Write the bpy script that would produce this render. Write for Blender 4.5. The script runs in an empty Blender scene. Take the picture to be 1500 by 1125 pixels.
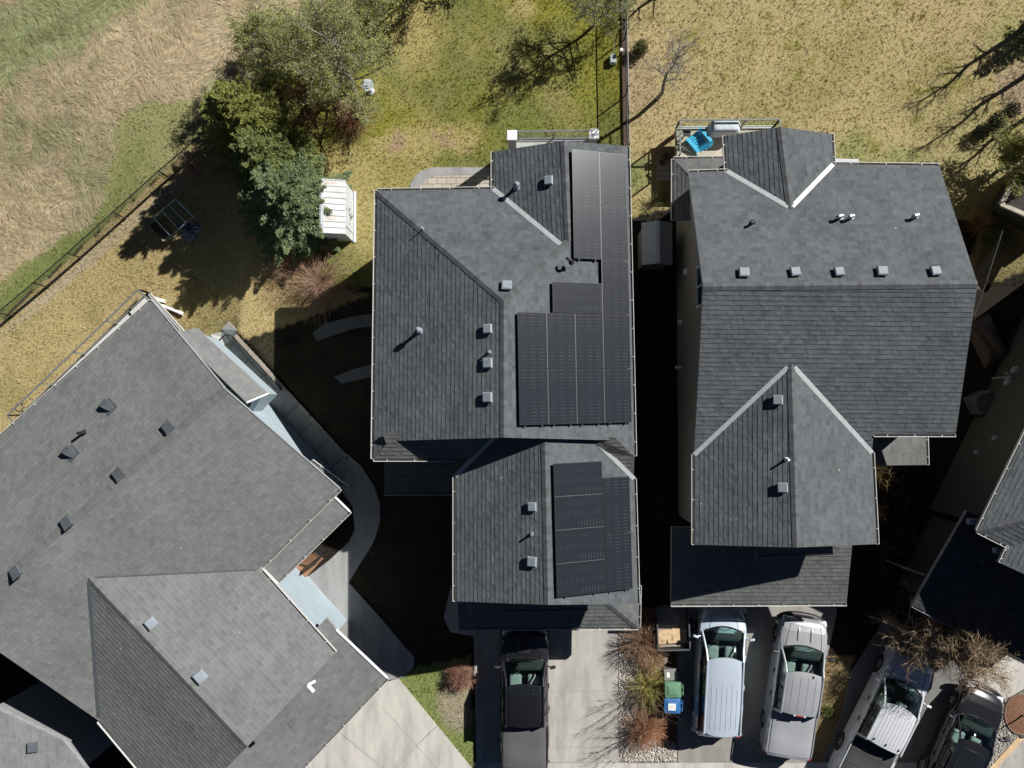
import bpy, bmesh, math, random
import numpy as np
from mathutils import Vector, Matrix, Euler
random.seed(7)
RNG = np.random.default_rng(11)
R = math.radians
SC = bpy.context.scene
COL = SC.collection

# ------------------------------------------------------------------ camera model
CAM_H = 36.0
FPX = 1260.0                       # focal length in pixels of the 1500 px wide photograph
CAM_ROT = Euler((math.atan(37.5 / FPX), math.atan(18.0 / FPX), 0.0), 'XYZ')
CAM_M = CAM_ROT.to_matrix()
CAM_P = Vector((0, 0, CAM_H))
cd = bpy.data.cameras.new('camera')
cam = bpy.data.objects.new('camera', cd)
COL.objects.link(cam)
cam.location = CAM_P
cam.rotation_euler = CAM_ROT
cd.sensor_width = 36.0
cd.lens = 36.0 * FPX / 1500.0
cd.clip_end = 2000
SC.camera = cam


def ray(px, py):
    return CAM_M @ Vector(((px - 750.0) / FPX, -(py - 562.5) / FPX, -1.0))


def at(px, py, z=0.0):
    """point of the world at height z that stands at that place of the photograph"""
    d = ray(px, py)
    return CAM_P + d * ((z - CAM_H) / d.z)


# retaining wall beside the sunken walk: west of it the ground falls away to the back yard
RW_S = at(533, 695, 0)
RW_N = at(345, 490, 0)
_rl = (RW_N - RW_S).length
_ru = (RW_N - RW_S) / _rl
_rn = Vector((-_ru.y, _ru.x, 0))
if _rn.x > 0:
    _rn = -_rn
DROP = 0.85


def gzn(x, y):
    """height of the ground"""
    x = np.asarray(x, float)
    y = np.asarray(y, float)
    dx, dy = x - RW_S.x, y - RW_S.y
    t = (dx * _ru.x + dy * _ru.y) / _rl
    d = dx * _rn.x + dy * _rn.y
    a = np.clip((t - 0.02) / 0.98, 0, 1)
    w = 0.09 + np.clip((t - 1) * _rl * 1.6, 0, 5)
    b = np.clip((d + w) / (2 * w), 0, 1)
    return -DROP * a * b * b * (3 - 2 * b)


def gz(x, y):
    return float(gzn(x, y))


def ag(px, py, dz=0.0):
    """point on the ground"""
    p = at(px, py, 0)
    for _ in range(4):
        p = at(px, py, gz(p.x, p.y) + dz)
    return p


MI = CAM_M.transposed()


def to_px(p):
    d = MI @ (Vector(p) - CAM_P)
    return 750.0 - d.x / d.z * FPX, 562.5 + d.y / d.z * FPX


def to_px_n(x, y, z):
    M = np.array(MI)
    q = np.stack([x, y, z - CAM_H], -1) @ M.T
    return 750.0 - q[:, 0] / q[:, 2] * FPX, 562.5 + q[:, 1] / q[:, 2] * FPX


def plane(a, b, c):
    n = (b - a).cross(c - a).normalized()
    if n.z < 0:
        n = -n
    return (a, n)


def on(pl, px, py):
    d = ray(px, py)
    t = (pl[0] - CAM_P).dot(pl[1]) / d.dot(pl[1])
    return CAM_P + d * t


def zplane(pl, x, y):
    a, n = pl
    return a.z - (n.x * (x - a.x) + n.y * (y - a.y)) / n.z


# ------------------------------------------------------------------ value noise (numpy)
_T = RNG.random((256, 256))


def vnoise(x, y, s=1.0, seed=0):
    x = np.asarray(x) * s + seed * 17.3
    y = np.asarray(y) * s + seed * 31.7
    xi = np.floor(x).astype(int)
    yi = np.floor(y).astype(int)
    fx = x - xi
    fy = y - yi
    fx = fx * fx * (3 - 2 * fx)
    fy = fy * fy * (3 - 2 * fy)
    a = _T[xi % 256, yi % 256]
    b = _T[(xi + 1) % 256, yi % 256]
    c = _T[xi % 256, (yi + 1) % 256]
    d = _T[(xi + 1) % 256, (yi + 1) % 256]
    return (a * (1 - fx) + b * fx) * (1 - fy) + (c * (1 - fx) + d * fx) * fy


def fbm(x, y, s=1.0, seed=0, o=3):
    v = 0
    w = 0
    for k in range(o):
        v = v + vnoise(x, y, s * 2 ** k, seed + k) * 0.5 ** k
        w += 0.5 ** k
    return v / w


def inpoly(px, py, poly):
    px = np.asarray(px)
    py = np.asarray(py)
    r = np.zeros(px.shape, bool)
    n = len(poly)
    for i in range(n):
        x0, y0 = poly[i][0], poly[i][1]
        x1, y1 = poly[(i + 1) % n][0], poly[(i + 1) % n][1]
        c = ((y0 > py) != (y1 > py))
        if y1 != y0:
            r ^= c & (px < (x1 - x0) * (py - y0) / (y1 - y0) + x0)
    return r


# ------------------------------------------------------------------ materials
def nmat(name):
    m = bpy.data.materials.new(name)
    m.use_nodes = True
    nt = m.node_tree
    b = nt.nodes['Principled BSDF']
    return m, nt, b


def N(nt, t, **kw):
    n = nt.nodes.new(t)
    for k, v in kw.items():
        if k.startswith('i_'):
            n.inputs[k[2:].replace('_', ' ')].default_value = v
        else:
            setattr(n, k, v)
    return n


def rgba(c):
    return (c[0], c[1], c[2], 1.0)


def mul(c, f):
    return tuple(min(1.0, x * f) for x in c)


def mat(name, col, rough=0.7, metal=0.0, var=0.18, scale=6.0, bump=0.0, bscale=40.0, coat=0.0, spec=0.5, col2=None, coord='Object', detail=5.0, island=0.0, stain=0.0):
    """painted or natural surface with a little uneven colour"""
    m, nt, b = nmat(name)
    L = nt.links
    tc = N(nt, 'ShaderNodeTexCoord')
    no = N(nt, 'ShaderNodeTexNoise')
    no.inputs['Scale'].default_value = scale
    no.inputs['Detail'].default_value = detail
    no.inputs['Roughness'].default_value = 0.6
    L.new(tc.outputs[coord], no.inputs['Vector'])
    cr = N(nt, 'ShaderNodeValToRGB')
    c2 = col2 if col2 else mul(col, 1 + var)
    cr.color_ramp.elements[0].color = rgba(mul(col, 1 - var))
    cr.color_ramp.elements[1].color = rgba(c2)
    cr.color_ramp.elements[0].position = 0.3
    cr.color_ramp.elements[1].position = 0.7
    L.new(no.outputs['Fac'], cr.inputs['Fac'])
    out = cr.outputs['Color']
    if stain > 0:
        mp = N(nt, 'ShaderNodeMapping')
        mp.inputs['Scale'].default_value = (1.5, 0.33, 1)
        L.new(tc.outputs[coord], mp.inputs[0])
        s1 = N(nt, 'ShaderNodeTexNoise')
        s1.inputs['Scale'].default_value = 1.0
        s1.inputs['Detail'].default_value = 7
        s1.inputs['Roughness'].default_value = 0.62
        L.new(mp.outputs[0], s1.inputs['Vector'])
        s2 = N(nt, 'ShaderNodeMapRange')
        s2.inputs['From Min'].default_value = 0.42
        s2.inputs['From Max'].default_value = 0.68
        s2.inputs['To Min'].default_value = 1.03
        s2.inputs['To Max'].default_value = 1 - stain
        L.new(s1.outputs['Fac'], s2.inputs['Value'])
        v1 = N(nt, 'ShaderNodeTexVoronoi')
        v1.inputs['Scale'].default_value = 0.9
        L.new(tc.outputs[coord], v1.inputs['Vector'])
        v2 = N(nt, 'ShaderNodeMapRange')
        v2.inputs['From Min'].default_value = 0.03
        v2.inputs['From Max'].default_value = 0.14
        v2.inputs['To Min'].default_value = 1 - stain * .8
        v2.inputs['To Max'].default_value = 1.0
        L.new(v1.outputs['Distance'], v2.inputs['Value'])
        v3 = N(nt, 'ShaderNodeMath', operation='MULTIPLY')
        L.new(s2.outputs[0], v3.inputs[0])
        L.new(v2.outputs[0], v3.inputs[1])
        h2 = N(nt, 'ShaderNodeHueSaturation')
        L.new(v3.outputs[0], h2.inputs['Value'])
        L.new(out, h2.inputs['Color'])
        out = h2.outputs['Color']
    if island > 0:
        ge = N(nt, 'ShaderNodeNewGeometry')
        hs = N(nt, 'ShaderNodeHueSaturation')
        mr = N(nt, 'ShaderNodeMapRange')
        mr.inputs['To Min'].default_value = 1 - island
        mr.inputs['To Max'].default_value = 1 + island
        L.new(ge.outputs['Random Per Island'], mr.inputs['Value'])
        L.new(mr.outputs['Result'], hs.inputs['Value'])
        L.new(out, hs.inputs['Color'])
        out = hs.outputs['Color']
    L.new(out, b.inputs['Base Color'])
    b.inputs['Roughness'].default_value = rough
    b.inputs['Metallic'].default_value = metal
    b.inputs['Specular IOR Level'].default_value = spec
    b.inputs['Coat Weight'].default_value = coat
    b.inputs['Coat Roughness'].default_value = 0.04
    if bump > 0:
        n2 = N(nt, 'ShaderNodeTexNoise')
        n2.inputs['Scale'].default_value = bscale
        n2.inputs['Detail'].default_value = 4
        L.new(tc.outputs[coord], n2.inputs['Vector'])
        bp = N(nt, 'ShaderNodeBump')
        bp.inputs['Strength'].default_value = 1.0
        bp.inputs['Distance'].default_value = bump
        L.new(n2.outputs['Fac'], bp.inputs['Height'])
        L.new(bp.outputs['Normal'], b.inputs['Normal'])
    return m


def shingle_mat(name, c1, c2, row=0.168, bump=0.0165):
    """asphalt shingles laid in courses; UV is in metres, v runs up the slope"""
    m, nt, b = nmat(name)
    L = nt.links
    uv = N(nt, 'ShaderNodeUVMap')
    br = N(nt, 'ShaderNodeTexBrick')
    br.offset = 0.5
    br.inputs['Color1'].default_value = (0, 0, 0, 1)
    br.inputs['Color2'].default_value = (1, 1, 1, 1)
    br.inputs['Mortar'].default_value = (0.5, 0.5, 0.5, 1)
    br.inputs['Scale'].default_value = 1.0
    br.inputs['Mortar Size'].default_value = 0.0
    br.inputs['Brick Width'].default_value = 0.25
    br.inputs['Row Height'].default_value = row
    L.new(uv.outputs['UV'], br.inputs['Vector'])
    no = N(nt, 'ShaderNodeTexNoise')
    no.inputs['Scale'].default_value = 0.55
    no.inputs['Detail'].default_value = 4
    L.new(uv.outputs['UV'], no.inputs['Vector'])
    n3 = N(nt, 'ShaderNodeTexNoise')
    n3.inputs['Scale'].default_value = 38
    n3.inputs['Detail'].default_value = 3
    L.new(uv.outputs['UV'], n3.inputs['Vector'])
    # per tab tone + large weathering + granules
    a1 = N(nt, 'ShaderNodeMath', operation='MULTIPLY_ADD')
    a1.inputs[1].default_value = 0.31
    br2 = N(nt, 'ShaderNodeTexBrick')
    br2.offset = 0.37
    br2.inputs['Color1'].default_value = (0, 0, 0, 1)
    br2.inputs['Color2'].default_value = (1, 1, 1, 1)
    br2.inputs['Mortar'].default_value = (0.5, 0.5, 0.5, 1)
    br2.inputs['Scale'].default_value = 1.0
    br2.inputs['Mortar Size'].default_value = 0.0
    br2.inputs['Brick Width'].default_value = 0.137
    br2.inputs['Row Height'].default_value = row
    L.new(uv.outputs['UV'], br2.inputs['Vector'])
    bm_ = N(nt, 'ShaderNodeMix', data_type='RGBA')
    bm_.inputs[0].default_value = 0.42
    L.new(br.outputs['Color'], bm_.inputs[6])
    L.new(br2.outputs['Color'], bm_.inputs[7])
    L.new(bm_.outputs[2], a1.inputs[0])
    a2 = N(nt, 'ShaderNodeMath', operation='MULTIPLY_ADD')
    a2.inputs[1].default_value = 0.45
    L.new(no.outputs['Fac'], a2.inputs[0])
    a3 = N(nt, 'ShaderNodeMath', operation='MULTIPLY')
    a3.inputs[1].default_value = 0.5
    L.new(n3.outputs['Fac'], a3.inputs[0])
    L.new(a3.outputs[0], a2.inputs[2])
    L.new(a2.outputs[0], a1.inputs[2])
    cr = N(nt, 'ShaderNodeValToRGB')
    cr.color_ramp.elements[0].position = 0.24
    cr.color_ramp.elements[1].position = 0.86
    cr.color_ramp.elements[0].color = rgba(c1)
    cr.color_ramp.elements[1].color = rgba(c2)
    L.new(a1.outputs[0], cr.inputs['Fac'])
    # a few pale droppings
    vo = N(nt, 'ShaderNodeTexVoronoi')
    vo.inputs['Scale'].default_value = 0.8
    L.new(uv.outputs['UV'], vo.inputs['Vector'])
    lt = N(nt, 'ShaderNodeMath', operation='LESS_THAN')
    lt.inputs[1].default_value = 0.028
    L.new(vo.outputs['Distance'], lt.inputs[0])
    ms = N(nt, 'ShaderNodeMath', operation='MULTIPLY')
    ms.inputs[1].default_value = 0.5
    L.new(lt.outputs[0], ms.inputs[0])
    mx = N(nt, 'ShaderNodeMix', data_type='RGBA')
    mx.inputs[7].default_value = (0.55, 0.55, 0.52, 1)
    L.new(ms.outputs[0], mx.inputs[0])
    L.new(cr.outputs['Color'], mx.inputs[6])
    L.new(mx.outputs[2], b.inputs['Base Color'])
    b.inputs['Roughness'].default_value = 0.85
    b.inputs['Specular IOR Level'].default_value = 0.35
    # butt edge of each course
    sx = N(nt, 'ShaderNodeSeparateXYZ')
    L.new(uv.outputs['UV'], sx.inputs[0])
    dv = N(nt, 'ShaderNodeMath', operation='DIVIDE')
    dv.inputs[1].default_value = row
    L.new(sx.outputs['Y'], dv.inputs[0])
    fr = N(nt, 'ShaderNodeMath', operation='FRACT')
    L.new(dv.outputs[0], fr.inputs[0])
    c = N(nt, 'ShaderNodeFloatCurve')
    cu = c.mapping.curves[0]
    cu.points[0].location = (0, 1)
    cu.points[1].location = (1, 1)
    cu.points.new(0.83, 0.25)
    for p in cu.points:
        p.handle_type = 'VECTOR'
    c.mapping.update()
    L.new(fr.outputs[0], c.inputs['Value'])
    ad = N(nt, 'ShaderNodeMath', operation='MULTIPLY_ADD')
    ad.inputs[1].default_value = 0.25
    L.new(n3.outputs['Fac'], ad.inputs[0])
    ad2 = N(nt, 'ShaderNodeMath', operation='MULTIPLY_ADD')
    ad2.inputs[1].default_value = 0.25
    L.new(br.outputs['Color'], ad2.inputs[0])
    # the butt shadow comes and goes along a course
    n4 = N(nt, 'ShaderNodeTexNoise')
    n4.inputs['Scale'].default_value = 5.5
    n4.inputs['Detail'].default_value = 2
    L.new(uv.outputs['UV'], n4.inputs['Vector'])
    mr4 = N(nt, 'ShaderNodeMapRange')
    mr4.inputs['From Min'].default_value = 0.3
    mr4.inputs['From Max'].default_value = 0.65
    mr4.inputs['To Min'].default_value = 0.35
    mr4.inputs['To Max'].default_value = 1.2
    L.new(n4.outputs['Fac'], mr4.inputs['Value'])
    mm4 = N(nt, 'ShaderNodeMath', operation='MULTIPLY')
    L.new(c.outputs[0], mm4.inputs[0])
    L.new(mr4.outputs[0], mm4.inputs[1])
    L.new(mm4.outputs[0], ad2.inputs[2])
    L.new(ad2.outputs[0], ad.inputs[2])
    bp = N(nt, 'ShaderNodeBump')
    bp.inputs['Distance'].default_value = bump
    L.new(ad.outputs[0], bp.inputs['Height'])
    L.new(bp.outputs['Normal'], b.inputs['Normal'])
    return m


def siding_mat(name, col, board=0.11):
    """horizontal clapboard siding"""
    m, nt, b = nmat(name)
    L = nt.links
    tc = N(nt, 'ShaderNodeTexCoord')
    sx = N(nt, 'ShaderNodeSeparateXYZ')
    L.new(tc.outputs['Object'], sx.inputs[0])
    dv = N(nt, 'ShaderNodeMath', operation='DIVIDE')
    dv.inputs[1].default_value = board
    L.new(sx.outputs['Z'], dv.inputs[0])
    fr = N(nt, 'ShaderNodeMath', operation='FRACT')
    L.new(dv.outputs[0], fr.inputs[0])
    iv = N(nt, 'ShaderNodeMath', operation='SUBTRACT')
    iv.inputs[0].default_value = 1.0
    L.new(fr.outputs[0], iv.inputs[1])
    bp = N(nt, 'ShaderNodeBump')
    bp.inputs['Distance'].default_value = 0.012
    L.new(iv.outputs[0], bp.inputs['Height'])
    L.new(bp.outputs['Normal'], b.inputs['Normal'])
    no = N(nt, 'ShaderNodeTexNoise')
    no.inputs['Scale'].default_value = 1.7
    no.inputs['Detail'].default_value = 5
    L.new(tc.outputs['Object'], no.inputs['Vector'])
    cr = N(nt, 'ShaderNodeValToRGB')
    cr.color_ramp.elements[0].color = rgba(mul(col, 0.86))
    cr.color_ramp.elements[1].color = rgba(mul(col, 1.1))
    L.new(no.outputs['Fac'], cr.inputs['Fac'])
    L.new(cr.outputs['Color'], b.inputs['Base Color'])
    b.inputs['Roughness'].default_value = 0.6
    return m


def attr_mat(name, attr='tone', rough=0.8, var=0.25, trans=0.0):
    """plant matter: colour of each blade or leaf from its own attribute"""
    m, nt, b = nmat(name)
    L = nt.links
    a = N(nt, 'ShaderNodeAttribute', attribute_name=attr)
    ge = N(nt, 'ShaderNodeNewGeometry')
    mr = N(nt, 'ShaderNodeMapRange')
    mr.inputs['To Min'].default_value = 1 - var
    mr.inputs['To Max'].default_value = 1 + var
    L.new(ge.outputs['Random Per Island'], mr.inputs['Value'])
    hs = N(nt, 'ShaderNodeHueSaturation')
    L.new(mr.outputs['Result'], hs.inputs['Value'])
    L.new(a.outputs['Color'], hs.inputs['Color'])
    L.new(hs.outputs['Color'], b.inputs['Base Color'])
    b.inputs['Roughness'].default_value = rough
    b.inputs['Specular IOR Level'].default_value = 0.25
    if trans > 0:
        tr = N(nt, 'ShaderNodeBsdfTranslucent')
        L.new(hs.outputs['Color'], tr.inputs['Color'])
        mx = N(nt, 'ShaderNodeMixShader')
        mx.inputs[0].default_value = trans
        L.new(b.outputs[0], mx.inputs[1])
        L.new(tr.outputs[0], mx.inputs[2])
        L.new(mx.outputs[0], nt.nodes['Material Output'].inputs['Surface'])
    return m


def leaf_mat(name, col, var=0.35, trans=0.3):
    m, nt, b = nmat(name)
    L = nt.links
    ge = N(nt, 'ShaderNodeNewGeometry')
    cr = N(nt, 'ShaderNodeValToRGB')
    cr.color_ramp.elements[0].color = rgba(mul(col, 1 - var))
    cr.color_ramp.elements[1].color = rgba((min(1, col[0] * (1 + var * 1.3)), min(1, col[1] * (1 + var)), col[2] * (1 + var * .6)))
    L.new(ge.outputs['Random Per Island'], cr.inputs['Fac'])
    L.new(cr.outputs['Color'], b.inputs['Base Color'])
    b.inputs['Roughness'].default_value = 0.6
    b.inputs['Specular IOR Level'].default_value = 0.3
    if trans:
        tr = N(nt, 'ShaderNodeBsdfTranslucent')
        L.new(cr.outputs['Color'], tr.inputs['Color'])
        mx = N(nt, 'ShaderNodeMixShader')
        mx.inputs[0].default_value = trans
        L.new(b.outputs[0], mx.inputs[1])
        L.new(tr.outputs[0], mx.inputs[2])
        L.new(mx.outputs[0], nt.nodes['Material Output'].inputs['Surface'])
    return m


def glass_mat(name, tint=(0.75, 0.86, 0.83), refl=1.45, const=None):
    m, nt, b = nmat(name)
    L = nt.links
    nt.nodes.remove(b)
    tr = N(nt, 'ShaderNodeBsdfTransparent')
    tr.inputs['Color'].default_value = rgba(tint)
    gl = N(nt, 'ShaderNodeBsdfGlossy')
    gl.inputs['Roughness'].default_value = 0.03
    gl.inputs['Color'].default_value = (0.9, 0.95, 1, 1)
    fr = N(nt, 'ShaderNodeFresnel')
    fr.inputs['IOR'].default_value = refl
    mx = N(nt, 'ShaderNodeMixShader')
    if const is None:
        L.new(fr.outputs[0], mx.inputs[0])
    else:
        mx.inputs[0].default_value = const
    L.new(tr.outputs[0], mx.inputs[1])
    L.new(gl.outputs[0], mx.inputs[2])
    L.new(mx.outputs[0], nt.nodes['Material Output'].inputs['Surface'])
    return m


def panel_mat(name):
    """photovoltaic laminate: dark cells, thin wires with their glints painted in as dashes, UV in metres (u short side, v long side)"""
    m, nt, b = nmat(name)
    L = nt.links
    uv = N(nt, 'ShaderNodeUVMap')
    sx = N(nt, 'ShaderNodeSeparateXYZ')
    L.new(uv.outputs['UV'], sx.inputs[0])

    def band(sock, period, lo, hi):
        d = N(nt, 'ShaderNodeMath', operation='DIVIDE')
        d.inputs[1].default_value = period
        L.new(sock, d.inputs[0])
        f = N(nt, 'ShaderNodeMath', operation='FRACT')
        L.new(d.outputs[0], f.inputs[0])
        g = N(nt, 'ShaderNodeMath', operation='GREATER_THAN')
        g.inputs[1].default_value = lo
        L.new(f.outputs[0], g.inputs[0])
        l = N(nt, 'ShaderNodeMath', operation='LESS_THAN')
        l.inputs[1].default_value = hi
        L.new(f.outputs[0], l.inputs[0])
        q = N(nt, 'ShaderNodeMath', operation='MULTIPLY')
        L.new(g.outputs[0], q.inputs[0])
        L.new(l.outputs[0], q.inputs[1])
        return q.outputs[0]

    wires = band(sx.outputs['Y'], 0.118, 0.44, 0.58)
    dash = band(sx.outputs['X'], 0.345, 0.22, 0.80)  # glints along the wires, put into the base colour
    no = N(nt, 'ShaderNodeTexNoise')
    no.inputs['Scale'].default_value = 1.1
    no.inputs['Detail'].default_value = 3
    tc = N(nt, 'ShaderNodeTexCoord')
    L.new(tc.outputs['Object'], no.inputs['Vector'])
    mr = N(nt, 'ShaderNodeMapRange')
    mr.inputs['From Min'].default_value = 0.40
    mr.inputs['From Max'].default_value = 0.70
    mr.inputs['To Min'].default_value = 0.10
    L.new(no.outputs['Fac'], mr.inputs['Value'])
    w1 = N(nt, 'ShaderNodeMath', operation='MULTIPLY')
    L.new(wires, w1.inputs[0])
    L.new(dash, w1.inputs[1])
    w2 = N(nt, 'ShaderNodeMath', operation='MULTIPLY')
    L.new(w1.outputs[0], w2.inputs[0])
    L.new(mr.outputs[0], w2.inputs[1])
    grid = band(sx.outputs['X'], 0.172, 0.0, 0.06)
    g2 = N(nt, 'ShaderNodeMath', operation='MULTIPLY')
    g2.inputs[1].default_value = 0.05
    L.new(grid, g2.inputs[0])
    sm = N(nt, 'ShaderNodeMath', operation='MAXIMUM')
    L.new(w2.outputs[0], sm.inputs[0])
    L.new(g2.outputs[0], sm.inputs[1])
    mx = N(nt, 'ShaderNodeMix', data_type='RGBA')
    mx.inputs[6].default_value = (0.0185, 0.0215, 0.0275, 1)
    mx.inputs[7].default_value = (0.075, 0.080, 0.089, 1)
    L.new(sm.outputs[0], mx.inputs[0])
    L.new(mx.outputs[2], b.inputs['Base Color'])
    b.inputs['Roughness'].default_value = 0.22
    b.inputs['Specular IOR Level'].default_value = 0.5
    return m


# ------------------------------------------------------------------ mesh builder
class MB:
    def __init__(s):
        s.v = []
        s.f = []
        s.mi = []
        s.uv = {}

    def add(s, vs, fs, mi=0, uvs=None):
        o = len(s.v)
        s.v.extend([tuple(p) for p in vs])
        for k, f in enumerate(fs):
            if uvs is not None:
                s.uv[len(s.f)] = uvs[k]
            s.f.append(tuple(i + o for i in f))
            s.mi.append(mi)

    def box(s, c, size, rz=0.0, mi=0, M=None):
        x, y, z = size[0] / 2, size[1] / 2, size[2] / 2
        vs = [Vector(p) for p in ((-x, -y, -z), (x, -y, -z), (x, y, -z), (-x, y, -z), (-x, -y, z), (x, -y, z), (x, y, z), (-x, y, z))]
        if M is None:
            M = Matrix.Rotation(rz, 3, 'Z')
        c = Vector(c)
        s.add([c + M @ p for p in vs], [(0, 3, 2, 1), (4, 5, 6, 7), (0, 1, 5, 4), (1, 2, 6, 5), (2, 3, 7, 6), (3, 0, 4, 7)], mi)

    def bar(s, a, b, w, h, mi=0, up=None):
        """box of section w x h from a to b"""
        a = Vector(a)
        b = Vector(b)
        d = b - a
        if d.length < 1e-6:
            return
        up = Vector(up) if up else Vector((0, 0, 1))
        x = d.normalized()
        if abs(x.dot(up)) > 0.99:
            up = Vector((1, 0, 0))
        y = up.cross(x).normalized()
        z = x.cross(y)
        M = Matrix((x, y, z)).transposed()
        s.box((a + b) / 2, (d.length, w, h), mi=mi, M=M)

    def tube(s, pts, r, n=6, mi=0, cap=True):
        pts = [Vector(p) for p in pts]
        if not isinstance(r, (list, tuple)):
            r = [r] * len(pts)
        ref = Vector((0.31, 0.17, 0.94))
        vs = []
        m = len(pts)
        for i, p in enumerate(pts):
            t = (pts[min(i + 1, m - 1)] - pts[max(i - 1, 0)])
            if t.length < 1e-9:
                t = Vector((0, 0, 1))
            t.normalize()
            q = ref if abs(t.dot(ref)) < 0.95 else Vector((1, 0, 0))
            u = t.cross(q).normalized()
            w = t.cross(u)
            for k in range(n):
                a = 2 * math.pi * k / n
                vs.append(p + (u * math.cos(a) + w * math.sin(a)) * r[i])
        fs = []
        for i in range(m - 1):
            for k in range(n):
                k2 = (k + 1) % n
                fs.append((i * n + k, i * n + k2, (i + 1) * n + k2, (i + 1) * n + k))
        if cap and n > 2:
            fs.append(tuple(range(n - 1, -1, -1)))
            fs.append(tuple((m - 1) * n + k for k in range(n)))
        s.add(vs, fs, mi)

    def cyl(s, c, r, h, n=16, mi=0, r2=None):
        c = Vector(c)
        s.tube([c, c + Vector((0, 0, h))], [r, r if r2 is None else r2], n, mi)

    def prism(s, poly, z0, z1, mi=0):
        n = len(poly)
        a = sum(poly[i][0] * poly[(i + 1) % n][1] - poly[(i + 1) % n][0] * poly[i][1] for i in range(n))
        if a < 0:
            poly = poly[::-1]
        f = lambda z, p: z(p[0], p[1]) if callable(z) else z
        vs = [(p[0], p[1], f(z0, p)) for p in poly] + [(p[0], p[1], f(z1, p)) for p in poly]
        fs = [tuple(range(n - 1, -1, -1)), tuple(range(n, 2 * n))]
        fs += [(i, (i + 1) % n, n + (i + 1) % n, n + i) for i in range(n)]
        s.add(vs, fs, mi)

    def slab(s, pts, t=0.05, mi=0, mi_side=None):
        """solid plate below a flat polygon"""
        n = len(pts)
        pts = [Vector(p) for p in pts]
        nn = Vector((0, 0, 0))
        for i in range(n):
            nn += pts[i].cross(pts[(i + 1) % n])
        if nn.z < 0:
            pts = pts[::-1]
        dn = Vector((0, 0, -t))
        vs = pts + [p + dn for p in pts]
        s.add(vs, [tuple(range(n))], mi)
        o = len(s.v) - 2 * n
        ms = mi if mi_side is None else mi_side
        for f in [tuple(range(2 * n - 1, n - 1, -1))] + [(i, n + i, n + (i + 1) % n, (i + 1) % n) for i in range(n)]:
            s.f.append(tuple(k + o for k in f))
            s.mi.append(ms)

    def rbox(s, c, size, r=0.05, n=3, mi=0, M=None, taper=1.0):
        """box with rounded edges"""
        hx, hy, hz = [q / 2 for q in size]
        r = min(r, hx, hy, hz)
        bm = bmesh.new()
        bmesh.ops.create_cube(bm, size=2)
        bmesh.ops.subdivide_edges(bm, edges=bm.edges[:], cuts=n * 2 - 1, use_grid_fill=True)
        vs = []
        for v in bm.verts:
            q = []
            for k, hh in enumerate((hx, hy, hz)):
                t = v.co[k]
                # push the inner rows out to the rounded border
                e = abs(t)
                inner = hh - r
                if e >= 1 - 1e-6:
                    q.append(math.copysign(hh, t))
                else:
                    q.append(math.copysign(inner * min(1, e / (1 - 1.0 / n)) + (r * max(0, e - (1 - 1.0 / n)) * n), t))
            p = Vector(q)
            cl = Vector((max(-hx + r, min(hx - r, p.x)), max(-hy + r, min(hy - r, p.y)), max(-hz + r, min(hz - r, p.z))))
            d = p - cl
            if d.length > 1e-9:
                p = cl + d.normalized() * r
            if taper != 1.0:
                f = 1 + (taper - 1) * (p.z + hz) / (2 * hz)
                p.x *= f
                p.y *= f
            vs.append(p)
        c = Vector(c)
        if M is not None:
            vs = [M @ p for p in vs]
        bm.verts.ensure_lookup_table()
        fs = [tuple(x.index for x in f.verts) for f in bm.faces]
        bm.free()
        s.add([c + p for p in vs], fs, mi)

    def grid(s, fn, nu, nv, mi=0, flip=False, uv=False):
        vs = [fn(i / nu, j / nv) for j in range(nv + 1) for i in range(nu + 1)]
        fs = []
        uvs = []
        w = nu + 1
        for j in range(nv):
            for i in range(nu):
                f = (j * w + i, j * w + i + 1, (j + 1) * w + i + 1, (j + 1) * w + i)
                fs.append(f[::-1] if flip else f)
        s.add(vs, fs, mi)

    def build(s, name, mats, parent=None, smooth=False, local=False, angle=35, base=None):
        me = bpy.data.meshes.new(name)
        off = Vector((0, 0, 0))
        if parent is not None and not local:
            off = root_loc(parent)
        if parent is None:
            if base is not None:
                off = Vector(base)
            elif not local:
                xs = [v[0] for v in s.v]
                ys = [v[1] for v in s.v]
                zs = [v[2] for v in s.v]
                off = Vector(((min(xs) + max(xs)) / 2, (min(ys) + max(ys)) / 2, min(zs)))
        me.from_pydata([(v[0] - off.x, v[1] - off.y, v[2] - off.z) for v in s.v], [], s.f)
        if not isinstance(mats, (list, tuple)):
            mats = [mats]
        for m in mats:
            me.materials.append(m)
        if len(mats) > 1:
            me.polygons.foreach_set('material_index', s.mi)
        if s.uv:
            ul = me.uv_layers.new(name='UVMap')
            for k, uvs in s.uv.items():
                p = me.polygons[k]
                for j, li in enumerate(p.loop_indices):
                    ul.data[li].uv = uvs[j]
        if smooth:
            me.polygons.foreach_set('use_smooth', [True] * len(me.polygons))
            me.set_sharp_from_angle(angle=R(angle))
        me.update()
        o = bpy.data.objects.new(name, me)
        COL.objects.link(o)
        if parent is not None:
            o.parent = parent
        else:
            o.location = off
        return o


def root_loc(o):
    while o.parent is not None:
        o = o.parent
    return Vector(o.location)


def tag(o, label=None, cat=None, group=None, kind=None):
    if label:
        o['label'] = label
    if cat:
        o['category'] = cat
    if group:
        o['group'] = group
    if kind:
        o['kind'] = kind
    return o


def thing(name, label, cat, loc, rz=0.0, group=None):
    o = bpy.data.objects.new(name, None)
    o.empty_display_size = 0.3
    COL.objects.link(o)
    o.location = loc
    o.rotation_euler = (0, 0, rz)
    return tag(o, label, cat, group)


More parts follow.
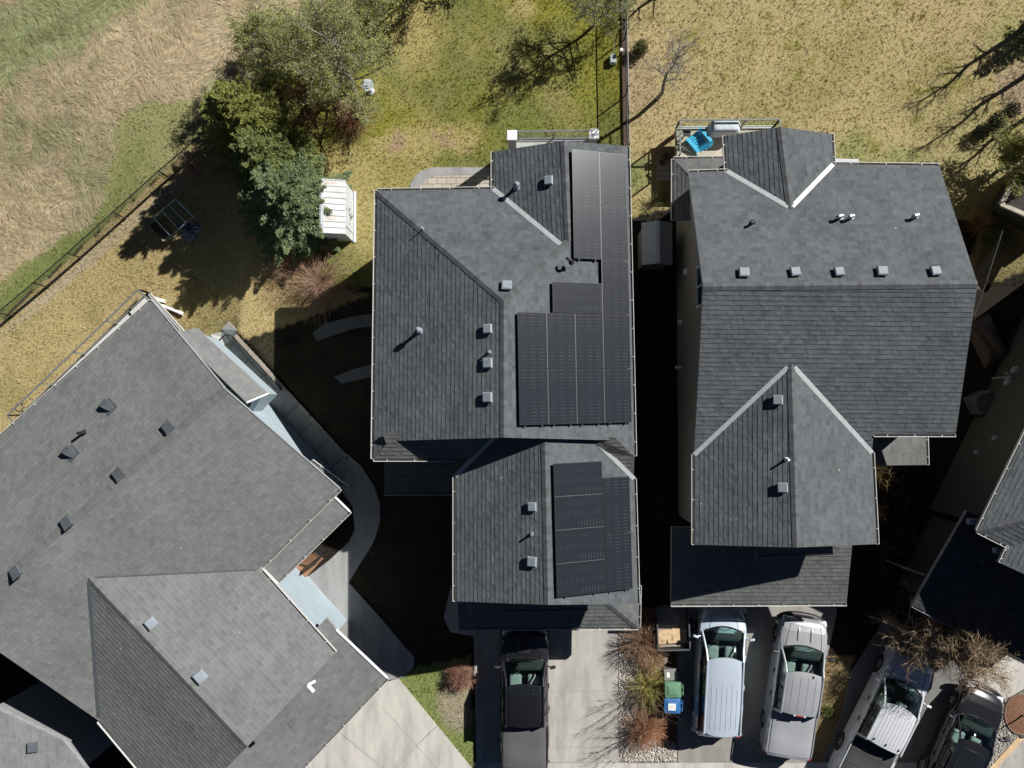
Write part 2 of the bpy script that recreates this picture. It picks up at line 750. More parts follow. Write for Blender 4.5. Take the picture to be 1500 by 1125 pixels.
def fastmesh(name, verts, quads_or_tris, nper, mats, tone=None, parent=None, base=None):
    """large plant meshes from numpy arrays"""
    me = bpy.data.meshes.new(name)
    off = np.zeros(3)
    if parent is not None:
        off = np.array(root_loc(parent))
    elif base is not None:
        off = np.array(base)
    verts = np.asarray(verts, dtype=np.float32) - off.astype(np.float32)
    f = np.asarray(quads_or_tris, dtype=np.int32)
    me.vertices.add(len(verts))
    me.vertices.foreach_set('co', verts.ravel())
    me.loops.add(f.size)
    me.loops.foreach_set('vertex_index', f.ravel())
    me.polygons.add(len(f))
    me.polygons.foreach_set('loop_start', np.arange(0, f.size, nper, dtype=np.int32))
    if not isinstance(mats, (list, tuple)):
        mats = [mats]
    for m in mats:
        me.materials.append(m)
    if tone is not None:
        a = me.attributes.new('tone', 'FLOAT_COLOR', 'POINT')
        c = np.ones((len(verts), 4), dtype=np.float32)
        c[:, :3] = tone
        a.data.foreach_set('color', c.ravel())
    me.update(calc_edges=True)
    o = bpy.data.objects.new(name, me)
    COL.objects.link(o)
    if parent is not None:
        o.parent = parent
    else:
        o.location = off
    return o
# ------------------------------------------------------------------ light
SUN_EL = R(40.0)
SUN_AZ = (0.807, 0.591)
sdir = Vector((SUN_AZ[0] * math.cos(SUN_EL), SUN_AZ[1] * math.cos(SUN_EL), math.sin(SUN_EL)))
sl = bpy.data.lights.new('sun', 'SUN')
sl.energy = 5.0
sl.angle = R(0.5)
sl.color = (1.0, 0.975, 0.935)
so = bpy.data.objects.new('sun', sl)
COL.objects.link(so)
so.location = sdir * 60
so.rotation_euler = (-sdir).to_track_quat('-Z', 'Y').to_euler()
wd = bpy.data.worlds.new('World')
SC.world = wd
wd.use_nodes = True
wn = wd.node_tree
sky = wn.nodes.new('ShaderNodeTexSky')
sky.sky_type = 'NISHITA'
sky.sun_disc = False
sky.sun_elevation = SUN_EL
sky.sun_rotation = math.atan2(SUN_AZ[0], SUN_AZ[1])
sky.air_density = 0.28
sky.dust_density = 0.1
sky.altitude = 1500
sky.ozone_density = 1.0
wn.links.new(sky.outputs[0], wn.nodes['Background'].inputs['Color'])
wn.nodes['Background'].inputs['Strength'].default_value = 0.05
SC.view_settings.view_transform = 'Standard'
SC.view_settings.look = 'None'
SC.view_settings.exposure = 0.0
SC.view_settings.gamma = 1.0
SC.cycles.max_bounces = 6
SC.cycles.transparent_max_bounces = 12

# ------------------------------------------------------------------ materials
M_SH_C = shingle_mat('dark_slate_shingles', (0.034, 0.0385, 0.042), (0.126, 0.139, 0.146))
M_SH_R = shingle_mat('slate_shingles', (0.034, 0.038, 0.041), (0.126, 0.137, 0.144))
M_SH_L = shingle_mat('weathered_grey_shingles', (0.094, 0.098, 0.096), (0.200, 0.206, 0.201), bump=0.010)
M_GUT_IN = mat('gutter_inside_shade', (0.16, 0.16, 0.155), 0.6)  # trough toned darker than the white gutter for the shade inside it
M_SH_P = shingle_mat('brownish_grey_shingles', (0.050, 0.053, 0.051), (0.150, 0.156, 0.150))
M_CAP_D = shingle_mat('ridge_shingles', (0.036, 0.039, 0.042), (0.125, 0.133, 0.14), row=.16, bump=.004)
M_CAP_L = shingle_mat('pale_ridge_shingles', (0.086, 0.089, 0.087), (0.180, 0.185, 0.180), row=.16, bump=.003)
M_SH_F = shingle_mat('shade_darkened_shingles', (0.014, 0.015, 0.016), (0.060, 0.064, 0.066))  # slate shingle tone about halved, shade of the low roof painted in
M_FASCIA = mat('fascia_paint', (0.30, 0.30, 0.31), 0.5)
M_GUTTER = mat('white_gutter', (0.60, 0.59, 0.565), 0.4, var=0.08)
M_FLASH = mat('pale_valley_metal', (0.40, 0.42, 0.43), 0.45, metal=0.0, var=0.12)
M_SID_BLUE = siding_mat('blue_grey_siding', (0.35, 0.42, 0.46))
M_SID_TAUPE = siding_mat('taupe_siding', (0.30, 0.265, 0.215))
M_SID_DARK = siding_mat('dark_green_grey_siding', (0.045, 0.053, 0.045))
M_SID_GREY = siding_mat('grey_siding', (0.24, 0.245, 0.25))
M_WHITE = mat('white_paint', (0.80, 0.80, 0.79), 0.45, var=0.06)
M_GREY_METAL = mat('grey_vent_paint', (0.25, 0.285, 0.315), 0.42, var=0.12)
M_DARK_METAL = mat('dark_vent_paint', (0.085, 0.095, 0.105), 0.5, var=0.15)
M_BLACK_METAL = mat('black_powder_coat', (0.022, 0.022, 0.023), 0.45)
M_STEEL = mat('galvanised_steel', (0.60, 0.62, 0.63), 0.35, metal=0.7, var=0.1)
M_RAIL = mat('grey_railing_metal', (0.16, 0.165, 0.16), 0.45)
M_BLACK_PLASTIC = mat('black_plastic', (0.018, 0.018, 0.02), 0.55)
M_GLASS = glass_mat('clear_glass')
M_GLASS_CAR = glass_mat('car_glass', (0.62, 0.76, 0.72), 1.5)
M_GLASS_DARK = mat('window_glass', (0.012, 0.014, 0.017), 0.06, var=0.1)
M_PANEL = panel_mat('solar_cells')
M_PANEL_FRAME = mat('black_panel_frame', (0.030, 0.031, 0.034), 0.35)
M_RAILPV = mat('bare_aluminium', (0.105, 0.11, 0.115), 0.45, metal=0.2)
M_CONC = mat('pale_concrete', (0.50, 0.475, 0.43), 0.85, var=0.09, scale=0.7, bump=0.004, bscale=60, detail=9, stain=0.30)
M_CONC2 = mat('grey_concrete', (0.30, 0.30, 0.295), 0.85, var=0.1, scale=0.8, bump=0.004, bscale=60, detail=9, stain=0.30)
M_CONC3 = mat('drive_concrete', (0.40, 0.38, 0.345), 0.85, var=0.12, scale=0.6, bump=0.004, bscale=60, detail=9, stain=0.30)
M_CONC4 = mat('shade_darkened_concrete', (0.13, 0.13, 0.13), 0.85, var=0.15, scale=1.2)  # concrete darkened in colour for shaded paths and step edges
M_GLASS_PANE = glass_mat('railing_glass', (0.90, 0.94, 0.91), 1.08, 0.05)
M_CONC5 = mat('shade_toned_drive_concrete', (0.285, 0.272, 0.245), 0.85, var=0.14, scale=0.6, bump=0.004, bscale=60, detail=9, stain=0.25)  # drive concrete darkened to deepen the house's shade on it
M_CONC6 = mat('deep_shade_drive_concrete', (0.17, 0.165, 0.155), 0.85, var=0.14, scale=0.6, bump=0.004, bscale=60, detail=9, stain=0.25)  # same for the far right drive, shade put into the colour
M_JOINT = mat('joint_filler', (0.30, 0.285, 0.255), 0.9)
M_SLAB = mat('pale_slab', (0.50, 0.49, 0.45), 0.85, var=0.12, scale=3)
M_WOOD_BROWN = mat('brown_stained_wood', (0.30, 0.155, 0.085), 0.6, var=0.2, scale=4)
M_WOOD_GREY = mat('weathered_deck_wood', (0.47, 0.42, 0.34), 0.75, var=0.2, scale=3)
M_WOOD_RAW = mat('raw_lumber', (0.56, 0.40, 0.24), 0.7, var=0.2, scale=4)
M_WOOD_OLD = mat('grey_old_lumber', (0.30, 0.26, 0.21), 0.8, var=0.3, scale=4)
M_DECKMEM = mat('pale_deck_membrane', (0.52, 0.51, 0.47), 0.7, var=0.08, scale=2)
M_MULCH = mat('bark_mulch', (0.11, 0.070, 0.045), 0.95, var=0.5, scale=16, bump=0.03, bscale=25)
M_REDMULCH = mat('red_brown_mulch', (0.19, 0.095, 0.055), 0.95, var=0.5, scale=18, bump=0.03, bscale=30)
M_GRAVELBED = mat('gravel_base', (0.34, 0.305, 0.26), 0.95, var=0.4, scale=22, bump=0.02, bscale=45)
M_STONE = mat('pebbles', (0.46, 0.42, 0.37), 0.85, var=0.2, scale=9, island=0.45)
M_STONE2 = mat('fine_gravel', (0.40, 0.38, 0.34), 0.85, var=0.2, scale=9, island=0.4)
M_BARK = mat('bark', (0.115, 0.095, 0.075), 0.9, var=0.3, scale=8)
M_BARK_PALE = mat('pale_bark', (0.26, 0.24, 0.20), 0.9, var=0.3, scale=8)


def paver_mat(name, c1, c2):
    m, nt, b = nmat(name)
    L = nt.links
    tc = N(nt, 'ShaderNodeTexCoord')
    br = N(nt, 'ShaderNodeTexBrick')
    br.inputs['Color1'].default_value = rgba(c1)
    br.inputs['Color2'].default_value = rgba(c2)
    br.inputs['Mortar'].default_value = rgba(mul(c1, 0.45))
    br.inputs['Scale'].default_value = 1.0
    br.inputs['Mortar Size'].default_value = 0.012
    br.inputs['Brick Width'].default_value = 0.40
    br.inputs['Row Height'].default_value = 0.27
    L.new(tc.outputs['Object'], br.inputs['Vector'])
    L.new(br.outputs['Color'], b.inputs['Base Color'])
    bp = N(nt, 'ShaderNodeBump')
    bp.inputs['Distance'].default_value = 0.01
    bp.invert = True
    L.new(br.outputs['Fac'], bp.inputs['Height'])
    L.new(bp.outputs['Normal'], b.inputs['Normal'])
    b.inputs['Roughness'].default_value = 0.85
    return m


M_PAVER = paver_mat('tan_pavers', (0.40, 0.35, 0.28), (0.50, 0.45, 0.37))

# ------------------------------------------------------------------ ground zones, read in photograph pixels on the ground
# soil and turf colour (albedo) of each place
C_LAWN = np.array((0.225, 0.215, 0.040))
C_LAWN_DRY = np.array((0.355, 0.300, 0.120))
C_TAN = np.array((0.410, 0.340, 0.168))
C_TAN2 = np.array((0.320, 0.276, 0.118))
C_STRAW = np.array((0.430, 0.358, 0.232))
C_STRAWGREEN = np.array((0.230, 0.235, 0.115))
C_MOWN = np.array((0.285, 0.275, 0.125))
C_GREEN = np.array((0.155, 0.180, 0.060))
C_SHADED_SOIL = np.array((0.022, 0.018, 0.013))  # soil colour lowered so the shaded side yards go near black
C_FRONT = np.array((0.200, 0.235, 0.075))
C_DRYSOIL = np.array((0.32, 0.285, 0.195))
C_STONEBED = np.array((0.26, 0.20, 0.15))

MEADOW = [(-900, 900), (-900, -900), (520, -900), (470, 20), (390, 95), (305, 185), (285, 143), (200, 150), (170, 172), (158, 262), (147, 298), (136, 322), (60, 370), (0, 408), (-100, 476)]


def smooth(e0, e1, v):
    t = np.clip((v - e0) / (e1 - e0), 0, 1)
    return t * t * (3 - 2 * t)


def blob(px, py, cx, cy, rx, ry, ang=0.0):
    c, s = math.cos(ang), math.sin(ang)
    dx, dy = px - cx, py - cy
    a = (dx * c + dy * s) / rx
    b = (-dx * s + dy * c) / ry
    return np.clip(1.25 - np.sqrt(a * a + b * b), 0, 1)


def zone_colour(x, y):
    """albedo of turf and soil at ground points (world arrays)"""
    z = gzn(x, y)
    px, py = to_px_n(x, y, z)
    n1 = fbm(x, y, 0.55, 1)
    n2 = fbm(x, y, 1.6, 5)
    n3 = fbm(x, y, 0.25, 9)
    n5 = fbm(x, y, 0.16, 17)
    jx = (n2 - 0.5) * 36
    jy = (fbm(x, y, 1.5, 13) - 0.5) * 36
    qx, qy = px + jx, py + jy
    c = np.zeros((len(x), 3))

    def lay(col, m):
        m = np.clip(m, 0, 1)[:, None]
        c[:] = c * (1 - m) + np.asarray(col) * m

    # default: side yard soil and thin turf, colour darkened to deepen their shade
    lay(C_SHADED_SOIL, np.ones(len(x)))
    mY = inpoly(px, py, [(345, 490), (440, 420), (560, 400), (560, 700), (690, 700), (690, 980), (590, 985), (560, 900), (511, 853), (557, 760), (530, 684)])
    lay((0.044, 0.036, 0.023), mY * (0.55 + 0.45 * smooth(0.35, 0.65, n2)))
    # centre back lawn
    mC = inpoly(px, py, [(380, 60), (600, -900), (916, -900), (918, 300), (560, 300), (560, 420), (440, 420), (400, 300)])
    lay(C_LAWN, mC * 1.0)
    lay(C_LAWN_DRY, mC * smooth(0.42, 0.74, n1) * 0.75)
    lay(C_GREEN * 0.9, mC * smooth(0.52, 0.75, n3) * 0.6)
    for b in ((500, 260, 75, 55), (600, 215, 40, 26), (665, 205, 42, 24), (560, 215, 20, 18), (530, 330, 40, 60), (767, 16, 22, 14), (600, 50, 60, 60)):
        lay(C_LAWN_DRY * 1.05, mC * blob(qx, qy, *b) * 1.3)
    for b in ((588, 216, 16, 15), (664, 208, 18, 10), (635, 205, 14, 8), (678, 224, 14, 8)):
        lay((0.36, 0.26, 0.16), mC * smooth(0.25, 0.75, blob(qx, qy, *b)) * smooth(0.25, 0.6, n2))
    # right back lawn
    mR = inpoly(px, py, [(914, 320), (914, -900), (2600, -900), (2600, 240), (1440, 330), (1330, 300), (1080, 280)])
    lay(C_TAN, mR * 1.0)
    lay(C_TAN2, mR * smooth(0.44, 0.72, n1) * 0.8)
    lay(C_LAWN * 0.95, mR * smooth(0.60, 0.80, n2) * 0.75)
    for b in ((1250, 215, 40, 26), (1410, 205, 70, 60), (1480, 75, 40, 50), (930, 250, 25, 30), (1330, 232, 60, 14)):
        lay(C_TAN2 * np.array((0.85, 1.0, 0.9)), mR * blob(qx, qy, *b))
    lay(C_STONEBED * 0.95, mR * smooth(0.2, 0.7, blob(qx, qy, 935, 118, 30, 60)) * 0.8)
    lay(C_STONEBED, mR * smooth(0.2, 0.5, blob(qx, qy, 1500, 128, 40, 46)))
    lay(C_STRAW * np.array((1.02, .98, .82)), mR * smooth(0.5, 0.72, n5) * 0.6)
    # left back yard between fence and deck
    mL = inpoly(px, py, [(-900, 1500), (-900, 900), (-100, 560), (0, 472), (310, 190), (400, 300), (440, 420), (545, 430), (440, 470), (352, 500), (330, 530), (200, 440), (0, 640), (-300, 900)])
    lay(C_TAN * np.array((1.04, 1.0, 0.98)), mL * 1.0)
    lay(C_TAN2, mL * smooth(0.45, 0.72, n1) * 0.8)
    lay(C_STRAW * 0.95, mL * blob(px, py, 130, 380, 230, 10, -0.72) * 1.2)
    lay((0.235, 0.150, 0.080), mL * blob(qx, qy, 470, 415, 100, 45) * 0.8)
    # meadow beyond the fence
    mM = inpoly(px, py, [(-900, 900), (-900, -900), (560, -900), (520, 20), (438, 70), (310, 190), (0, 468), (-100, 556)])
    lay(C_MOWN, mM * 1.0)
    lay(C_TAN * 0.95, mM * smooth(0.45, 0.7, n1) * 0.75)
    dfen = (py - 468) * 0.755 + px * 0.68        # distance across the fence line
    lay(C_GREEN * 1.15, mM * blob(px, py, 70, 395, 190, 34, -0.70) * 1.2)
    lay(C_GREEN * 1.25, mM * blob(qx, qy, 185, 255, 30, 70, 0.5) * 0.7)
    mS = inpoly(qx * 0.5 + px * 0.5, qy * 0.5 + py * 0.5, MEADOW)
    lay(C_STRAW, mS * 1.0)
    lay(C_STRAWGREEN * 1.1, mS * smooth(0.54, 0.74, n1) * 0.6)
    lay(C_STRAWGREEN, mS * blob(qx, qy, 60, 200, 110, 90, 0.3) * 0.75 * smooth(.3, .55, n2))
    lay(C_MOWN * np.array((1.05, 1.12, 1.25)), mM * smooth(0.2, 0.6, blob(qx, qy, 60, 40, 240, 58, -0.47)))
    lay(C_GREEN, mM * smooth(0.2, 0.9, blob(qx, qy, 70, 45, 130, 14, -0.47)) * 0.4)
    lay(C_STRAW * 1.12, mM * smooth(0.3, 0.9, blob(px + jx * .3, py + jy * .3, 145, 70, 190, 9, -0.72)) * 0.8)
    # front garden wedge
    mF = inpoly(px, py, [(560, 990), (690, 960), (694, 1130), (690, 1125)])
    lay(C_FRONT, mF * 1.0)
    lay(C_DRYSOIL, mF * smooth(0.1, 0.5, blob(qx * .3 + px * .7, qy * .3 + py * .7, 672, 1022, 32, 52)))
    # bed between the two right hand drives
    lay((0.23, 0.17, 0.085), 1.0 * inpoly(px, py, [(1190, 960), (1250, 960), (1240, 1050), (1205, 1130), (1185, 1130)]))
    lay((0.21, 0.175, 0.08), inpoly(px, py, [(1395, 430), (1440, 335), (1540, 300), (1540, 380), (1440, 420)]) * 1.0)
    return c, px, py


# ------------------------------------------------------------------ terrain: one sheet to the horizon
def make_ground():
    st = 0.16
    xs = np.concatenate([np.array([-900, -400, -180, -90, -50, -34]), np.arange(-26, 26.01, st), np.array([34, 50, 90, 180, 400, 900])])
    ys = np.concatenate([np.array([-900, -400, -180, -90, -50, -30]), np.arange(-20, 22.01, st), np.array([30, 50, 90, 180, 400, 900])])
    X, Y = np.meshgrid(xs, ys)
    x, y = X.ravel(), Y.ravel()
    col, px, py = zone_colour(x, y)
    z = gzn(x, y) + (fbm(x, y, 0.8, 3) - 0.5) * 0.05 * (np.abs(x) < 26)
    # ground under paving is flat
    nx, ny = len(xs), len(ys)
    idx = np.arange(nx * ny).reshape(ny, nx)
    f = np.stack([idx[:-1, :-1], idx[:-1, 1:], idx[1:, 1:], idx[1:, :-1]], -1).reshape(-1, 4)
    z = np.minimum(z, gzn(x, y) - 0.006 + 0 * z)
    m, nt, b = nmat('turf_and_soil')
    L = nt.links
    a = N(nt, 'ShaderNodeAttribute', attribute_name='tone')
    tc = N(nt, 'ShaderNodeTexCoord')
    no = N(nt, 'ShaderNodeTexNoise')
    no.inputs['Scale'].default_value = 9
    no.inputs['Detail'].default_value = 6
    no.inputs['Roughness'].default_value = 0.7
    L.new(tc.outputs['Object'], no.inputs['Vector'])
    mr = N(nt, 'ShaderNodeMapRange')
    mr.inputs['From Min'].default_value = 0.3
    mr.inputs['From Max'].default_value = 0.7
    mr.inputs['To Min'].default_value = 0.62
    mr.inputs['To Max'].default_value = 1.18
    L.new(no.outputs['Fac'], mr.inputs['Value'])
    hs = N(nt, 'ShaderNodeHueSaturation')
    L.new(a.outputs['Color'], hs.inputs['Color'])
    L.new(mr.outputs[0], hs.inputs['Value'])
    L.new(hs.outputs['Color'], b.inputs['Base Color'])
    b.inputs['Roughness'].default_value = 0.95
    b.inputs['Specular IOR Level'].default_value = 0.15
    bp = N(nt, 'ShaderNodeBump')
    bp.inputs['Distance'].default_value = 0.05
    L.new(no.outputs['Fac'], bp.inputs['Height'])
    L.new(bp.outputs['Normal'], b.inputs['Normal'])
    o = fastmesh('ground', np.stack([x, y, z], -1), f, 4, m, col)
    o['kind'] = 'structure'
    return o


make_ground()

# ------------------------------------------------------------------ paving
PAVED = []            # ground outlines in photo pixels, kept free of grass


def paving(name, px_poly, material, dz=0.0, th=0.1, top=0.035):
    PAVED.append(px_poly)
    # fine enough to follow the fall of the ground
    mb = MB()
    pts = [ag(*p) for p in px_poly]
    pl = [(p.x, p.y) for p in pts]
    bm = bmesh.new()
    vs = [bm.verts.new((p[0], p[1], 0)) for p in pl]
    bm.faces.new(vs)
    ymin = min(p[1] for p in pl)
    ymax = max(p[1] for p in pl)
    if ymax > -3.4:
        yy = math.ceil(max(ymin, -3.4) / 0.4) * 0.4
        while yy < min(ymax, 1.4):
            bmesh.ops.bisect_plane(bm, geom=bm.verts[:] + bm.edges[:] + bm.faces[:], plane_co=(0, yy, 0), plane_no=(0, 1, 0))
            yy += 0.4
    bmesh.ops.recalc_face_normals(bm, faces=bm.faces[:])
    bm.normal_update()
    if sum(f.normal.z * f.calc_area() for f in bm.faces) < 0:
        bmesh.ops.reverse_faces(bm, faces=bm.faces[:])
    r = bmesh.ops.extrude_face_region(bm, geom=bm.faces[:])
    up = [g for g in r['geom'] if isinstance(g, bmesh.types.BMVert)]
    ups = set(up)
    for v in bm.verts:
        v.co.z = gz(v.co.x, v.co.y) + (top + dz if v in ups else -th)
    bmesh.ops.recalc_face_normals(bm, faces=bm.faces[:])
    me = bpy.data.meshes.new(name)
    cx = sum(p[0] for p in pl) / len(pl)
    cy = sum(p[1] for p in pl) / len(pl)
    bmesh.ops.translate(bm, verts=bm.verts[:], vec=(-cx, -cy, 0))
    bm.to_mesh(me)
    bm.free()
    me.materials.append(material)
    o = bpy.data.objects.new(name, me)
    COL.objects.link(o)
    o.location = (cx, cy, 0)
    o['kind'] = 'structure'
    return o


def joint(mb, a, b, w=0.018, top=0.035):
    """groove filler between concrete slabs"""
    pa, pb = ag(*a), ag(*b)
    n = 6
    for i in range(n):
        p = pa.lerp(pb, i / n)
        q = pa.lerp(pb, (i + 1) / n)
        p.z = gz(p.x, p.y) + top
        q.z = gz(q.x, q.y) + top
        mb.bar(p, q, w, 0.008)


paving('driveway', [(520, 940), (566, 996), (584, 994), (640, 1062), (693, 1127), (760, 1210), (330, 1210), (400, 1060)], M_CONC)
paving('driveway', [(660, 860), (650, 905), (660, 926), (694, 932), (698, 1116), (908, 1116), (905, 928), (905, 850)], M_CONC3)
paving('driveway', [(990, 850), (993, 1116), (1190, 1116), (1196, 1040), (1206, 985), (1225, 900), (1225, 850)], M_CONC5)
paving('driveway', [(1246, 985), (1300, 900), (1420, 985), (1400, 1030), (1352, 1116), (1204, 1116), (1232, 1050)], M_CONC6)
paving('footpath', [(484, 690), (500, 718), (517, 742), (520, 775), (512, 793), (483, 820), (434, 858), (440, 880), (512, 950), (560, 1000), (590, 992), (606, 977), (607, 962), (590, 944), (560, 908), (511, 853), (530, 822), (547, 795), (557, 764), (557, 738), (548, 712), (530, 684), (508, 664)], M_CONC2)
paving('sidewalk', [(694, 1116), (700, 1200), (1470, 1200), (1352, 1116.5), (1190, 1116.5), (993, 1116.5), (940, 1118), (908, 1116.5)], M_CONC)
paving('footpath', [(1398, 1010), (1440, 985), (1520, 925), (1560, 975), (1480, 1020), (1440, 1036)], M_CONC)
paving('patio', [(604, 300), (604, 274), (609, 263), (618, 254), (632, 249), (724, 249), (740, 300)], M_PAVER)
paving('patio_border', [(601, 300), (601, 272), (607, 260), (617, 251), (631, 245.5), (724, 245.5), (724, 256), (640, 257), (626, 262), (617, 271), (613, 285), (613, 300)], M_CONC2, dz=0.012)
paving('patio', [(962, 236), (1000, 236), (1000, 264), (962, 264)], M_PAVER)
paving('stepping_slab', [(308, 490), (328, 486), (342, 497), (325, 508)], M_SLAB)
paving('stepping_slab', [(325, 482), (335, 471), (348, 484), (338, 494)], M_SLAB)
paving('path', [(458, 488), (475, 474), (520, 463), (560, 458), (560, 476), (520, 481), (480, 494), (464, 500)], M_CONC4)
paving('path', [(490, 552), (520, 540), (560, 530), (560, 548), (500, 562)], M_CONC4)
paving('kerb_strip', [(1500, 1068), (1380, 1200), (1386, 1204), (1530, 1048)], M_WOOD_RAW, top=0.06)
paving('sidewalk', [(1503, 1072), (1390, 1205), (1700, 1205), (1640, 960)], M_CONC3)
mbj = MB()
for a, b in (((700, 1012), (904, 1012)), ((696, 1094), (905, 1094)), ((803, 925), (803, 1113)),
             ((995, 1092), (1186, 1092)), ((995, 1012), (1200, 1012)), ((995, 1094), (1010, 1113)), ((660, 1046), (585, 1113)), ((640, 1062), (580, 1125)), ((500, 1075), (560, 1125)),
             ((560, 1035), (640, 1125)), ((510, 742), (551, 727)), ((512, 792), (545, 810)), ((482, 876), (545, 820 + 70)), ((520, 912), (572, 922)), ((553, 946), (590, 946)),
             ((810, 1116), (814, 1160)), ((945, 1118), (945, 1160)), ((1003, 1118), (1003, 1160)), ((1062, 1118), (1062, 1160)), ((1120, 1118), (1120, 1160)),
             ((700, 1116.5), (1352, 1116.5)), ((482, 1060), (700, 1230))):
    joint(mbj, a, b)
mbj.build('paving_joints', M_JOINT)['kind'] = 'structure'
paving('gravel_bed', [(905.5, 900), (905.5, 1115.5), (992, 1115.5), (990, 900)], M_GRAVELBED, top=0.02)
paving('mulch_bed', [(935, 890), (940, 1000), (930, 1050), (965, 1090), (991, 1100), (990, 890)], M_MULCH, top=0.035)
paving('gravel_bed', [(1397, 1014), (1440, 1037), (1482, 1021), (1560, 977), (1620, 960), (1502, 1066), (1380, 1198), (1350, 1114), (1400, 1032)], M_GRAVELBED, top=0.02)


def stones(name, poly, n, rmin, rmax, material, dz=0.03, dens=None):
    """loose pebbles: nobody could count them"""
    ico = bmesh.new()
    bmesh.ops.create_icosphere(ico, subdivisions=1, radius=1)
    bv = np.array([v.co[:] for v in ico.verts])
    bf = np.array([[v.index for v in f.verts] for f in ico.faces])
    ico.free()
    xs = [p[0] for p in poly]
    ys = [p[1] for p in poly]
    V = []
    F = []
    k = 0
    while k < n:
        px = random.uniform(min(xs), max(xs))
        py = random.uniform(min(ys), max(ys))
        if not inpoly(np.array([px]), np.array([py]), poly)[0]:
            continue
        if dens and random.random() > dens(px, py):
            continue
        p = ag(px, py)
        r = random.uniform(rmin, rmax)
        s = np.array((r * random.uniform(.8, 1.3), r * random.uniform(.7, 1.1), r * random.uniform(.5, .8)))
        a = random.uniform(0, 6.28)
        ro = np.array(((math.cos(a), -math.sin(a), 0), (math.sin(a), math.cos(a), 0), (0, 0, 1)))
        v = (bv * (1 + (RNG.random((len(bv), 1)) - .5) * .35) * s) @ ro.T + np.array((p.x, p.y, p.z + dz + s[2] * .5))
        V.append(v)
        F.append(bf + k * len(bv))
        k += 1
    o = fastmesh(name, np.concatenate(V), np.concatenate(F), 3, material)
    o['kind'] = 'stuff'
    return o


o = stones('river_pebbles', [(906, 918), (906, 1115), (990, 1115), (990, 1090), (950, 1060), (940, 1000), (932, 925)], 3400, 0.018, 0.048, M_STONE)
tag(o, 'pale river pebbles spread along the driveway edge', 'pebbles')
o = stones('fine_gravel', [(1400, 1016), (1440, 1038), (1482, 1022), (1540, 985), (1502, 1066), (1400, 1180), (1360, 1114), (1400, 1034)], 4200, 0.016, 0.034, M_STONE2)
tag(o, 'fine pale gravel around the round mulch ring', 'gravel')
o = stones('leaf_litter', [(1215, 640), (1330, 690), (1350, 860), (1230, 960), (1210, 990), (1290, 900), (1290, 660)], 700, 0.02, 0.05, M_MULCH)
tag(o, 'dark bark chips and litter beside the right hand house', 'litter')
# ------------------------------------------------------------------ roofs and walls
UPV = Vector((0, 0, 1))


def axes(n):
    h = UPV.cross(n)
    if h.length < 1e-4:
        h = Vector((1, 0, 0))
    h.normalize()
    return h, n.cross(h).normalized()


class Roof:
    def __init__(s):
        s.fac = []

    def face(s, pts):
        pts = [Vector(p) for p in pts]
        n = Vector((0, 0, 0))
        for i in range(len(pts)):
            n += pts[i].cross(pts[(i + 1) % len(pts)])
        n.normalize()
        if n.z < 0:
            pts = pts[::-1]
            n = -n
        s.fac.append((pts, n))
        return (pts[0], n)

    def z(s, x, y):
        r = None
        for pts, n in s.fac:
            if inpoly(np.array([x]), np.array([y]), pts)[0]:
                zz = zplane((pts[0], n), x, y)
                r = zz if r is None else max(r, zz)
        return r

    def build(s, name, parent, m, t=0.2):
        mb = MB()
        for pts, n in s.fac:
            h, u = axes(n)
            o = len(mb.v)
            k = len(pts)
            mb.v.extend([tuple(p) for p in pts] + [(p.x, p.y, p.z - t) for p in pts])
            mb.uv[len(mb.f)] = [(p.dot(h), p.dot(u)) for p in pts]
            mb.f.append(tuple(range(o, o + k)))
            mb.mi.append(0)
            mb.f.append(tuple(range(o + 2 * k - 1, o + k - 1, -1)))
            mb.mi.append(1)
            for i in range(k):
                a, b = pts[i], pts[(i + 1) % k]
                shared = False
                for p2, n2 in s.fac:
                    if p2 is pts:
                        continue
                    for j in range(len(p2)):
                        c, d = p2[j], p2[(j + 1) % len(p2)]
                        if (a - d).length < 0.12 and (b - c).length < 0.12:
                            shared = True
                if shared:
                    continue
                j = (i + 1) % k
                mb.f.append((o + i, o + k + i, o + k + j, o + j))
                mb.mi.append(1)
        return mb.build(name, [m, M_FASCIA], parent)


def ridge_cap(roof, a, b, na, nb, m, w=0.15):
    """tabs folded over a ridge or hip, lifted a little off both slopes"""
    mb = MB()
    a = Vector(a) + UPV * 0.03
    b = Vector(b) + UPV * 0.03
    d = (b - a).normalized()
    L_ = (b - a).length
    for n in (na, nb):
        s = n.cross(d).normalized()
        if s.z > 0:
            s = -s
        q = [a, b, b + s * w - n * 0.012, a + s * w - n * 0.012]
        nn = (q[1] - q[0]).cross(q[2] - q[0])
        uv = [(0, 0), (0, L_), (w, L_), (w, 0)]
        if nn.z < 0:
            q = q[::-1]
            uv = uv[::-1]
        mb.add(q, [(0, 1, 2, 3)], 0, [uv])
    return mb.build('ridge_cap', m, roof)


def strip_on(roof, name, a, b, n, m, w=0.16, lift=0.022):
    """sheet metal strip lying in a valley"""
    mb = MB()
    a = Vector(a)
    b = Vector(b)
    d = (b - a).normalized()
    M = Matrix((d, n.cross(d).normalized(), n)).transposed()
    mb.box((a + b) / 2 + n * lift, ((b - a).length, w, 0.012), M=M)
    return mb.build(name, m, roof)


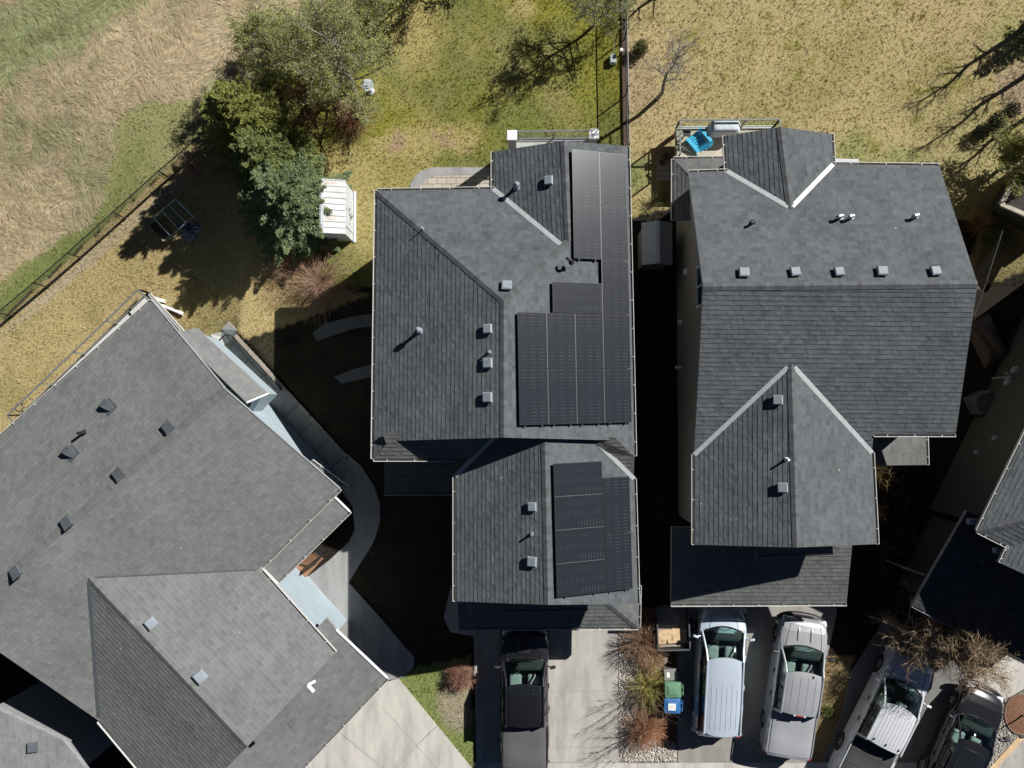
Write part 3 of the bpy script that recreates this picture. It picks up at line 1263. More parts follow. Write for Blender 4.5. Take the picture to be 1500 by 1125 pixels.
def gutter(parent, a, b, centre, m=None, hang=0.95, name='gutter', w=0.078):
    a = Vector(a)
    b = Vector(b)
    d = (b - a)
    L_ = d.length
    d = d.normalized()
    out = Vector((d.y, -d.x, 0)).normalized()
    c = Vector(centre)
    if (c - a).dot(out) > 0:
        out = -out
    z = UPV
    M = Matrix((d, out, z)).transposed()
    mid = (a + b) / 2
    mb = MB()
    mb.box(mid + out * (w + 0.012) + z * -0.045, (L_, 0.018, 0.13), M=M)
    mb.box(mid + out * (w / 2 + 0.005) + z * -0.108, (L_, w - 0.02, 0.015), mi=1, M=M)
    mb.box(mid + out * 0.012 + z * -0.075, (L_, 0.012, 0.10), mi=1, M=M)
    for e in (a, b):
        mb.box(e + out * (w / 2 + 0.006) + z * -0.05, (0.012, w - 0.018, 0.11), M=M)
    k = max(2, int(L_ / hang))
    for i in range(k):
        p = a + d * (L_ * (i + 0.5) / k)
        mb.box(p + out * (w / 2 + 0.01) + z * 0.006, (0.026, w - 0.02, 0.012), M=M)
    return mb.build(name, [m or M_GUTTER, M_GUT_IN], parent)


def inset(poly, d):
    n = len(poly)
    a = sum(poly[i][0] * poly[(i + 1) % n][1] - poly[(i + 1) % n][0] * poly[i][1] for i in range(n))
    if a < 0:
        poly = poly[::-1]
    r = []
    for i in range(n):
        p0 = Vector(poly[i - 1][:2])
        p1 = Vector(poly[i][:2])
        p2 = Vector(poly[(i + 1) % n][:2])
        e1 = (p1 - p0).normalized()
        e2 = (p2 - p1).normalized()
        n1 = Vector((-e1.y, e1.x))
        n2 = Vector((-e2.y, e2.x))
        k = 1 + n1.dot(n2)
        if k < 0.2:
            r.append(p1 + n1 * d)
        else:
            r.append(p1 + (n1 + n2) * (d / k))
    return r


def wall_strip(mb, p0, p1, zb, roofs, dflt, drop=0.12):
    p0 = Vector(p0[:2])
    p1 = Vector(p1[:2])
    n = max(1, int((p1 - p0).length / 0.3))
    prev = None
    for i in range(n + 1):
        p = p0.lerp(p1, i / n)
        z = None
        for r in roofs:
            q = r.z(p.x, p.y)
            if q is not None:
                z = q if z is None else max(z, q)
        z = (z - drop) if z is not None else (prev if prev is not None else dflt)
        zb_ = zb(p.x, p.y) if callable(zb) else zb
        z = max(z, zb_ + 0.01)
        mb.v.append((p.x, p.y, zb_))
        mb.v.append((p.x, p.y, z))
        if i:
            k = len(mb.v)
            mb.f.append((k - 4, k - 2, k - 1, k - 3))
            mb.mi.append(0)
        prev = z


def walls(name, parent, foot, zb, roofs, m, dflt=5.1):
    mb = MB()
    n = len(foot)
    for i in range(n):
        wall_strip(mb, foot[i], foot[(i + 1) % n], zb, roofs, dflt)
    return mb.build(name, m, parent)


def frame_at(a, b, t, centre):
    """point along a wall and its axes (along, out, up)"""
    a = Vector((a[0], a[1], 0))
    b = Vector((b[0], b[1], 0))
    d = (b - a).normalized()
    out = Vector((d.y, -d.x, 0))
    if (Vector((centre[0], centre[1], 0)) - a).dot(out) > 0:
        out = -out
    return a.lerp(b, t), Matrix((d, out, UPV)).transposed(), d, out


def window(parent, a, b, t, z0, z1, w, centre, bars=1, fm=None):
    p, M, d, out = frame_at(a, b, t, centre)
    h = z1 - z0
    zc = (z0 + z1) / 2
    mb = MB()
    fw = 0.07
    c = p + UPV * zc
    mb.box(c + d * (w / 2) + out * 0.035, (fw, 0.07, h + fw), M=M)
    mb.box(c - d * (w / 2) + out * 0.035, (fw, 0.07, h + fw), M=M)
    mb.box(c + UPV * (h / 2) + out * 0.037, (w - fw, 0.07, fw), M=M)
    mb.box(c - UPV * (h / 2) + out * 0.037, (w - fw, 0.07, fw), M=M)
    for k in range(bars):
        mb.box(c + d * (w * ((k + 1) / (bars + 1) - .5)) + out * 0.03, (0.05, 0.05, h - fw), M=M)
    f = mb.build('window', fm or M_WHITE, parent)
    g = MB()
    g.box(c + out * 0.012, (w - fw, 0.02, h - fw), M=M)
    g.build('pane', M_GLASS_DARK, f)
    return f


def wall_vent(parent, a, b, t, z, centre, s=0.24, m=None, name='wall_vent'):
    p, M, d, out = frame_at(a, b, t, centre)
    mb = MB()
    mb.box(p + UPV * z + out * 0.05, (s, 0.10, s), M=M)
    mb.box(p + UPV * (z - 0.01) + out * 0.115, (s * .8, 0.03, s * .7), M=M)
    return mb.build(name, m or M_WHITE, parent)


# ---- things standing on roofs
def box_vent(roof, px, py, pl, m=None, s=0.335, hgt=0.16, turn=None):
    turn = random.uniform(-.06, .06) if turn is None else turn
    s *= random.uniform(.94, 1.06)
    hgt *= random.uniform(.9, 1.12)
    n = pl[1]
    h, u = axes(n)
    p = on(pl, px, py)
    mb = MB()
    M = Matrix((h, u, n)).transposed() @ Matrix.Rotation(turn, 3, 'Z')
    a, b = s / 2, s * 0.40
    z0, z1 = 0.02, hgt
    vs = [(-a * .82, -a * .82, z0), (a * .82, -a * .82, z0), (a * .82, a * .82, z0), (-a * .82, a * .82, z0),
          (-a * .82, -a * .82, z1 * .55), (a * .82, -a * .82, z1 * .55), (a * .82, a * .82, z1 * .55), (-a * .82, a * .82, z1 * .55)]
    mb.add([p + M @ Vector(v) for v in vs], [(0, 1, 5, 4), (1, 2, 6, 5), (2, 3, 7, 6), (3, 0, 4, 7), (4, 5, 6, 7)])
    vs = [(-a, -a, z1 * .5), (a, -a, z1 * .5), (a, a, z1 * .5), (-a, a, z1 * .5), (-a, -a, z1 * .78), (a, -a, z1 * .78), (a, a, z1 * .78), (-a, a, z1 * .78),
          (-b, -b, z1), (b, -b, z1), (b, b, z1), (-b, b, z1)]
    mb.add([p + M @ Vector(v) for v in vs], [(3, 2, 1, 0), (0, 1, 5, 4), (1, 2, 6, 5), (2, 3, 7, 6), (3, 0, 4, 7), (4, 5, 9, 8), (5, 6, 10, 9), (6, 7, 11, 10), (7, 4, 8, 11), (8, 9, 10, 11)])
    return mb.build('roof_vent', m or M_GREY_METAL, roof)


def pipe(roof, px, py, pl, r=0.07, hgt=0.45, m=None, name='vent_pipe', cap=True):
    p = on(pl, px, py)
    n = pl[1]
    mb = MB()
    h, u = axes(n)
    M = Matrix((h, u, n)).transposed()
    mb.box(p + n * 0.010, (r * 3.4, r * 3.4, 0.01), M=M)
    mb.tube([p, p + UPV * 0.10], [r * 2.0, r * 1.15], 14)
    mb.cyl(p, r, hgt, 14)
    if cap:
        mb.cyl(p + UPV * (hgt - 0.02), r * 1.7, 0.09, 14, r2=r * 1.5)
        mb.tube([p + UPV * (hgt + 0.07), p + UPV * (hgt + 0.13)], [r * 1.5, r * .5], 14)
    return mb.build(name, m or M_STEEL, roof, smooth=True)


def goose(roof, px, py, pl, m=None, s=1.0, ang=0.0):
    """short pipe bent over at the top"""
    p = on(pl, px, py)
    mb = MB()
    c, q = math.cos(ang), math.sin(ang)
    mb.cyl(p, 0.13 * s, 0.05, 14, r2=0.10 * s)
    mb.tube([p, p + UPV * 0.22 * s, p + Vector((c * .05, q * .05, .31)) * s, p + Vector((c * .16, q * .16, .33)) * s, p + Vector((c * .24, q * .24, .24)) * s], [0.065 * s] * 5, 10)
    return mb.build('vent_pipe', m or M_BLACK_PLASTIC, roof, smooth=True)


def hood_vent(roof, px, py, pl, m, ang):
    """slant-backed exhaust hood"""
    p = on(pl, px, py)
    n = pl[1]
    h, u = axes(n)
    M = Matrix((h, u, n)).transposed() @ Matrix.Rotation(ang, 3, 'Z')
    mb = MB()
    mb.box(p + n * 0.012, (0.46, 0.5, 0.016), M=M)
    w, l, z = 0.15, 0.2, 0.24
    vs = [(-w, -l, .02), (w, -l, .02), (w * .6, l, .02), (-w * .6, l, .02), (-w, -l, z), (w, -l, z), (w * .85, -l * .1, z), (-w * .85, -l * .1, z), (w * .5, l, .05), (-w * .5, l, .05)]
    mb.add([p + M @ Vector(v) for v in vs], [(0, 1, 5, 4), (4, 5, 6, 7), (7, 6, 8, 9), (1, 2, 8, 6, 5), (3, 0, 4, 7, 9), (2, 3, 9, 8)])
    return mb.build('exhaust_hood', m, roof)


def gable_fill(parent, p0, p1, zb, roofs, m, name='gable_wall'):
    mb = MB()
    wall_strip(mb, p0, p1, zb, roofs, 5.0, drop=0.10)
    return mb.build(name, m, parent)


FOOT = []      # building outlines in the world, kept free of plants

# =================================================================== CENTRE HOUSE (with the solar panels)
ZE, ZR = 5.3, 7.15
A_ = at(552, 280, ZE)
B_ = at(547, 672, ZE)
AP = at(738, 440, ZR)
RS0 = at(738, 641, ZR)
pW = plane(A_, B_, (AP + RS0) / 2)
pE = plane(at(920, 215, ZE), at(929, 668, ZE), (AP + RS0) / 2)
apex = on(pW, 738, 440)
rS = on(pW, 738, 641)
NB = at(723, 277, ZE)
pN = plane(A_, NB, apex)
_d = pN[1].cross(pE[1]).normalized()
if _d.x < 0:
    _d = -_d
_k = 0.5
for _ in range(40):                # where the bump ridge dies into the north slope
    _k += (833 - to_px(apex + _d * _k)[0]) / 45
bumpI = apex + _d * _k
bumpT = on(pE, 826, 206)
pBW = plane(at(723, 250, ZE), bumpT, bumpI)
pS = plane(B_, at(668, 672, ZE), on(pW, 567, 648) + Vector((0, 0, 0.10)))
house = thing('house', 'dark grey two storey house with solar panels on both of its roofs', 'house', ((A_.x + 920 * 0) * 0 + at(740, 560, 0).x, at(740, 560, 0).y, -1.2), group='two storey houses')
RC = Roof()
fW = RC.face([A_, apex, rS, on(pW, 567, 646), B_])
fN = RC.face([A_, NB, on(pN, 821, 358), bumpI, apex])
fE = RC.face([apex, bumpI, bumpT, on(pE, 919, 214), on(pE, 929, 668), on(pE, 899, 645), rS])
fBW = RC.face([bumpT, bumpI, on(pBW, 821, 358), NB, at(723, 222, ZE)])
roofC = RC.build('roof', house, M_SH_C)
RCS = Roof()
zsk = lambda px, py: on(pS, px, py)
RCS.face([B_, on(pS, 668, 672), on(pS, 690, 672), on(pS, 724, 636), on(pS, 560, 636), on(pS, 566, 650)])
RCS.face([on(pS, 724, 640), on(pS, 872, 640), on(pS, 928, 701), on(pS, 929.5, 669), on(pS, 900, 640)])
roofCS = RCS.build('skirt_roof', house, M_SH_P)
# garage wing
gW0, gW1 = on(pS, 667, 697), at(667, 880, on(pS, 667, 697).z)
zG = gW0.z
gE0, gE1 = at(928.5, 701, zG), at(934, 884, zG)
zGR = zG + 1.36
gR0, gR1 = at(798, 640, zGR), at(803, 886, zGR)
RG = Roof()
pGW = plane(gW0, gW1, gR1)
pGE = plane(gE0, gE1, gR1)
gR0 = on(pGE, 798, 640)
fGW = RG.face([gW0, on(pGW, 726, 640), gR0, gR1, on(pGW, 667, 881)])
fGE = RG.face([gR0, on(pGE, 868, 642), gE0, on(pGE, 934, 885), gR1])
roofG = RG.build('garage_roof', house, M_SH_C)
# low pent roof over the garage door
RK = Roof()
zK = 2.75
pK = plane(at(672, 920, zK), at(935, 919, zK), at(800, 872, zK + 0.50))
pKE = plane(at(935, 919, zK), at(936, 850, zK), at(889, 880, on(pK, 889, 880).z))
RK.face([at(672, 920, zK), at(935, 919, zK), on(pK, 886, 878), on(pK, 862, 850), on(pK, 669, 850)])
RK.face([at(935, 919, zK), on(pKE, 936, 850), on(pKE, 862, 850), on(pKE, 886, 878)])
roofK = RK.build('pent_roof', house, M_SH_P)
# walls
fc = [at(x, y, ZE) for x, y in ((552, 280), (723, 280), (723, 222), (920, 214), (929, 700), (929, 880), (669, 880), (669, 672), (547, 672))]
footC = inset(fc, 0.42)
FOOT.append(footC)
walls('wall', house, footC, -1.5, [RC, RG, RCS], M_SID_GREY)
gable_fill(house, at(575, 633, 6), at(905, 633, 6), 4.5, [RC], M_SID_GREY)
# bay ledge on the garage gable
mb = MB()
b0, b1 = at(740, 893.5, 4.1), at(861, 891, 4.1)
bt0, bt1 = at(740, 868, 4.45), at(861, 866, 4.45)
mb.slab([b0, b1, bt1, bt0], 0.12)
bay = mb.build('bay_roof', M_SH_P, house)
gutter(bay, b0, b1, at(800, 860, 4), name='bay_trim', m=M_GREY_METAL)
CC = at(740, 500, 5)
RCE = Roof()
pe_ = plane(at(563, 722, 2.7), at(668, 722, 2.7), at(620, 680, 3.1))
RCE.face([at(563, 722, 2.7), at(690, 722, 2.7), on(pe_, 690, 640), on(pe_, 563, 640)])
roofCE = RCE.build('porch_roof', house, M_SH_C)
gutter(roofCE, at(563, 722, 2.7), at(672, 722, 2.7), CC)
for a, b in ((on(pW, 552, 279), on(pW, 547, 672)), (A_, NB), (at(723, 222, ZE), NB), (on(pE, 919, 214), on(pE, 929, 668)), (B_, on(pS, 668, 672))):
    gutter(roofC, a, b, CC)
for a, b in ((gW0, on(pGW, 667, 881)), (gE0, on(pGE, 934, 885))):
    gutter(roofG, a, b, at(800, 780, 4))
gutter(roofK, at(672, 920, zK), at(935, 919, zK), at(800, 860, 3))
gutter(roofK, at(935, 919, zK), on(pKE, 936, 858), at(800, 860, 3))
ridge_cap(roofC, A_, apex, fW[1], fN[1], M_CAP_D)
ridge_cap(roofC, apex, rS, fW[1], fE[1], M_CAP_D)
ridge_cap(roofC, apex, bumpI, fN[1], fE[1], M_CAP_D)
ridge_cap(roofC, bumpI, bumpT, fBW[1], fE[1], M_CAP_D)
ridge_cap(roofG, gR0, gR1, fGW[1], fGE[1], M_CAP_D)
ridge_cap(roofK, at(935, 919, zK), on(pK, 886, 878), pK[1], pKE[1], M_CAP_D)
strip_on(roofC, 'valley_flashing', NB, on(pN, 821, 358), (fN[1] + fBW[1]).normalized(), M_FLASH)
strip_on(roofG, 'valley_flashing', on(pGE, 872, 645), gE0, (fGE[1] + pS[1]).normalized(), M_FLASH, lift=0.03)
strip_on(roofG, 'valley_flashing', on(pGW, 724, 641), gW0, (fGW[1] + pS[1]).normalized(), M_FLASH, lift=0.03)
for x, y in ((716, 482), (716, 532), (716, 582)):
    box_vent(roofC, x, y, pW)
box_vent(roofC, 742, 420, pN)
box_vent(roofC, 805, 265, pBW)
for x, y in ((781, 742), (781, 822)):
    box_vent(roofG, x, y, pGW)
pipe(roofC, 615, 485, pW, 0.065, 0.48, M_GREY_METAL)
pipe(roofC, 757, 275, pBW, 0.065, 0.45, M_GREY_METAL)
pipe(roofC, 717, 516, pW, 0.04, 0.25, M_STEEL, cap=False)
pipe(roofG, 779, 782, pGW, 0.04, 0.25, M_STEEL, cap=False)
goose(roofC, 837, 384, pN, s=0.8, ang=2.6)
pipe(roofC, 620, 336, pN, 0.02, 0.35, M_WHITE, cap=False)
window(house, footC[0], footC[1], 0.4, 2.6, 3.8, 1.4, CC)


# ---- solar panels
def panel_set(pl, ox, oy, eave_a, eave_b, specs, group):
    n = pl[1]
    O = on(pl, ox, oy)
    V = (eave_b - eave_a).normalized()          # towards the street
    U = V.cross(n).normalized()
    if U.z > 0:
        U = -U
    for (u0, u1, v0, v1, land, trim, feet, label) in specs:
        g = 0.010
        c = O + U * ((u0 + u1) / 2) + V * ((v0 + v1) / 2) + n * 0.13
        M = Matrix((U, V, n)).transposed()
        if M.determinant() < 0:
            M = Matrix((U, -V, n)).transposed()
        w, l = u1 - u0 - 2 * g, v1 - v0 - 2 * g
        mb = MB()
        mb.box(c, (w, l, 0.04), M=M)
        o = mb.build('solar_panel', M_PANEL_FRAME)
        tag(o, label, 'solar panel', group)
        q = MB()
        e = 0.012
        cs = [Vector((sx * (w / 2 - e), sy * (l / 2 - e), 0.0225)) for sx, sy in ((-1, -1), (1, -1), (1, 1), (-1, 1))]
        ws = [c + M @ p for p in cs]
        uv = [(p.x + w / 2, p.y + l / 2) for p in cs]
        if land:
            uv = [(b, a) for a, b in uv]
        q.add(ws, [(0, 1, 2, 3)], 0, [uv])
        q.build('cell_sheet', M_PANEL, o)
        if trim:
            t = MB()
            for side in trim:
                if side == 'u':
                    t.box(c + M @ Vector((-w / 2 - g, 0, 0.012)), (0.014, l, 0.03), M=M)
                if side == 'v':
                    t.box(c + V * (l / 2 + g) + n * 0.012, (w, 0.014, 0.03), M=M)
            t.build('edge_trim', M_RAILPV, o)
        if feet:
            for k in (-.3, .3):
                t = MB()
                t.box(c + U * (w * k) + V * (l / 2 + 0.03) - n * 0.03, (0.05, 0.06, 0.04), M=M)
                t.build('rail_end', M_PANEL_FRAME, o)


pO = on(pE, 875, 224)
Vc = (on(pE, 929, 668) - on(pE, 919, 214)).normalized()
PL_ = (on(pE, 878, 620) - pO).dot(Vc) / 5
Uc = Vc.cross(pE[1]).normalized()
if Uc.z > 0:
    Uc = -Uc
PW_ = (on(pE, 914.5, 300) - on(pE, 835, 300)).dot(Uc) / 2
LS = [(0, PW_, k * PL_, (k + 1) * PL_, 0, 'u', k == 4, 'long eastern column solar panel, %s' % t) for k, t in enumerate(
    ('at the top end by the rear gable', 'second from the rear gable', 'the middle one, beside the single sideways panel', 'second from the bottom end', 'at the bottom end of the column'))]
LS += [(-PW_, 0, 0, PL_, 0, '', 0, 'solar panel at the top of the short western column of the rear gable'),
       (-PW_, 0, PL_, 2 * PL_, 0, '', 1, 'solar panel at the foot of the short column, above the black bent pipe')]
LS += [(-PL_ * 1.0, 0, 3 * PL_ - PW_ - 0.01, 3 * PL_ - 0.01, 1, '', 0, 'single solar panel laid sideways above the big array')]
nm = ('far left', 'middle', 'right hand')
for c_ in range(3):
    for r_ in range(2):
        u0 = -(3 - c_) * PW_
        LS.append((u0, u0 + PW_, (3 + r_) * PL_, (4 + r_) * PL_, 0, 'u' if c_ else '', r_, '%s row solar panel of the big array, %s of its three western columns' % (('upper', 'lower')[r_], nm[c_])))
panel_set(pE, 875, 224, on(pE, 919, 214), on(pE, 929, 668), LS, 'solar panels on the main roof')
Vg = (gE1 - gE0).normalized()
Ug = Vg.cross(pGE[1]).normalized()
if Ug.z > 0:
    Ug = -Ug
w4 = (on(pGE, 811, 869) - on(pGE, 811, 673)).dot(Vg) / 4
lg = (on(pGE, 884, 868) - on(pGE, 884, 701)).dot(Vg) / 2
lu = (on(pGE, 883.5, 780) - on(pGE, 812, 780)).dot(Ug)
wu = (on(pGE, 923.5, 780) - on(pGE, 884, 780)).dot(Ug)
LS = []
for k, t in enumerate(('at the top of', 'second from the top in', 'third from the top in', 'at the bottom of')):
    LS.append((-lu, 0, -(4 - k) * w4, -(3 - k) * w4, 1, 'v' if k < 3 else '', k == 3, 'sideways solar panel %s the stack of four on the garage roof' % t))
LS.append((0, wu, -2 * lg, -lg, 0, '', 0, 'upper upright solar panel at the right edge of the garage roof'))
LS.append((0, wu, -lg, 0, 0, '', 1, 'lower upright solar panel at the right edge of the garage roof'))
panel_set(pGE, 884.5, 866, gE0, gE1, LS, 'solar panels on the garage roof')

# =================================================================== RIGHT HAND HOUSE
RZ = 7.2
e0, e1 = at(1008, 253, ZE), at(1376, 243, ZE)
r0 = at(1030, 420, RZ)
pRN = plane(e0, e1, r0)
r1 = on(pRN, 1432, 416)
s0 = at(1280, 636, ZE)
pRS = plane(r0, r1, s0)
houseR = thing('house', 'grey roofed two storey house with bare roof beside the driveway of three vehicles', 'house', (at(1200, 540, 0).x, at(1200, 540, 0).y, -1.2), group='two storey houses')
RR = Roof()
bW0, bW1 = at(1062, 199, ZE), at(1065, 251, ZE)
bE0, bE1 = at(1218, 196, ZE), at(1220, 241, ZE)
bI = on(pRN, 1158, 305)
pB1 = plane(bW0, bW1, bI)
pB2 = plane(bE0, bE1, bI)
bT = on(pB1, 1143, 186)
bI2 = bI
pB2 = plane(bE0, bE1, (bT + bI) / 2)
fRN = RR.face([e0, bW1, bI, bE1, on(pRN, 1376, 243), r1, r0])
fB1 = RR.face([bW0, bT, bI, bW1])
fB2 = RR.face([bT, bE0, bE1, bI])
sI = on(pRS, 1159, 533)
v1, v2 = on(pRS, 1017, 666), on(pRS, 1277, 663)
fRS = RR.face([r0, r1, on(pRS, 1400, 636), on(pRS, 1280, 636), v2, sI, v1])
sT_z = sI.z
g1, g2 = at(1017, 798, v1.z), at(1284, 797, v2.z)
pS1 = plane(v1, g1, sI)
pS2 = plane(v2, g2, sI)
sE = on(pS1, 1167, 802)
pS2 = plane(v2, g2, (sI + sE) / 2)
fS1 = RR.face([v1, sI, sE, g1])
fS2 = RR.face([sI, v2, g2, sE])
roofR = RR.build('roof', houseR, M_SH_R)
# low roofs
RRP = Roof()
zp = 2.35
pP = plane(at(983, 885, zp), at(1240, 884, zp), at(1120, 800, zp + 0.72))
RRP.face([at(983, 885, zp), at(1240, 884, zp), on(pP, 1251, 772), on(pP, 984, 772)])
roofRP = RRP.build('porch_roof', houseR, M_SH_P)
mb = MB()
b0, b1 = at(1108, 814, 3.9), at(1220, 808.5, 3.9)
mb.slab([b0, b1, at(1220, 786, 4.2), at(1108, 790, 4.2)], 0.12)
bay = mb.build('bay_roof', M_SH_P, houseR)
gutter(bay, b0, b1, at(1160, 780, 4), name='bay_trim', m=M_FLASH)
mb = MB()
mb.slab([at(1219, 232, 2.6), at(1258, 233, 2.6), at(1260, 262, 2.85), at(1219, 262, 2.85)], 0.1)
mb.build('awning', M_FLASH, houseR)
RRQ = Roof()
zq = 2.8
pQ = plane(at(1357, 637, zq), at(1357, 681, zq), at(1285, 660, zq + 0.75))
RRQ.face([at(1356, 630, zq), at(1357.5, 681, zq), on(pQ, 1272, 682), on(pQ, 1272, 630)])
roofRQ = RRQ.build('side_entry_roof', houseR, M_SH_P)
RRV = Roof()
zv = 2.8
pV = plane(at(987, 233, zv), at(1062, 232, zv), at(1020, 255, zv + 0.28))
pVW = plane(at(987, 233, zv), at(987, 323, zv), at(1010, 256, on(pV, 1010, 256).z))
RRV.face([at(987, 233, zv), at(1075, 232, zv), on(pV, 1075, 262), on(pV, 1014, 262)])
RRV.face([at(987, 233, zv), on(pVW, 1014, 262), on(pVW, 1016, 322), at(987, 322, zv)])
roofRV = RRV.build('rear_pent_roof', houseR, M_SH_P)
fr_ = [at(x, y, ZE) for x, y in ((1012, 253), (1062, 251), (1064, 199), (1217, 196), (1220, 241), (1376, 243), (1402, 636), (1279, 636), (1284, 797), (1017, 798))]
footR = inset(fr_, 0.40)
FOOT.append(footR)
walls('wall', houseR, footR, -1.5, [RR], M_SID_TAUPE)
CR = at(1200, 540, 5)
for a, b in ((e0, bW1), (bE1, on(pRN, 1376, 243)), (bW0, bW1), (bE0, bE1), (on(pRS, 1280, 636), on(pRS, 1400, 636)), (v1, g1), (v2, g2)):
    gutter(roofR, a, b, CR if a not in (v1, v2) else at(1150, 730, 5))
gutter(roofRP, at(983, 885, zp), at(1240, 884, zp), CR)
gutter(roofRQ, at(1356, 632, zq), at(1357.5, 681, zq), CR)
gutter(roofRV, at(987, 233, zv), at(1062, 232, zv), CR)
gutter(roofRV, at(987, 233, zv), at(987, 322, zv), CR)
ridge_cap(roofR, r0, r1, fRN[1], fRS[1], M_CAP_D)
ridge_cap(roofR, bT, bI, fB1[1], fB2[1], M_CAP_D)
ridge_cap(roofR, sI, sE, fS1[1], fS2[1], M_CAP_D)
for a, b, n in ((bW1, bI, fB1[1] + fRN[1]), (bE1, bI, fB2[1] + fRN[1]), (v1, sI, fS1[1] + fRS[1]), (v2, sI, fS2[1] + fRS[1])):
    a2 = a.lerp(b, 0.0)
    b2 = a.lerp(b, 0.965)
    strip_on(roofR, 'valley_flashing', a2, b2, n.normalized(), M_FLASH)
for x, y in ((1089, 401), (1164, 400), (1228, 400), (1291, 399), (1369, 399)):
    box_vent(roofR, x, y, pRN)
for x, y in ((1140, 586), (1147, 714)):
    box_vent(roofR, x, y, pS1)
for x, y in ((1231, 318), (1247, 318), (1341, 317)):
    goose(roofR, x, y, pRN, M_STEEL, 0.95, 3.4)
goose(roofR, 1103, 326, pRN, s=0.8, ang=3.6)
pipe(roofR, 1152, 673, pS1, 0.04, 0.3, M_WHITE, cap=False)
# west wall: window, vents, meter
wa, wb_ = footR[-1], footR[0]
iW = None
for i in range(len(footR)):
    a, b = footR[i], footR[(i + 1) % len(footR)]
    if abs(a.x - b.x) < 0.9 and abs(a.y - b.y) > 10 and (a.x + b.x) / 2 < at(1100, 500, 5).x:
        iW = (a, b)


def wall_t(seg, px, py, z):
    p = at(px, py, z)
    a, b = seg
    d = b - a
    return max(0.02, min(0.98, ((Vector((p.x, p.y)) - a).dot(d)) / d.dot(d)))


window(houseR, iW[0], iW[1], wall_t(iW, 1024, 417, 5.2), 4.45, 5.75, 1.45, CR)
for x, y, z, s in ((1001, 398, 2.3, .24), (989, 472, 1.0, .2), (1013, 568, 4.8, .14)):
    wall_vent(houseR, iW[0], iW[1], wall_t(iW, x, y, z), z, CR, s)
wall_vent(houseR, iW[0], iW[1], wall_t(iW, 1001, 525, 1.9), 1.9, CR, .34, M_GREY_METAL, 'meter_box')
p, M, d, out = frame_at(iW[0], iW[1], wall_t(iW, 990, 538, 1.2), CR)
mb = MB()
mb.tube([p + UPV * -.2, p + UPV * 1.2 + out * .06, p + UPV * 1.3 + out * .30], 0.045, 8)
mb.build('exhaust_pipe', M_WHITE, houseR, smooth=True)

# =================================================================== LEFT HOUSE (pale roof, turned)
LZ = 6.8
l0, l1 = at(222, 441, ZE), at(-45, 681, ZE)
lr0 = at(330, 571, LZ)
pLN = plane(l0, l1, lr0)
lr1 = on(pLN, 0, 852)
ls0 = at(497, 716, 4.9)
pLS = plane(lr0, lr1, ls0)
lv = on(pLS, 380, 834)
la = on(pLS, 130, 846)
lw = on(pLS, 145, 1056)
houseL = thing('house', 'pale grey roofed house standing at an angle with a railed deck behind', 'house', (at(250, 780, 0).x, at(250, 780, 0).y, -1.2), group='two storey houses')
RL = Roof()
lrx = on(pLN, -75, 915)
fLN = RL.face([l0, lr0, lrx, on(pLN, -180, 803)])
fLS = RL.face([lr0, ls0, lv, la, lw, on(pLS, 0, 956), lrx])
lre = at(363, 1093, la.z)
pGN = plane(la, lre, lv)
gN1 = on(pGN, 490, 957)
lsw = on(pLS, 145, 1056)
pGS = plane(la, lre, lsw)
fGN = RL.face([la, lv, gN1, on(pGN, 363, 1093)])
fGS = RL.face([la, on(pGS, 363, 1093), on(pGS, 262, 1196), lsw])
roofL = RL.build('roof', houseL, M_SH_L)
# skirt over the garage doors
RLS = Roof()
zs = 3.0
k0, k1 = at(567, 993, zs), at(360, 1212, zs)
pk = plane(k0, k1, at(492, 922, zs + 0.62))
RLS.face([k0, k1, on(pk, 285, 1141), on(pk, 280, 1120), on(pk, 478, 905), on(pk, 492, 922)])
roofLS = RLS.build('pent_roof', houseL, M_SH_L)
# entrance porch roof
RLP = Roof()
zpo = 3.3
q0, q1 = at(512, 749, zpo), at(406, 853, zpo)
pq = plane(q0, q1, at(484, 722, zpo + 0.40))
RLP.face([q0, q1, on(pq, 376, 823), on(pq, 470, 708)])
roofLP = RLP.build('porch_roof', houseL, M_SH_L)
# bump-out roof on the side wall
RLB = Roof()
zbo = 3.9
u0_, u1_ = at(287, 480, zbo), at(392, 577, zbo)
pb = plane(u0_, u1_, at(270, 490, zbo + 0.35))
RLB.face([u0_, u1_, on(pb, 361, 590), on(pb, 300, 530), on(pb, 258, 488)])
roofLB = RLB.build('bay_roof', houseL, M_SH_L)
fl_ = [at(x, y, z) for x, y, z in ((213, 450, ZE), (487, 726, 4.9), (381, 834, 4.9), (491, 957, 4.9), (258, 1200, 4.9), (145, 1056, 4.9), (-75, 905, ZE), (-180, 803, ZE))]
footL = inset(fl_, 0.42)
FOOT.append(footL)
walls('wall', houseL, footL, -1.6, [RL], M_SID_BLUE, 4.8)
# garage front carried out under the skirt roof
gq = [at(492, 925, zs + .4), at(560, 992, zs + .1), at(352, 1205, zs), at(280, 1140, zs + .4)]
gq = inset(gq, 1.15)
FOOT.append(gq)
walls('garage_wall', houseL, gq, -0.1, [RLS], M_SID_BLUE, 3.0)
bq = inset([at(289, 481, 3.7), at(392, 576, 3.7), at(350, 620, 3.7), at(247, 525, 3.7)], 0.14)
walls('bay_wall', houseL, bq, 1.7, [RLB], M_SID_BLUE, 3.7)
CL = at(250, 760, 5)
RLQ = Roof()
pz = plane(at(456, 676, 3.0), at(507, 714, 3.0), at(440, 692, 3.25))
RLQ.face([at(456, 676, 3.0), at(507, 714, 3.0), at(493, 729, 3.0), on(pz, 430, 720), on(pz, 430, 690)])
roofLQ = RLQ.build('bay_roof', houseL, M_SH_C, t=.12)
gutter(roofLQ, at(456, 676, 3.0), at(507, 714, 3.0), CL)
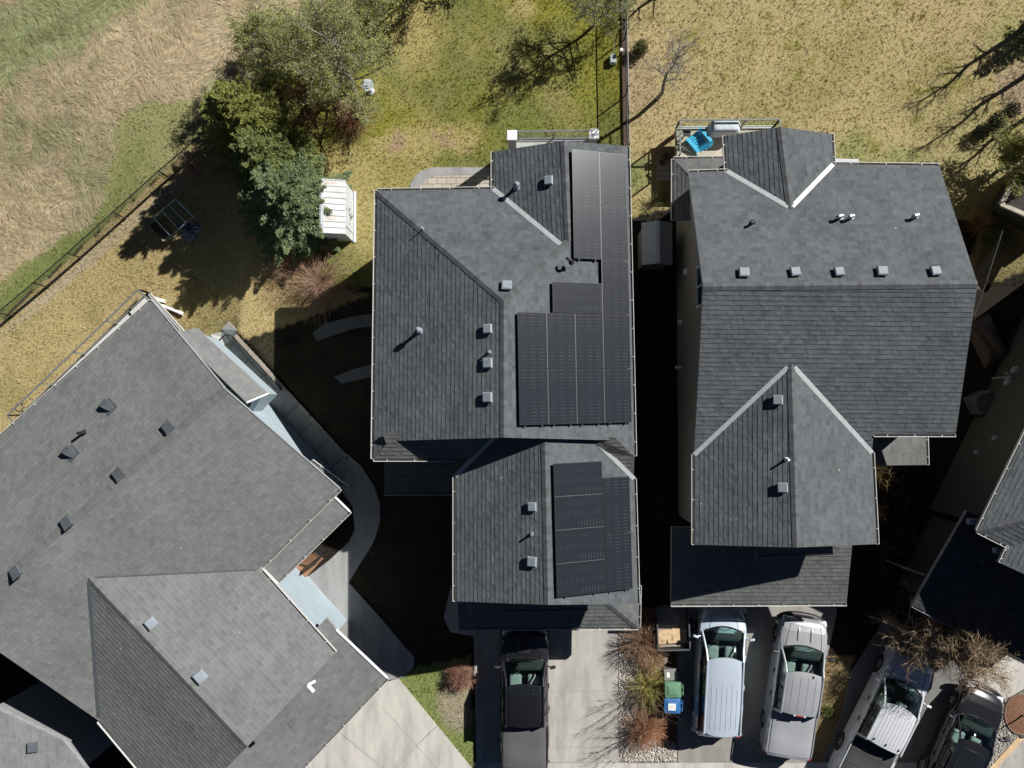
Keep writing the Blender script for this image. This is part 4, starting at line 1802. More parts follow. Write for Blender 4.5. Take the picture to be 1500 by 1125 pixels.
for a, b in ((l0, on(pLN, -180, 803)), (ls0, lv), (lv, gN1), (lsw, on(pGS, 262, 1196))):
    gutter(roofL, a, b, CL if a is not lsw and a is not lv else at(300, 1000, 5))
gutter(roofLS, k0, k1, at(400, 990, 3))
gutter(roofLP, q0, q1, at(380, 740, 3))
for a, b, f in ((l0, lr0, 0), (lr0, ls0, 0)):
    mbr = MB()
    mbr.bar(a - UPV * 0.02 + Vector((.02, .02, 0)), b - UPV * .02 + Vector((.02, .02, 0)), 0.03, 0.09)
    mbr.build('barge_board', M_FLASH, roofL)
for rr, a, b in ((roofLS, k0, on(pk, 492, 922)), (roofLP, q0, on(pq, 470, 708)), (roofLP, q1, on(pq, 376, 823)), (roofLB, u1_, on(pb, 361, 590))):
    mbr = MB()
    mbr.bar(a + UPV * -0.03, b + UPV * -0.03, 0.05, 0.14)
    mbr.build('barge_board', M_WHITE, rr)
ridge_cap(roofL, lr0, lrx, fLN[1], fLS[1], M_CAP_L)
ridge_cap(roofL, la, on(pGN, 363, 1093), fGN[1], fGS[1], M_CAP_L)
strip_on(roofL, 'valley_flashing', la.lerp(lv, .04), la.lerp(lv, .98), (fGN[1] + fLS[1]).normalized(), M_DARK_METAL, w=0.05)
strip_on(roofL, 'valley_flashing', la.lerp(lsw, .03), la.lerp(lsw, .97), (fGS[1] + fLS[1]).normalized(), M_DARK_METAL, w=0.13)
for x, y in ((248, 626), (176, 695), (101, 766), (26, 839)):
    box_vent(roofL, x, y, pLN, M_DARK_METAL, s=0.40)
for x, y in ((222, 913), (294, 991)):
    box_vent(roofL, x, y, pGN, M_GREY_METAL, s=0.38)
for x, y in ((160, 596), (105, 664)):
    hood_vent(roofL, x, y, pLN, M_DARK_METAL, 0.15)
pipe(roofL, 123, 634, pLN, 0.055, 0.42, M_BLACK_PLASTIC, cap=False)
# downspout elbow and small vent on the garage roof
mb = MB()
pe = [on(pGN, 463, 996), on(pGN, 452, 1002), on(pGN, 461, 1012)]
mb.bar(pe[0] + UPV * .09, pe[1] + UPV * .09, 0.09, 0.08)
mb.bar(pe[1] + UPV * .10, pe[2] + UPV * .10, 0.10, 0.09)
mb.build('downspout', M_WHITE, roofL)
box_vent(roofL, 427, 1060, pGN, M_DARK_METAL, s=0.2, hgt=0.12)
# side wall window and pale siding details
# brown porch deck in front of the entrance
mb = MB()
pp = [ag(447, 802), ag(474, 818), ag(438, 858), ag(405, 838)]
mb.prism([(p.x, p.y) for p in pp], -0.05, 0.42)
porch = mb.build('porch_floor', M_WOOD_BROWN, houseL)
mb = MB()
pa, pb_ = at(472, 812, 1.35), at(438, 850, 1.35)
pa0, pb0 = at(456, 808, 1.35), at(472, 812, 1.35)
for a, b in ((pa, pa.lerp(pb_, .55)), (pa0, pb0)):
    mb.bar(a, b, 0.05, 0.05)
    mb.bar(a - UPV * .8, b - UPV * .8, 0.04, 0.04)
    for k in range(6):
        q = a.lerp(b, k / 5)
        mb.bar(q, q - UPV * .93, 0.025, 0.025)
mb.build('porch_railing', M_BLACK_METAL, houseL)

# =================================================================== HOUSE AT THE LOWER LEFT CORNER
houseB = thing('house', 'plain pale grey roof in the lower left corner below a black gap', 'house', (at(0, 1150, 0).x, at(0, 1150, 0).y, 0), group='two storey houses')
RB = Roof()
zB = 4.6
b_a, b_b = at(0, 1041, zB + 0.9), at(92, 1084, zB + 0.2)
pBB = plane(b_a, b_b, at(-80, 1230, zB + 1.6))
RB.face([on(pBB, -160, 966), on(pBB, 92, 1084), on(pBB, 127, 1128), on(pBB, 190, 1230), on(pBB, -160, 1230)])
roofB = RB.build('roof', houseB, M_SH_L)
fb = inset([on(pBB, -150, 975), on(pBB, 92, 1086), on(pBB, 185, 1225), on(pBB, -150, 1225)], 1.3)
FOOT.append(fb)
walls('wall', houseB, fb, -0.2, [RB], M_SID_GREY, 4.4)
box_vent(roofB, 48, 1094, pBB, M_DARK_METAL, s=0.34)

# =================================================================== FAR RIGHT HOUSE
houseF = thing('house', 'dark sided house at the right edge with a low black roof in shade', 'house', (at(1560, 640, 0).x, at(1560, 640, 0).y, -1.0), group='two storey houses')
zF = 5.0
E1 = at(1433, 778, zF)
E2 = at(1645, 345, zF)
al = (E2 - E1).normalized()
inn = Vector((al.y, -al.x, 0)).normalized()
if inn.x < 0:
    inn = -inn
RF = Roof()
Kp = at(1478, 801, zF)
kd = (Kp - E1).dot(inn)
hip = E1 + al * 4.2 + inn * 4.2 + UPV * 1.75
RF.face([E1, E2, E2 + inn * 4.2 + UPV * 1.75, hip])
sl_ = 1.75 / 4.2
K0 = E1 + inn * kd
K1 = K0 + inn * 3 + al * 1.25 + UPV * 1.25 * sl_
RF.face([E1, hip, E1 + al * 1.25 + inn * (kd + 3) + UPV * 1.25 * sl_ + al * 0, K0])
J1 = K0 - al * 0.66
RF.face([K0, J1, J1 + inn * 4 + UPV * 4 * sl_, K0 + inn * 4 + al * 4 + UPV * 4 * sl_])
RF.face([J1 + inn * 4 + UPV * 4 * sl_, J1 + inn * 5.4 + UPV * 2.6 * sl_, K0 + inn * 5.4 + al * 4 + UPV * 2.6 * sl_, K0 + inn * 4 + al * 4 + UPV * 4 * sl_])
roofF = RF.build('roof', houseF, M_SH_C)
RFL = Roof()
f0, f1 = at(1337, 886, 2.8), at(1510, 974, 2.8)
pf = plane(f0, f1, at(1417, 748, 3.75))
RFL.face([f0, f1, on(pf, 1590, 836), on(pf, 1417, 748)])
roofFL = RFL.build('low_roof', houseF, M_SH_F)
ff = [E1 + al * .45 + inn * .45, E2 + inn * .45, E2 + inn * 7, E1 + inn * 7 + al * 6, J1 + inn * 5 + al * 4, J1 + inn * 5 + al * .35, J1 + inn * .45 + al * .35, K0 + inn * .45 + al * .45]
FOOT.append([Vector(p[:2]) for p in ff])
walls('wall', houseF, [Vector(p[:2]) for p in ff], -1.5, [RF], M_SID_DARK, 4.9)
fg = inset([at(1417, 750, 3.2), at(1340, 885, 2.8), at(1506, 972, 2.8), at(1585, 836, 3.2)], 0.4)
FOOT.append(fg)
walls('garage_wall', houseF, fg, -0.1, [RFL], M_SID_DARK, 2.9)
CF = at(1600, 700, 5)
gutter(roofF, E1, E2, CF)
gutter(roofF, E1, K0, CF)
gutter(roofF, K0, J1, CF)
gutter(roofFL, f0, f1, at(1480, 860, 3), m=M_GREY_METAL)
ridge_cap(roofF, E1, hip, RF.fac[0][1], RF.fac[1][1], M_CAP_D)
for (x, y) in ((1424, 764), (1462, 806)):
    p = at(x, y, 4.3)
    mb = MB()
    mb.rbox(p, (0.34, 0.22, 0.26), 0.05, 2)
    mb.build('downspout_head', M_GREY_METAL, houseF)
segF = (Vector(ff[0][:2]), Vector(ff[1][:2]))
for x, y, z, s in ((1482, 497, 2.6, .2), (1476, 463, 1.2, .16), (1456, 527, 1.4, .3), (1452, 548, 1.3, .3), (1437, 632, 2.4, .22), (1417, 656, 1.6, .18)):
    wall_vent(houseF, segF[0], segF[1], wall_t(segF, x, y, z), z, CF, s, M_GREY_METAL)
p, M, d, out = frame_at(segF[0], segF[1], wall_t(segF, 1455, 535, 1.8), CF)
mb = MB()
mb.tube([p + UPV * .1 + out * .08, p + UPV * 1.2 + out * .08, p + UPV * 1.55 + out * .12, p + UPV * 1.6 + out * .4], 0.05, 8)
mb.build('exhaust_pipe', M_STEEL, houseF, smooth=True)
# ------------------------------------------------------------------ steps and retaining wall of the sunken walk
NST = 8
for k in range(NST):
    f0, f1 = k / NST, (k + 1) / NST
    a = (512, 668)
    e = (354, 522)
    c0 = (a[0] + (e[0] - a[0]) * f0, a[1] + (e[1] - a[1]) * f0)
    c1 = (a[0] + (e[0] - a[0]) * f1, a[1] + (e[1] - a[1]) * f1)
zst = [-DROP * (k + .5) / NST + 0.04 for k in range(NST)]
mb = MB()
side = 0.62
for k in range(NST):
    p0 = RW_S.lerp(RW_N, 0.02 + .98 * k / NST)
    p1 = RW_S.lerp(RW_N, 0.02 + .98 * (k + 1) / NST + 0.012)
    z = -DROP * (k + 0.6) / NST + 0.06
    i0, i1 = 0.12, 1.20
    poly = [p0 + _rn * i0, p1 + _rn * i0, p1 + _rn * i1, p0 + _rn * i1]
    mb.prism([(p.x, p.y) for p in poly], z - 0.5, z)
o = mb.build('garden_steps', M_CONC2)
mbn = MB()  # dark bars standing in for the shade at each step edge
for k in range(NST):
    p1 = RW_S.lerp(RW_N, 0.02 + .98 * (k + 1) / NST)
    z = -DROP * (k + 0.6) / NST + 0.06
    mbn.bar(p1 + _rn * .14 + UPV * (z + .004), p1 + _rn * 1.18 + UPV * (z + .004), .045, .012)
mbn.build('step_shade_bars', M_CONC4)['kind'] = 'structure'
o['kind'] = 'structure'
o = thing('retaining_wall', 'low concrete retaining wall with timber cap beside the shaded steps', 'wall', RW_S.lerp(RW_N, .5))
mb = MB()
mb.prism([((p).x, (p).y) for p in (RW_S.lerp(RW_N, .12) - _rn * .03, RW_N - _rn * .03, RW_N + _rn * .10, RW_S.lerp(RW_N, .12) + _rn * .10)], -1.6, 0.02)
mb.build('wall_body', M_CONC2, o)
for k in range(9):
    q0 = RW_S.lerp(RW_N, .13 + .86 * k / 9)
    q1 = RW_S.lerp(RW_N, .13 + .86 * (k + .93) / 9)
    mb = MB()
    mb.bar(q0 + _rn * .035 + UPV * .05, q1 + _rn * .035 + UPV * (.05 + .02 * math.sin(k * 3.1)), 0.16, 0.05)
    mb.build('cap_timber', M_WOOD_OLD, o)
o = thing('handrail', 'black handrail along the shaded steps, from the two loose slabs down', 'railing', RW_N)
ra, rb = RW_N + _rn * .12, RW_S.lerp(RW_N, .62) + _rn * .12
mb = MB()
mb.bar(ra + UPV * .95, rb + UPV * .95, 0.05, 0.05)
mb.bar(ra + UPV * .95, ra + UPV * .95 + _rn * 1.1, 0.05, 0.05)
mb.build('top_rail', M_BLACK_METAL, o)
mb = MB()
mb.bar(ra + UPV * .12, rb + UPV * .12, 0.04, 0.04)
mb.build('bottom_rail', M_BLACK_METAL, o)
for k in range(5):
    q = ra.lerp(rb, k / 4)
    mb = MB()
    mb.bar(q - UPV * .1, q + UPV * .95, 0.05, 0.05)
    mb.build('post', M_BLACK_METAL, o)


# ------------------------------------------------------------------ fences
def mesh_fence(name, label, pts, h=1.25, nsub=None, group=None, m=M_BLACK_METAL, step=2.4, wire=0.10, mesh=True, cat='fence'):
    pts = [Vector(p) for p in pts]
    o = thing(name, label, cat, pts[0], group=group)
    posts = []
    for i in range(len(pts) - 1):
        a, b = pts[i], pts[i + 1]
        n = max(1, round((b - a).length / step))
        for k in range(n + (1 if i == len(pts) - 2 else 0)):
            q = a.lerp(b, k / n)
            posts.append(Vector((q.x, q.y, gz(q.x, q.y))))
    for q in posts:
        mb = MB()
        mb.cyl(q - UPV * .1, 0.03, h + 0.14, 8)
        mb.cyl(q + UPV * (h + .04), 0.036, 0.03, 8, r2=0.012)
        mb.build('post', m, o)
    for nm_, zz, r in (('top_rail', h, 0.026), ('bottom_rail', 0.10, 0.018)):
        mb = MB()
        mb.tube([q + UPV * zz for q in posts], r, 6)
        mb.build(nm_, m, o)
    if mesh:
        mb = MB()
        for i in range(len(posts) - 1):
            a, b = posts[i], posts[i + 1]
            L_ = (b - a).length
            n = int(L_ / wire)
            for k in range(-int(h / wire), n):
                for sgn in (1, -1):
                    x0, x1 = k * wire, k * wire + h - 0.1
                    z0, z1 = 0.1, h
                    if sgn < 0:
                        z0, z1 = h, 0.1
                    # clip to the bay
                    if x1 <= 0 or x0 >= L_:
                        continue
                    c0, c1 = max(0, x0), min(L_, x1)
                    zz0 = z0 + (z1 - z0) * (c0 - x0) / (x1 - x0)
                    zz1 = z0 + (z1 - z0) * (c1 - x0) / (x1 - x0)
                    mb.tube([a.lerp(b, c0 / L_) + UPV * zz0, a.lerp(b, c1 / L_) + UPV * zz1], 0.0035, 3, cap=False)
        mb.build('wire_mesh', m, o)
    return o


def fence_base(px, py):
    p = ag(px, py)
    return p


mesh_fence('wire_fence', 'black wire mesh fence running straight between the green and the tan lawn', [ag(917, 224), ag(914, 60), ag(912, -60)], h=1.2, step=2.3)
mesh_fence('wire_fence', 'long black wire mesh fence slanting along the tall straw grass', [ag(-30, 505), ag(120, 378), ag(318, 204), ag(400, 112), ag(470, 40), ag(540, -30)], h=1.2, step=2.25)
mesh_fence('wire_fence', 'short thin fence in the narrow gap behind the right hand house', [ag(1447, 335), ag(1420, 420), ag(1370, 560)], h=1.3, step=2.2, wire=.14)
o = thing('timber_edging', 'brown timber edging board under the straight wire fence', 'edging', ag(915.5, 150))
mb = MB()
pa, pb_ = ag(919.5, 226) + UPV * .06, ag(915, -30) + UPV * .06
mb.bar(pa, pb_, 0.05, 0.16)
mb.build('board', M_WOOD_OLD, o)
mb = MB()
mb.bar(pa - Vector((.13, 0, 0)), pb_ - Vector((.13, 0, 0)), 0.10, 0.10)
mb.build('footing', M_MULCH, o)
# low fence panel in the dark gap at the far right house
o = thing('wood_fence', 'short grey board fence panel in the dark gap by the low black roof', 'fence', ag(1335, 850))
pa, pb_ = at(1322, 831, 1.7), at(1357, 843, 1.7)
mb = MB()
mb.bar(pa, pb_, 0.09, 0.04)
mb.build('cap_board', M_WOOD_GREY, o)
mb = MB()
d = (pb_ - pa)
for k in range(9):
    q = pa.lerp(pb_, (k + .5) / 9)
    mb.box((q.x, q.y, 0.83), (d.length / 9 * .94, 0.025, 1.62), rz=math.atan2(d.y, d.x))
mb.build('board_panel', M_WOOD_OLD, o)


# ------------------------------------------------------------------ decks
def railing(parent, pts, h=1.0, m=M_RAIL, glass=True, step=1.5, pick=False):
    for i in range(len(pts) - 1):
        a, b = Vector(pts[i]), Vector(pts[i + 1])
        mb = MB()
        mb.bar(a + UPV * h, b + UPV * h, 0.06, 0.045)
        mb.build('handrail', m, parent)
        mb = MB()
        mb.bar(a + UPV * .12, b + UPV * .12, 0.045, 0.035)
        mb.build('bottom_rail', m, parent)
        n = max(1, round((b - a).length / step))
        for k in range(n + 1):
            q = a.lerp(b, k / n)
            mb = MB()
            mb.bar(q - UPV * .02, q + UPV * (h - .025), 0.055, 0.055)
            mb.build('post', m, parent)
        if glass:
            d = (b - a).normalized()
            for k in range(n):
                q0, q1 = a.lerp(b, k / n) + d * .06, a.lerp(b, (k + 1) / n) - d * .06
                mb = MB()
                mb.bar(q0.lerp(q0, 0) + UPV * (h * .55), q1 + UPV * (h * .55), 0.012, h * .74)
                mb.build('glass_pane', M_GLASS_PANE, parent)


# centre house: balcony with white capped pillars
zc = 1.0
o = thing('balcony', 'narrow rear balcony with glass railing between two white capped pillars', 'balcony', ag(812, 235))
c = [at(748, 205, zc), at(873, 204, zc), at(873, 260, zc), at(748, 260, zc)]
mb = MB()
mb.slab(c, 0.22)
mb.build('floor', M_DECKMEM, o)
for x, y in ((750, 198), (870, 196)):
    p = at(x, y, zc + 1.35)
    mb = MB()
    mb.prism([(p.x + sx * .16, p.y + sy * .16) for sx, sy in ((-1, -1), (1, -1), (1, 1), (-1, 1))], -0.1, zc + 1.27)
    pl_ = mb.build('pillar', M_SID_GREY, o)
    mb = MB()
    mb.rbox(p - UPV * .02, (0.40, 0.40, 0.10), 0.02, 2)
    mb.build('cap', M_WHITE, pl_)
railing(o, [at(759, 204, zc), at(863, 203, zc)], 1.0, step=1.6)
mb = MB()
mb.bar(at(757, 205.5, zc) + UPV * .03, at(866, 204.5, zc) + UPV * .03, 0.10, 0.05)
mb.build('edge_trim', M_WHITE, o)

# right house deck
zd = 0.9
o = thing('deck', 'wooden rear deck with glass railing that holds the blue chair', 'deck', ag(1060, 215))
mb = MB()
mb.slab([at(990, 188, zd - .03), at(1134, 187, zd - .03), at(1134, 270, zd - .03), at(990, 270, zd - .03)], 0.2)
mb.build('frame', M_WOOD_OLD, o)
mb = MB()
for k in range(26):
    y0 = 187 + k * 3.3
    a, b = at(990, y0 + 1.65, zd), at(1134, y0 + 1.65, zd)
    mb.bar(a, b, 0.088, 0.03)
mb.build('deck_boards', M_WOOD_GREY, o)
mb = MB()
mb.bar(at(989, 187, zd), at(1134, 186, zd), 0.10, 0.07)
mb.build('edge_trim', M_WHITE, o)
railing(o, [at(990, 236, zd), at(990, 188, zd), at(1132, 187, zd), at(1132, 215, zd)], 1.0, step=1.55)
for x, y in ((992, 192), (1062, 190), (1130, 192)):
    p = at(x, y, zd - .3)
    mb = MB()
    mb.bar((p.x, p.y, -.1), (p.x, p.y, zd - .23), 0.14, 0.14)
    mb.build('support_post', M_WOOD_OLD, o)

# left house deck
zl = 0.95
l_out = [at(217, 427, zl), at(-66, 683, zl)]
DL = (l_out[0] - l_out[1]).normalized()
o = thing('deck', 'raised pale deck with grey railing along the slanted rear eave', 'deck', (at(110, 540, 0).x, at(110, 540, 0).y, -1.2))
perp = Vector((DL.y, -DL.x, 0))
if perp.y > 0:
    perp = -perp
dk_end = at(30, 606, zl)
mb = MB()
mb.slab([l_out[0], dk_end, dk_end + perp * 2.4, l_out[0] + perp * 2.4], 0.24)
mb.build('floor', M_DECKMEM, o)
rin = perp * .08
railing(o, [l_out[0] + rin + perp * 2.2, l_out[0] + rin, dk_end + rin, dk_end + rin + perp * .9], 1.0, glass=False, step=1.75)
for t in (0.02, .35, .68, .98):
    q = l_out[0].lerp(dk_end, t) + perp * .15
    mb = MB()
    mb.bar((q.x, q.y, -1.35), (q.x, q.y, zl - .24), 0.14, 0.14)
    mb.build('support_post', M_WHITE, o)
# hoop standing on the deck
p = at(41, 597, zl)
o = thing('plant_hoop', 'black ring on a stand at the open end of the slanted deck', 'plant stand', p)
mb = MB()
ring = [p + UPV * .62 + Vector((math.cos(a) * .16, math.sin(a) * .16, 0)) for a in [i * math.pi / 8 for i in range(17)]]
mb.tube(ring, 0.022, 8)
mb.build('ring', M_BLACK_METAL, o)
for k in range(3):
    a = k * 2.09
    mb = MB()
    mb.tube([p + Vector((math.cos(a) * .16, math.sin(a) * .16, .62)), p + Vector((math.cos(a) * .2, math.sin(a) * .2, 0))], 0.014, 6)
    mb.build('leg', M_BLACK_METAL, o)
# white drain pipe lying at the deck corner
p0, p1 = ag(238, 448, .12), ag(263, 458, .10)
o = thing('drain_pipe', 'white drain pipe lying on the grass at the deck corner', 'pipe', p0)
mb = MB()
mb.tube([p0 + UPV * .5, p0 + UPV * .1, p0.lerp(p1, .6), p1], 0.07, 10)
mb.build('pipe', M_WHITE, o, smooth=True)
mb = MB()
mb.tube([p1 - (p1 - p0).normalized() * .02, p1 + (p1 - p0).normalized() * .16], 0.085, 10)
mb.build('coupling', M_WHITE, o, smooth=True)


# ------------------------------------------------------------------ blue plastic garden chair and covered barbecue on the deck
def adirondack(p, rz):
    M = mat('turquoise_plastic', (0.035, 0.40, 0.62), 0.45, var=0.1)
    o = thing('garden_chair', 'bright blue slatted plastic garden chair on the wooden deck', 'chair', p, rz)
    for k in range(6):
        mb = MB()
        t = k / 5
        mb.box((0.30 - .52 * t, 0, 0.38 - 0.14 * t), (0.085, 0.54, 0.025), M=Matrix.Rotation(R(14), 3, 'Y'))
        mb.build('seat_slat', M, o, local=True)
    for k in range(5):
        y = (k - 2) * .115
        hh = .78 - .05 * (k - 2) ** 2
        a = Vector((-0.20, y, 0.26))
        b = a + Vector((-math.sin(R(26)) * hh, y * .12, math.cos(R(26)) * hh))
        mb = MB()
        mb.bar(a, b, 0.098, 0.022, up=(1, 0, 0.5))
        mb.build('back_slat', M, o, local=True)
    for s in (-1, 1):
        mb = MB()
        mb.rbox((0.0, s * .34, 0.56), (0.72, 0.14, 0.03), 0.014, 2)
        mb.build('armrest', M, o, local=True)
        mb = MB()
        mb.bar((0.30, s * .31, 0), (0.27, s * .31, .545), 0.09, 0.035)
        mb.build('leg', M, o, local=True)
        mb = MB()
        mb.bar((-0.42, s * .29, 0), (0.30, s * .29, .36), 0.03, 0.10)
        mb.build('leg', M, o, local=True)
    mb = MB()
    mb.box((-0.42, 0, .60), (0.03, 0.56, 0.07))
    mb.build('back_brace', M, o, local=True)
    return o


adirondack(at(1020, 211, zd + .02), R(195 - 90 + 25))
p = at(1057, 194, zd + .015)
M_COVER = mat('pale_blue_cover', (0.46, 0.51, 0.57), 0.6, var=0.1, scale=5, bump=0.02, bscale=6)
o = thing('covered_barbecue', 'wide barbecue under a pale blue grey cover against the deck railing', 'barbecue', p)
mb = MB()
mb.rbox((0, 0, 0.42), (1.25, 0.56, 0.72), 0.10, 4, taper=0.92)
mb.build('cover', M_COVER, o, smooth=True, local=True, angle=50)
mb = MB()
mb.rbox((0, 0.02, 0.79), (1.02, 0.42, 0.12), 0.055, 3)
mb.build('lid_bulge', M_COVER, o, smooth=True, local=True, angle=50)
for sx in (-1, 1):
    for sy in (-1, 1):
        mb = MB()
        mb.tube([(sx * .5, sy * .2 - .02, .05), (sx * .5, sy * .2 + .02, .05)], 0.05, 10)
        mb.build('caster', M_BLACK_PLASTIC, o, local=True)
p = at(1003, 200, zd + .015)
o = thing('plant_stand', 'small dark plant stand in the deck corner beside the blue chair', 'plant stand', p)
mb = MB()
mb.rbox((0, 0, 0.5), (0.3, 0.3, 0.05), 0.02, 2)
mb.build('tray', M_BLACK_METAL, o, local=True)
for sx in (-1, 1):
    for sy in (-1, 1):
        mb = MB()
        mb.bar((sx * .12, sy * .12, 0), (sx * .12, sy * .12, .48), .03, .03)
        mb.build('leg', M_BLACK_METAL, o, local=True)
M_TERRA = mat('terracotta', (0.34, 0.15, 0.085), 0.8, var=0.2)
for k, (x, y, r, lab) in enumerate(((974, 233, .19, 'larger terracotta pot beside the deck on the paving'), (969, 240, .13, 'smaller dark terracotta pot in front of the larger pot'))):
    p = ag(x, y, .04)
    o = thing('plant_pot', lab, 'pot', p, group='pots beside the deck')
    mb = MB()
    mb.tube([(0, 0, 0), (0, 0, r * 1.5), (0, 0, r * 1.5), (0, 0, r * 1.75)], [r * .68, r * .95, r * 1.06, r * 1.06], 20)
    mb.build('pot', M_TERRA, o, local=True, smooth=True)
    mb = MB()
    mb.cyl((0, 0, r * 1.72), r * .9, 0.012, 16)
    mb.build('soil', M_MULCH, o, local=True)


# ------------------------------------------------------------------ sheds
def rib_roof_mat():
    m, nt, b = nmat('rusty_white_sheet')
    L = nt.links
    tc = N(nt, 'ShaderNodeTexCoord')
    n1 = N(nt, 'ShaderNodeTexNoise')
    n1.inputs['Scale'].default_value = 2.2
    n1.inputs['Detail'].default_value = 8
    n1.inputs['Roughness'].default_value = 0.7
    mp = N(nt, 'ShaderNodeMapping')
    mp.inputs['Scale'].default_value = (0.6, 2.2, 1)
    L.new(tc.outputs['Object'], mp.inputs[0])
    L.new(mp.outputs[0], n1.inputs['Vector'])
    cr = N(nt, 'ShaderNodeValToRGB')
    e = cr.color_ramp.elements
    e[0].position = 0.54
    e[0].color = (0.56, 0.57, 0.575, 1)
    e[1].position = 0.78
    e[1].color = (0.26, 0.13, 0.07, 1)
    k = cr.color_ramp.elements.new(0.62)
    k.color = (0.48, 0.42, 0.36, 1)
    L.new(n1.outputs['Fac'], cr.inputs['Fac'])
    L.new(cr.outputs['Color'], b.inputs['Base Color'])
    b.inputs['Roughness'].default_value = 0.55
    return m


M_RUST = rib_roof_mat()
M_SHEDW = mat('white_shed_steel', (0.60, 0.625, 0.65), 0.5, var=0.08, scale=2)
zt, zr_ = 1.75, 2.0
g0 = at(506, 343, zt)
g1_ = at(507, 264, zt)
w_ = 1.0
o = thing('garden_shed', 'white metal garden shed with a rusty ribbed roof beside the spruce', 'shed', (g0.x - w_ / 2, (g0.y + g1_.y) / 2, gz(g0.x, g0.y)))
x0, x1 = g0.x - w_, g0.x
y0, y1 = g0.y, g1_.y
mb = MB()
mb.prism([(x0 + .05, y0 + .05), (x1 - .04, y0 + .05), (x1 - .04, y1 - .05), (x0 + .05, y1 - .05)], -0.1, zt - .02)
mb.add([(x0 + .05, y0 + .05, zt - .02), (x1 - .04, y0 + .05, zt - .02), (x0 + w_ * .12, y0 + .05, zr_ - .04)], [(0, 1, 2)])
mb.add([(x0 + .05, y1 - .05, zt - .02), (x0 + w_ * .12, y1 - .05, zr_ - .04), (x1 - .04, y1 - .05, zt - .02)], [(0, 1, 2)])
body = mb.build('wall', M_SHEDW, o)
mb = MB()
xm = x0 + w_ * .12
for xa, xb, za, zb_ in ((xm, x1, zr_, zt), (xm, x0, zr_, zt + .25)):
    mb.slab([(xa, y0, za), (xb, y0, zb_), (xb, y1, zb_), (xa, y1, za)], 0.03)
    n = 9
    for k in range(n + 1):
        yy = y0 + .02 + (y1 - y0 - .04) * k / n
        mb.bar((xa, yy, za + .014), (xb, yy, zb_ + .014), 0.035, 0.028)
rf = mb.build('roof', M_RUST, o)
mb = MB()
mb.bar((xm, y0, zr_ + .035), (xm, y1, zr_ + .035), 0.12, 0.02)
mb.build('ridge_strip', M_SHEDW, rf)
for k, yy in enumerate((y0 + (y1 - y0) * .33, y0 + (y1 - y0) * .67)):
    mb = MB()
    mb.box((x1 - .03, yy, 0.9), (0.03, (y1 - y0) * .32, 1.55))
    dr = mb.build('door', M_SHEDW, o)
    mb = MB()
    mb.box((x1 - .005, yy + (.25 if k == 0 else -.25), 0.9), (0.04, 0.03, 0.16))
    mb.build('handle', M_DARK_METAL, dr)
mb = MB()
mb.bar((x1 + .04, y0, .03), (x1 + .04, y1, .03), .10, .06)
mb.build('base_rail', M_SHEDW, o)

# resin shed between the houses
M_RESIN = mat('grey_resin', (0.30, 0.32, 0.33), 0.55, var=0.06)
M_RESINW = mat('taupe_resin', (0.22, 0.19, 0.15), 0.6, var=0.1)
a0, a1 = at(940, 326, 2.0), at(985, 326, 2.0)
b0_, b1_ = at(941, 388, 2.0), at(985, 388, 2.0)
o = thing('storage_shed', 'grey resin storage shed with a ridge in the dark gap between two houses', 'shed', (a0.lerp(b1_, .5).x, a0.lerp(b1_, .5).y, 0))
xa, xb, ya, yb = a0.x, a1.x, b0_.y, a0.y
xm = xa + (xb - xa) * .48
mb = MB()
mb.prism([(xa + .1, ya + .1), (xb - .1, ya + .1), (xb - .1, yb - .1), (xa + .1, yb - .1)], -.05, 1.93)
mb.build('wall', M_RESINW, o)
mb = MB()
for (u, v) in ((xa, xm), (xb, xm)):
    mb.slab([(u, ya, 1.98), (v, ya, 2.34), (v, yb, 2.34), (u, yb, 1.98)], 0.05)
rf = mb.build('roof', M_RESIN, o)
mb = MB()
mb.bar((xm, ya, 2.36), (xm, yb, 2.36), 0.14, 0.04)
mb.build('ridge_strip', mat('pale_resin', (0.42, 0.44, 0.45), .5), rf)
mb = MB()
for k in range(4):
    mb.box((xa + .07, yb - .55 - k * .13, 1.6), (0.03, 0.07, 0.10))
mb.build('window_row', M_WHITE, o)
# shed corner at the right edge
zz = 1.5
c = at(1464, 300, zz)
u = (at(1490, 256, zz) - c).normalized()
v = Vector((u.y, -u.x, 0))
if v.x < 0:
    v = -v
o = thing('garden_shed', 'dark roofed garden shed with pale roof edge boards at the right border', 'shed', c + u * 1.2 + v * 1.5 - UPV * zz)
mb = MB()
ps = [c, c + u * 2.6, c + u * 2.6 + v * 3, c + v * 3]
mb.slab([ps[0] + UPV * .1, ps[1] + UPV * .1, ps[2] + UPV * .9, ps[3] + UPV * .9], .08)
mb.build('roof', mat('dark_brown_roofing', (0.045, 0.038, 0.032), .9, var=.3, scale=8, bump=.01), o)
for a, b in ((ps[0], ps[1]), (ps[0], ps[3] + UPV * .8)):
    mb = MB()
    mb.bar(a + UPV * .09, b + UPV * .09, 0.16, 0.14)
    mb.build('edge_board', M_WOOD_GREY, o)
mb = MB()
q = inset(ps, .25)
mb.prism([(p.x, p.y) for p in q], -.1, zz + .05)
mb.build('wall', M_SID_DARK, o)
FOOT.append(q)

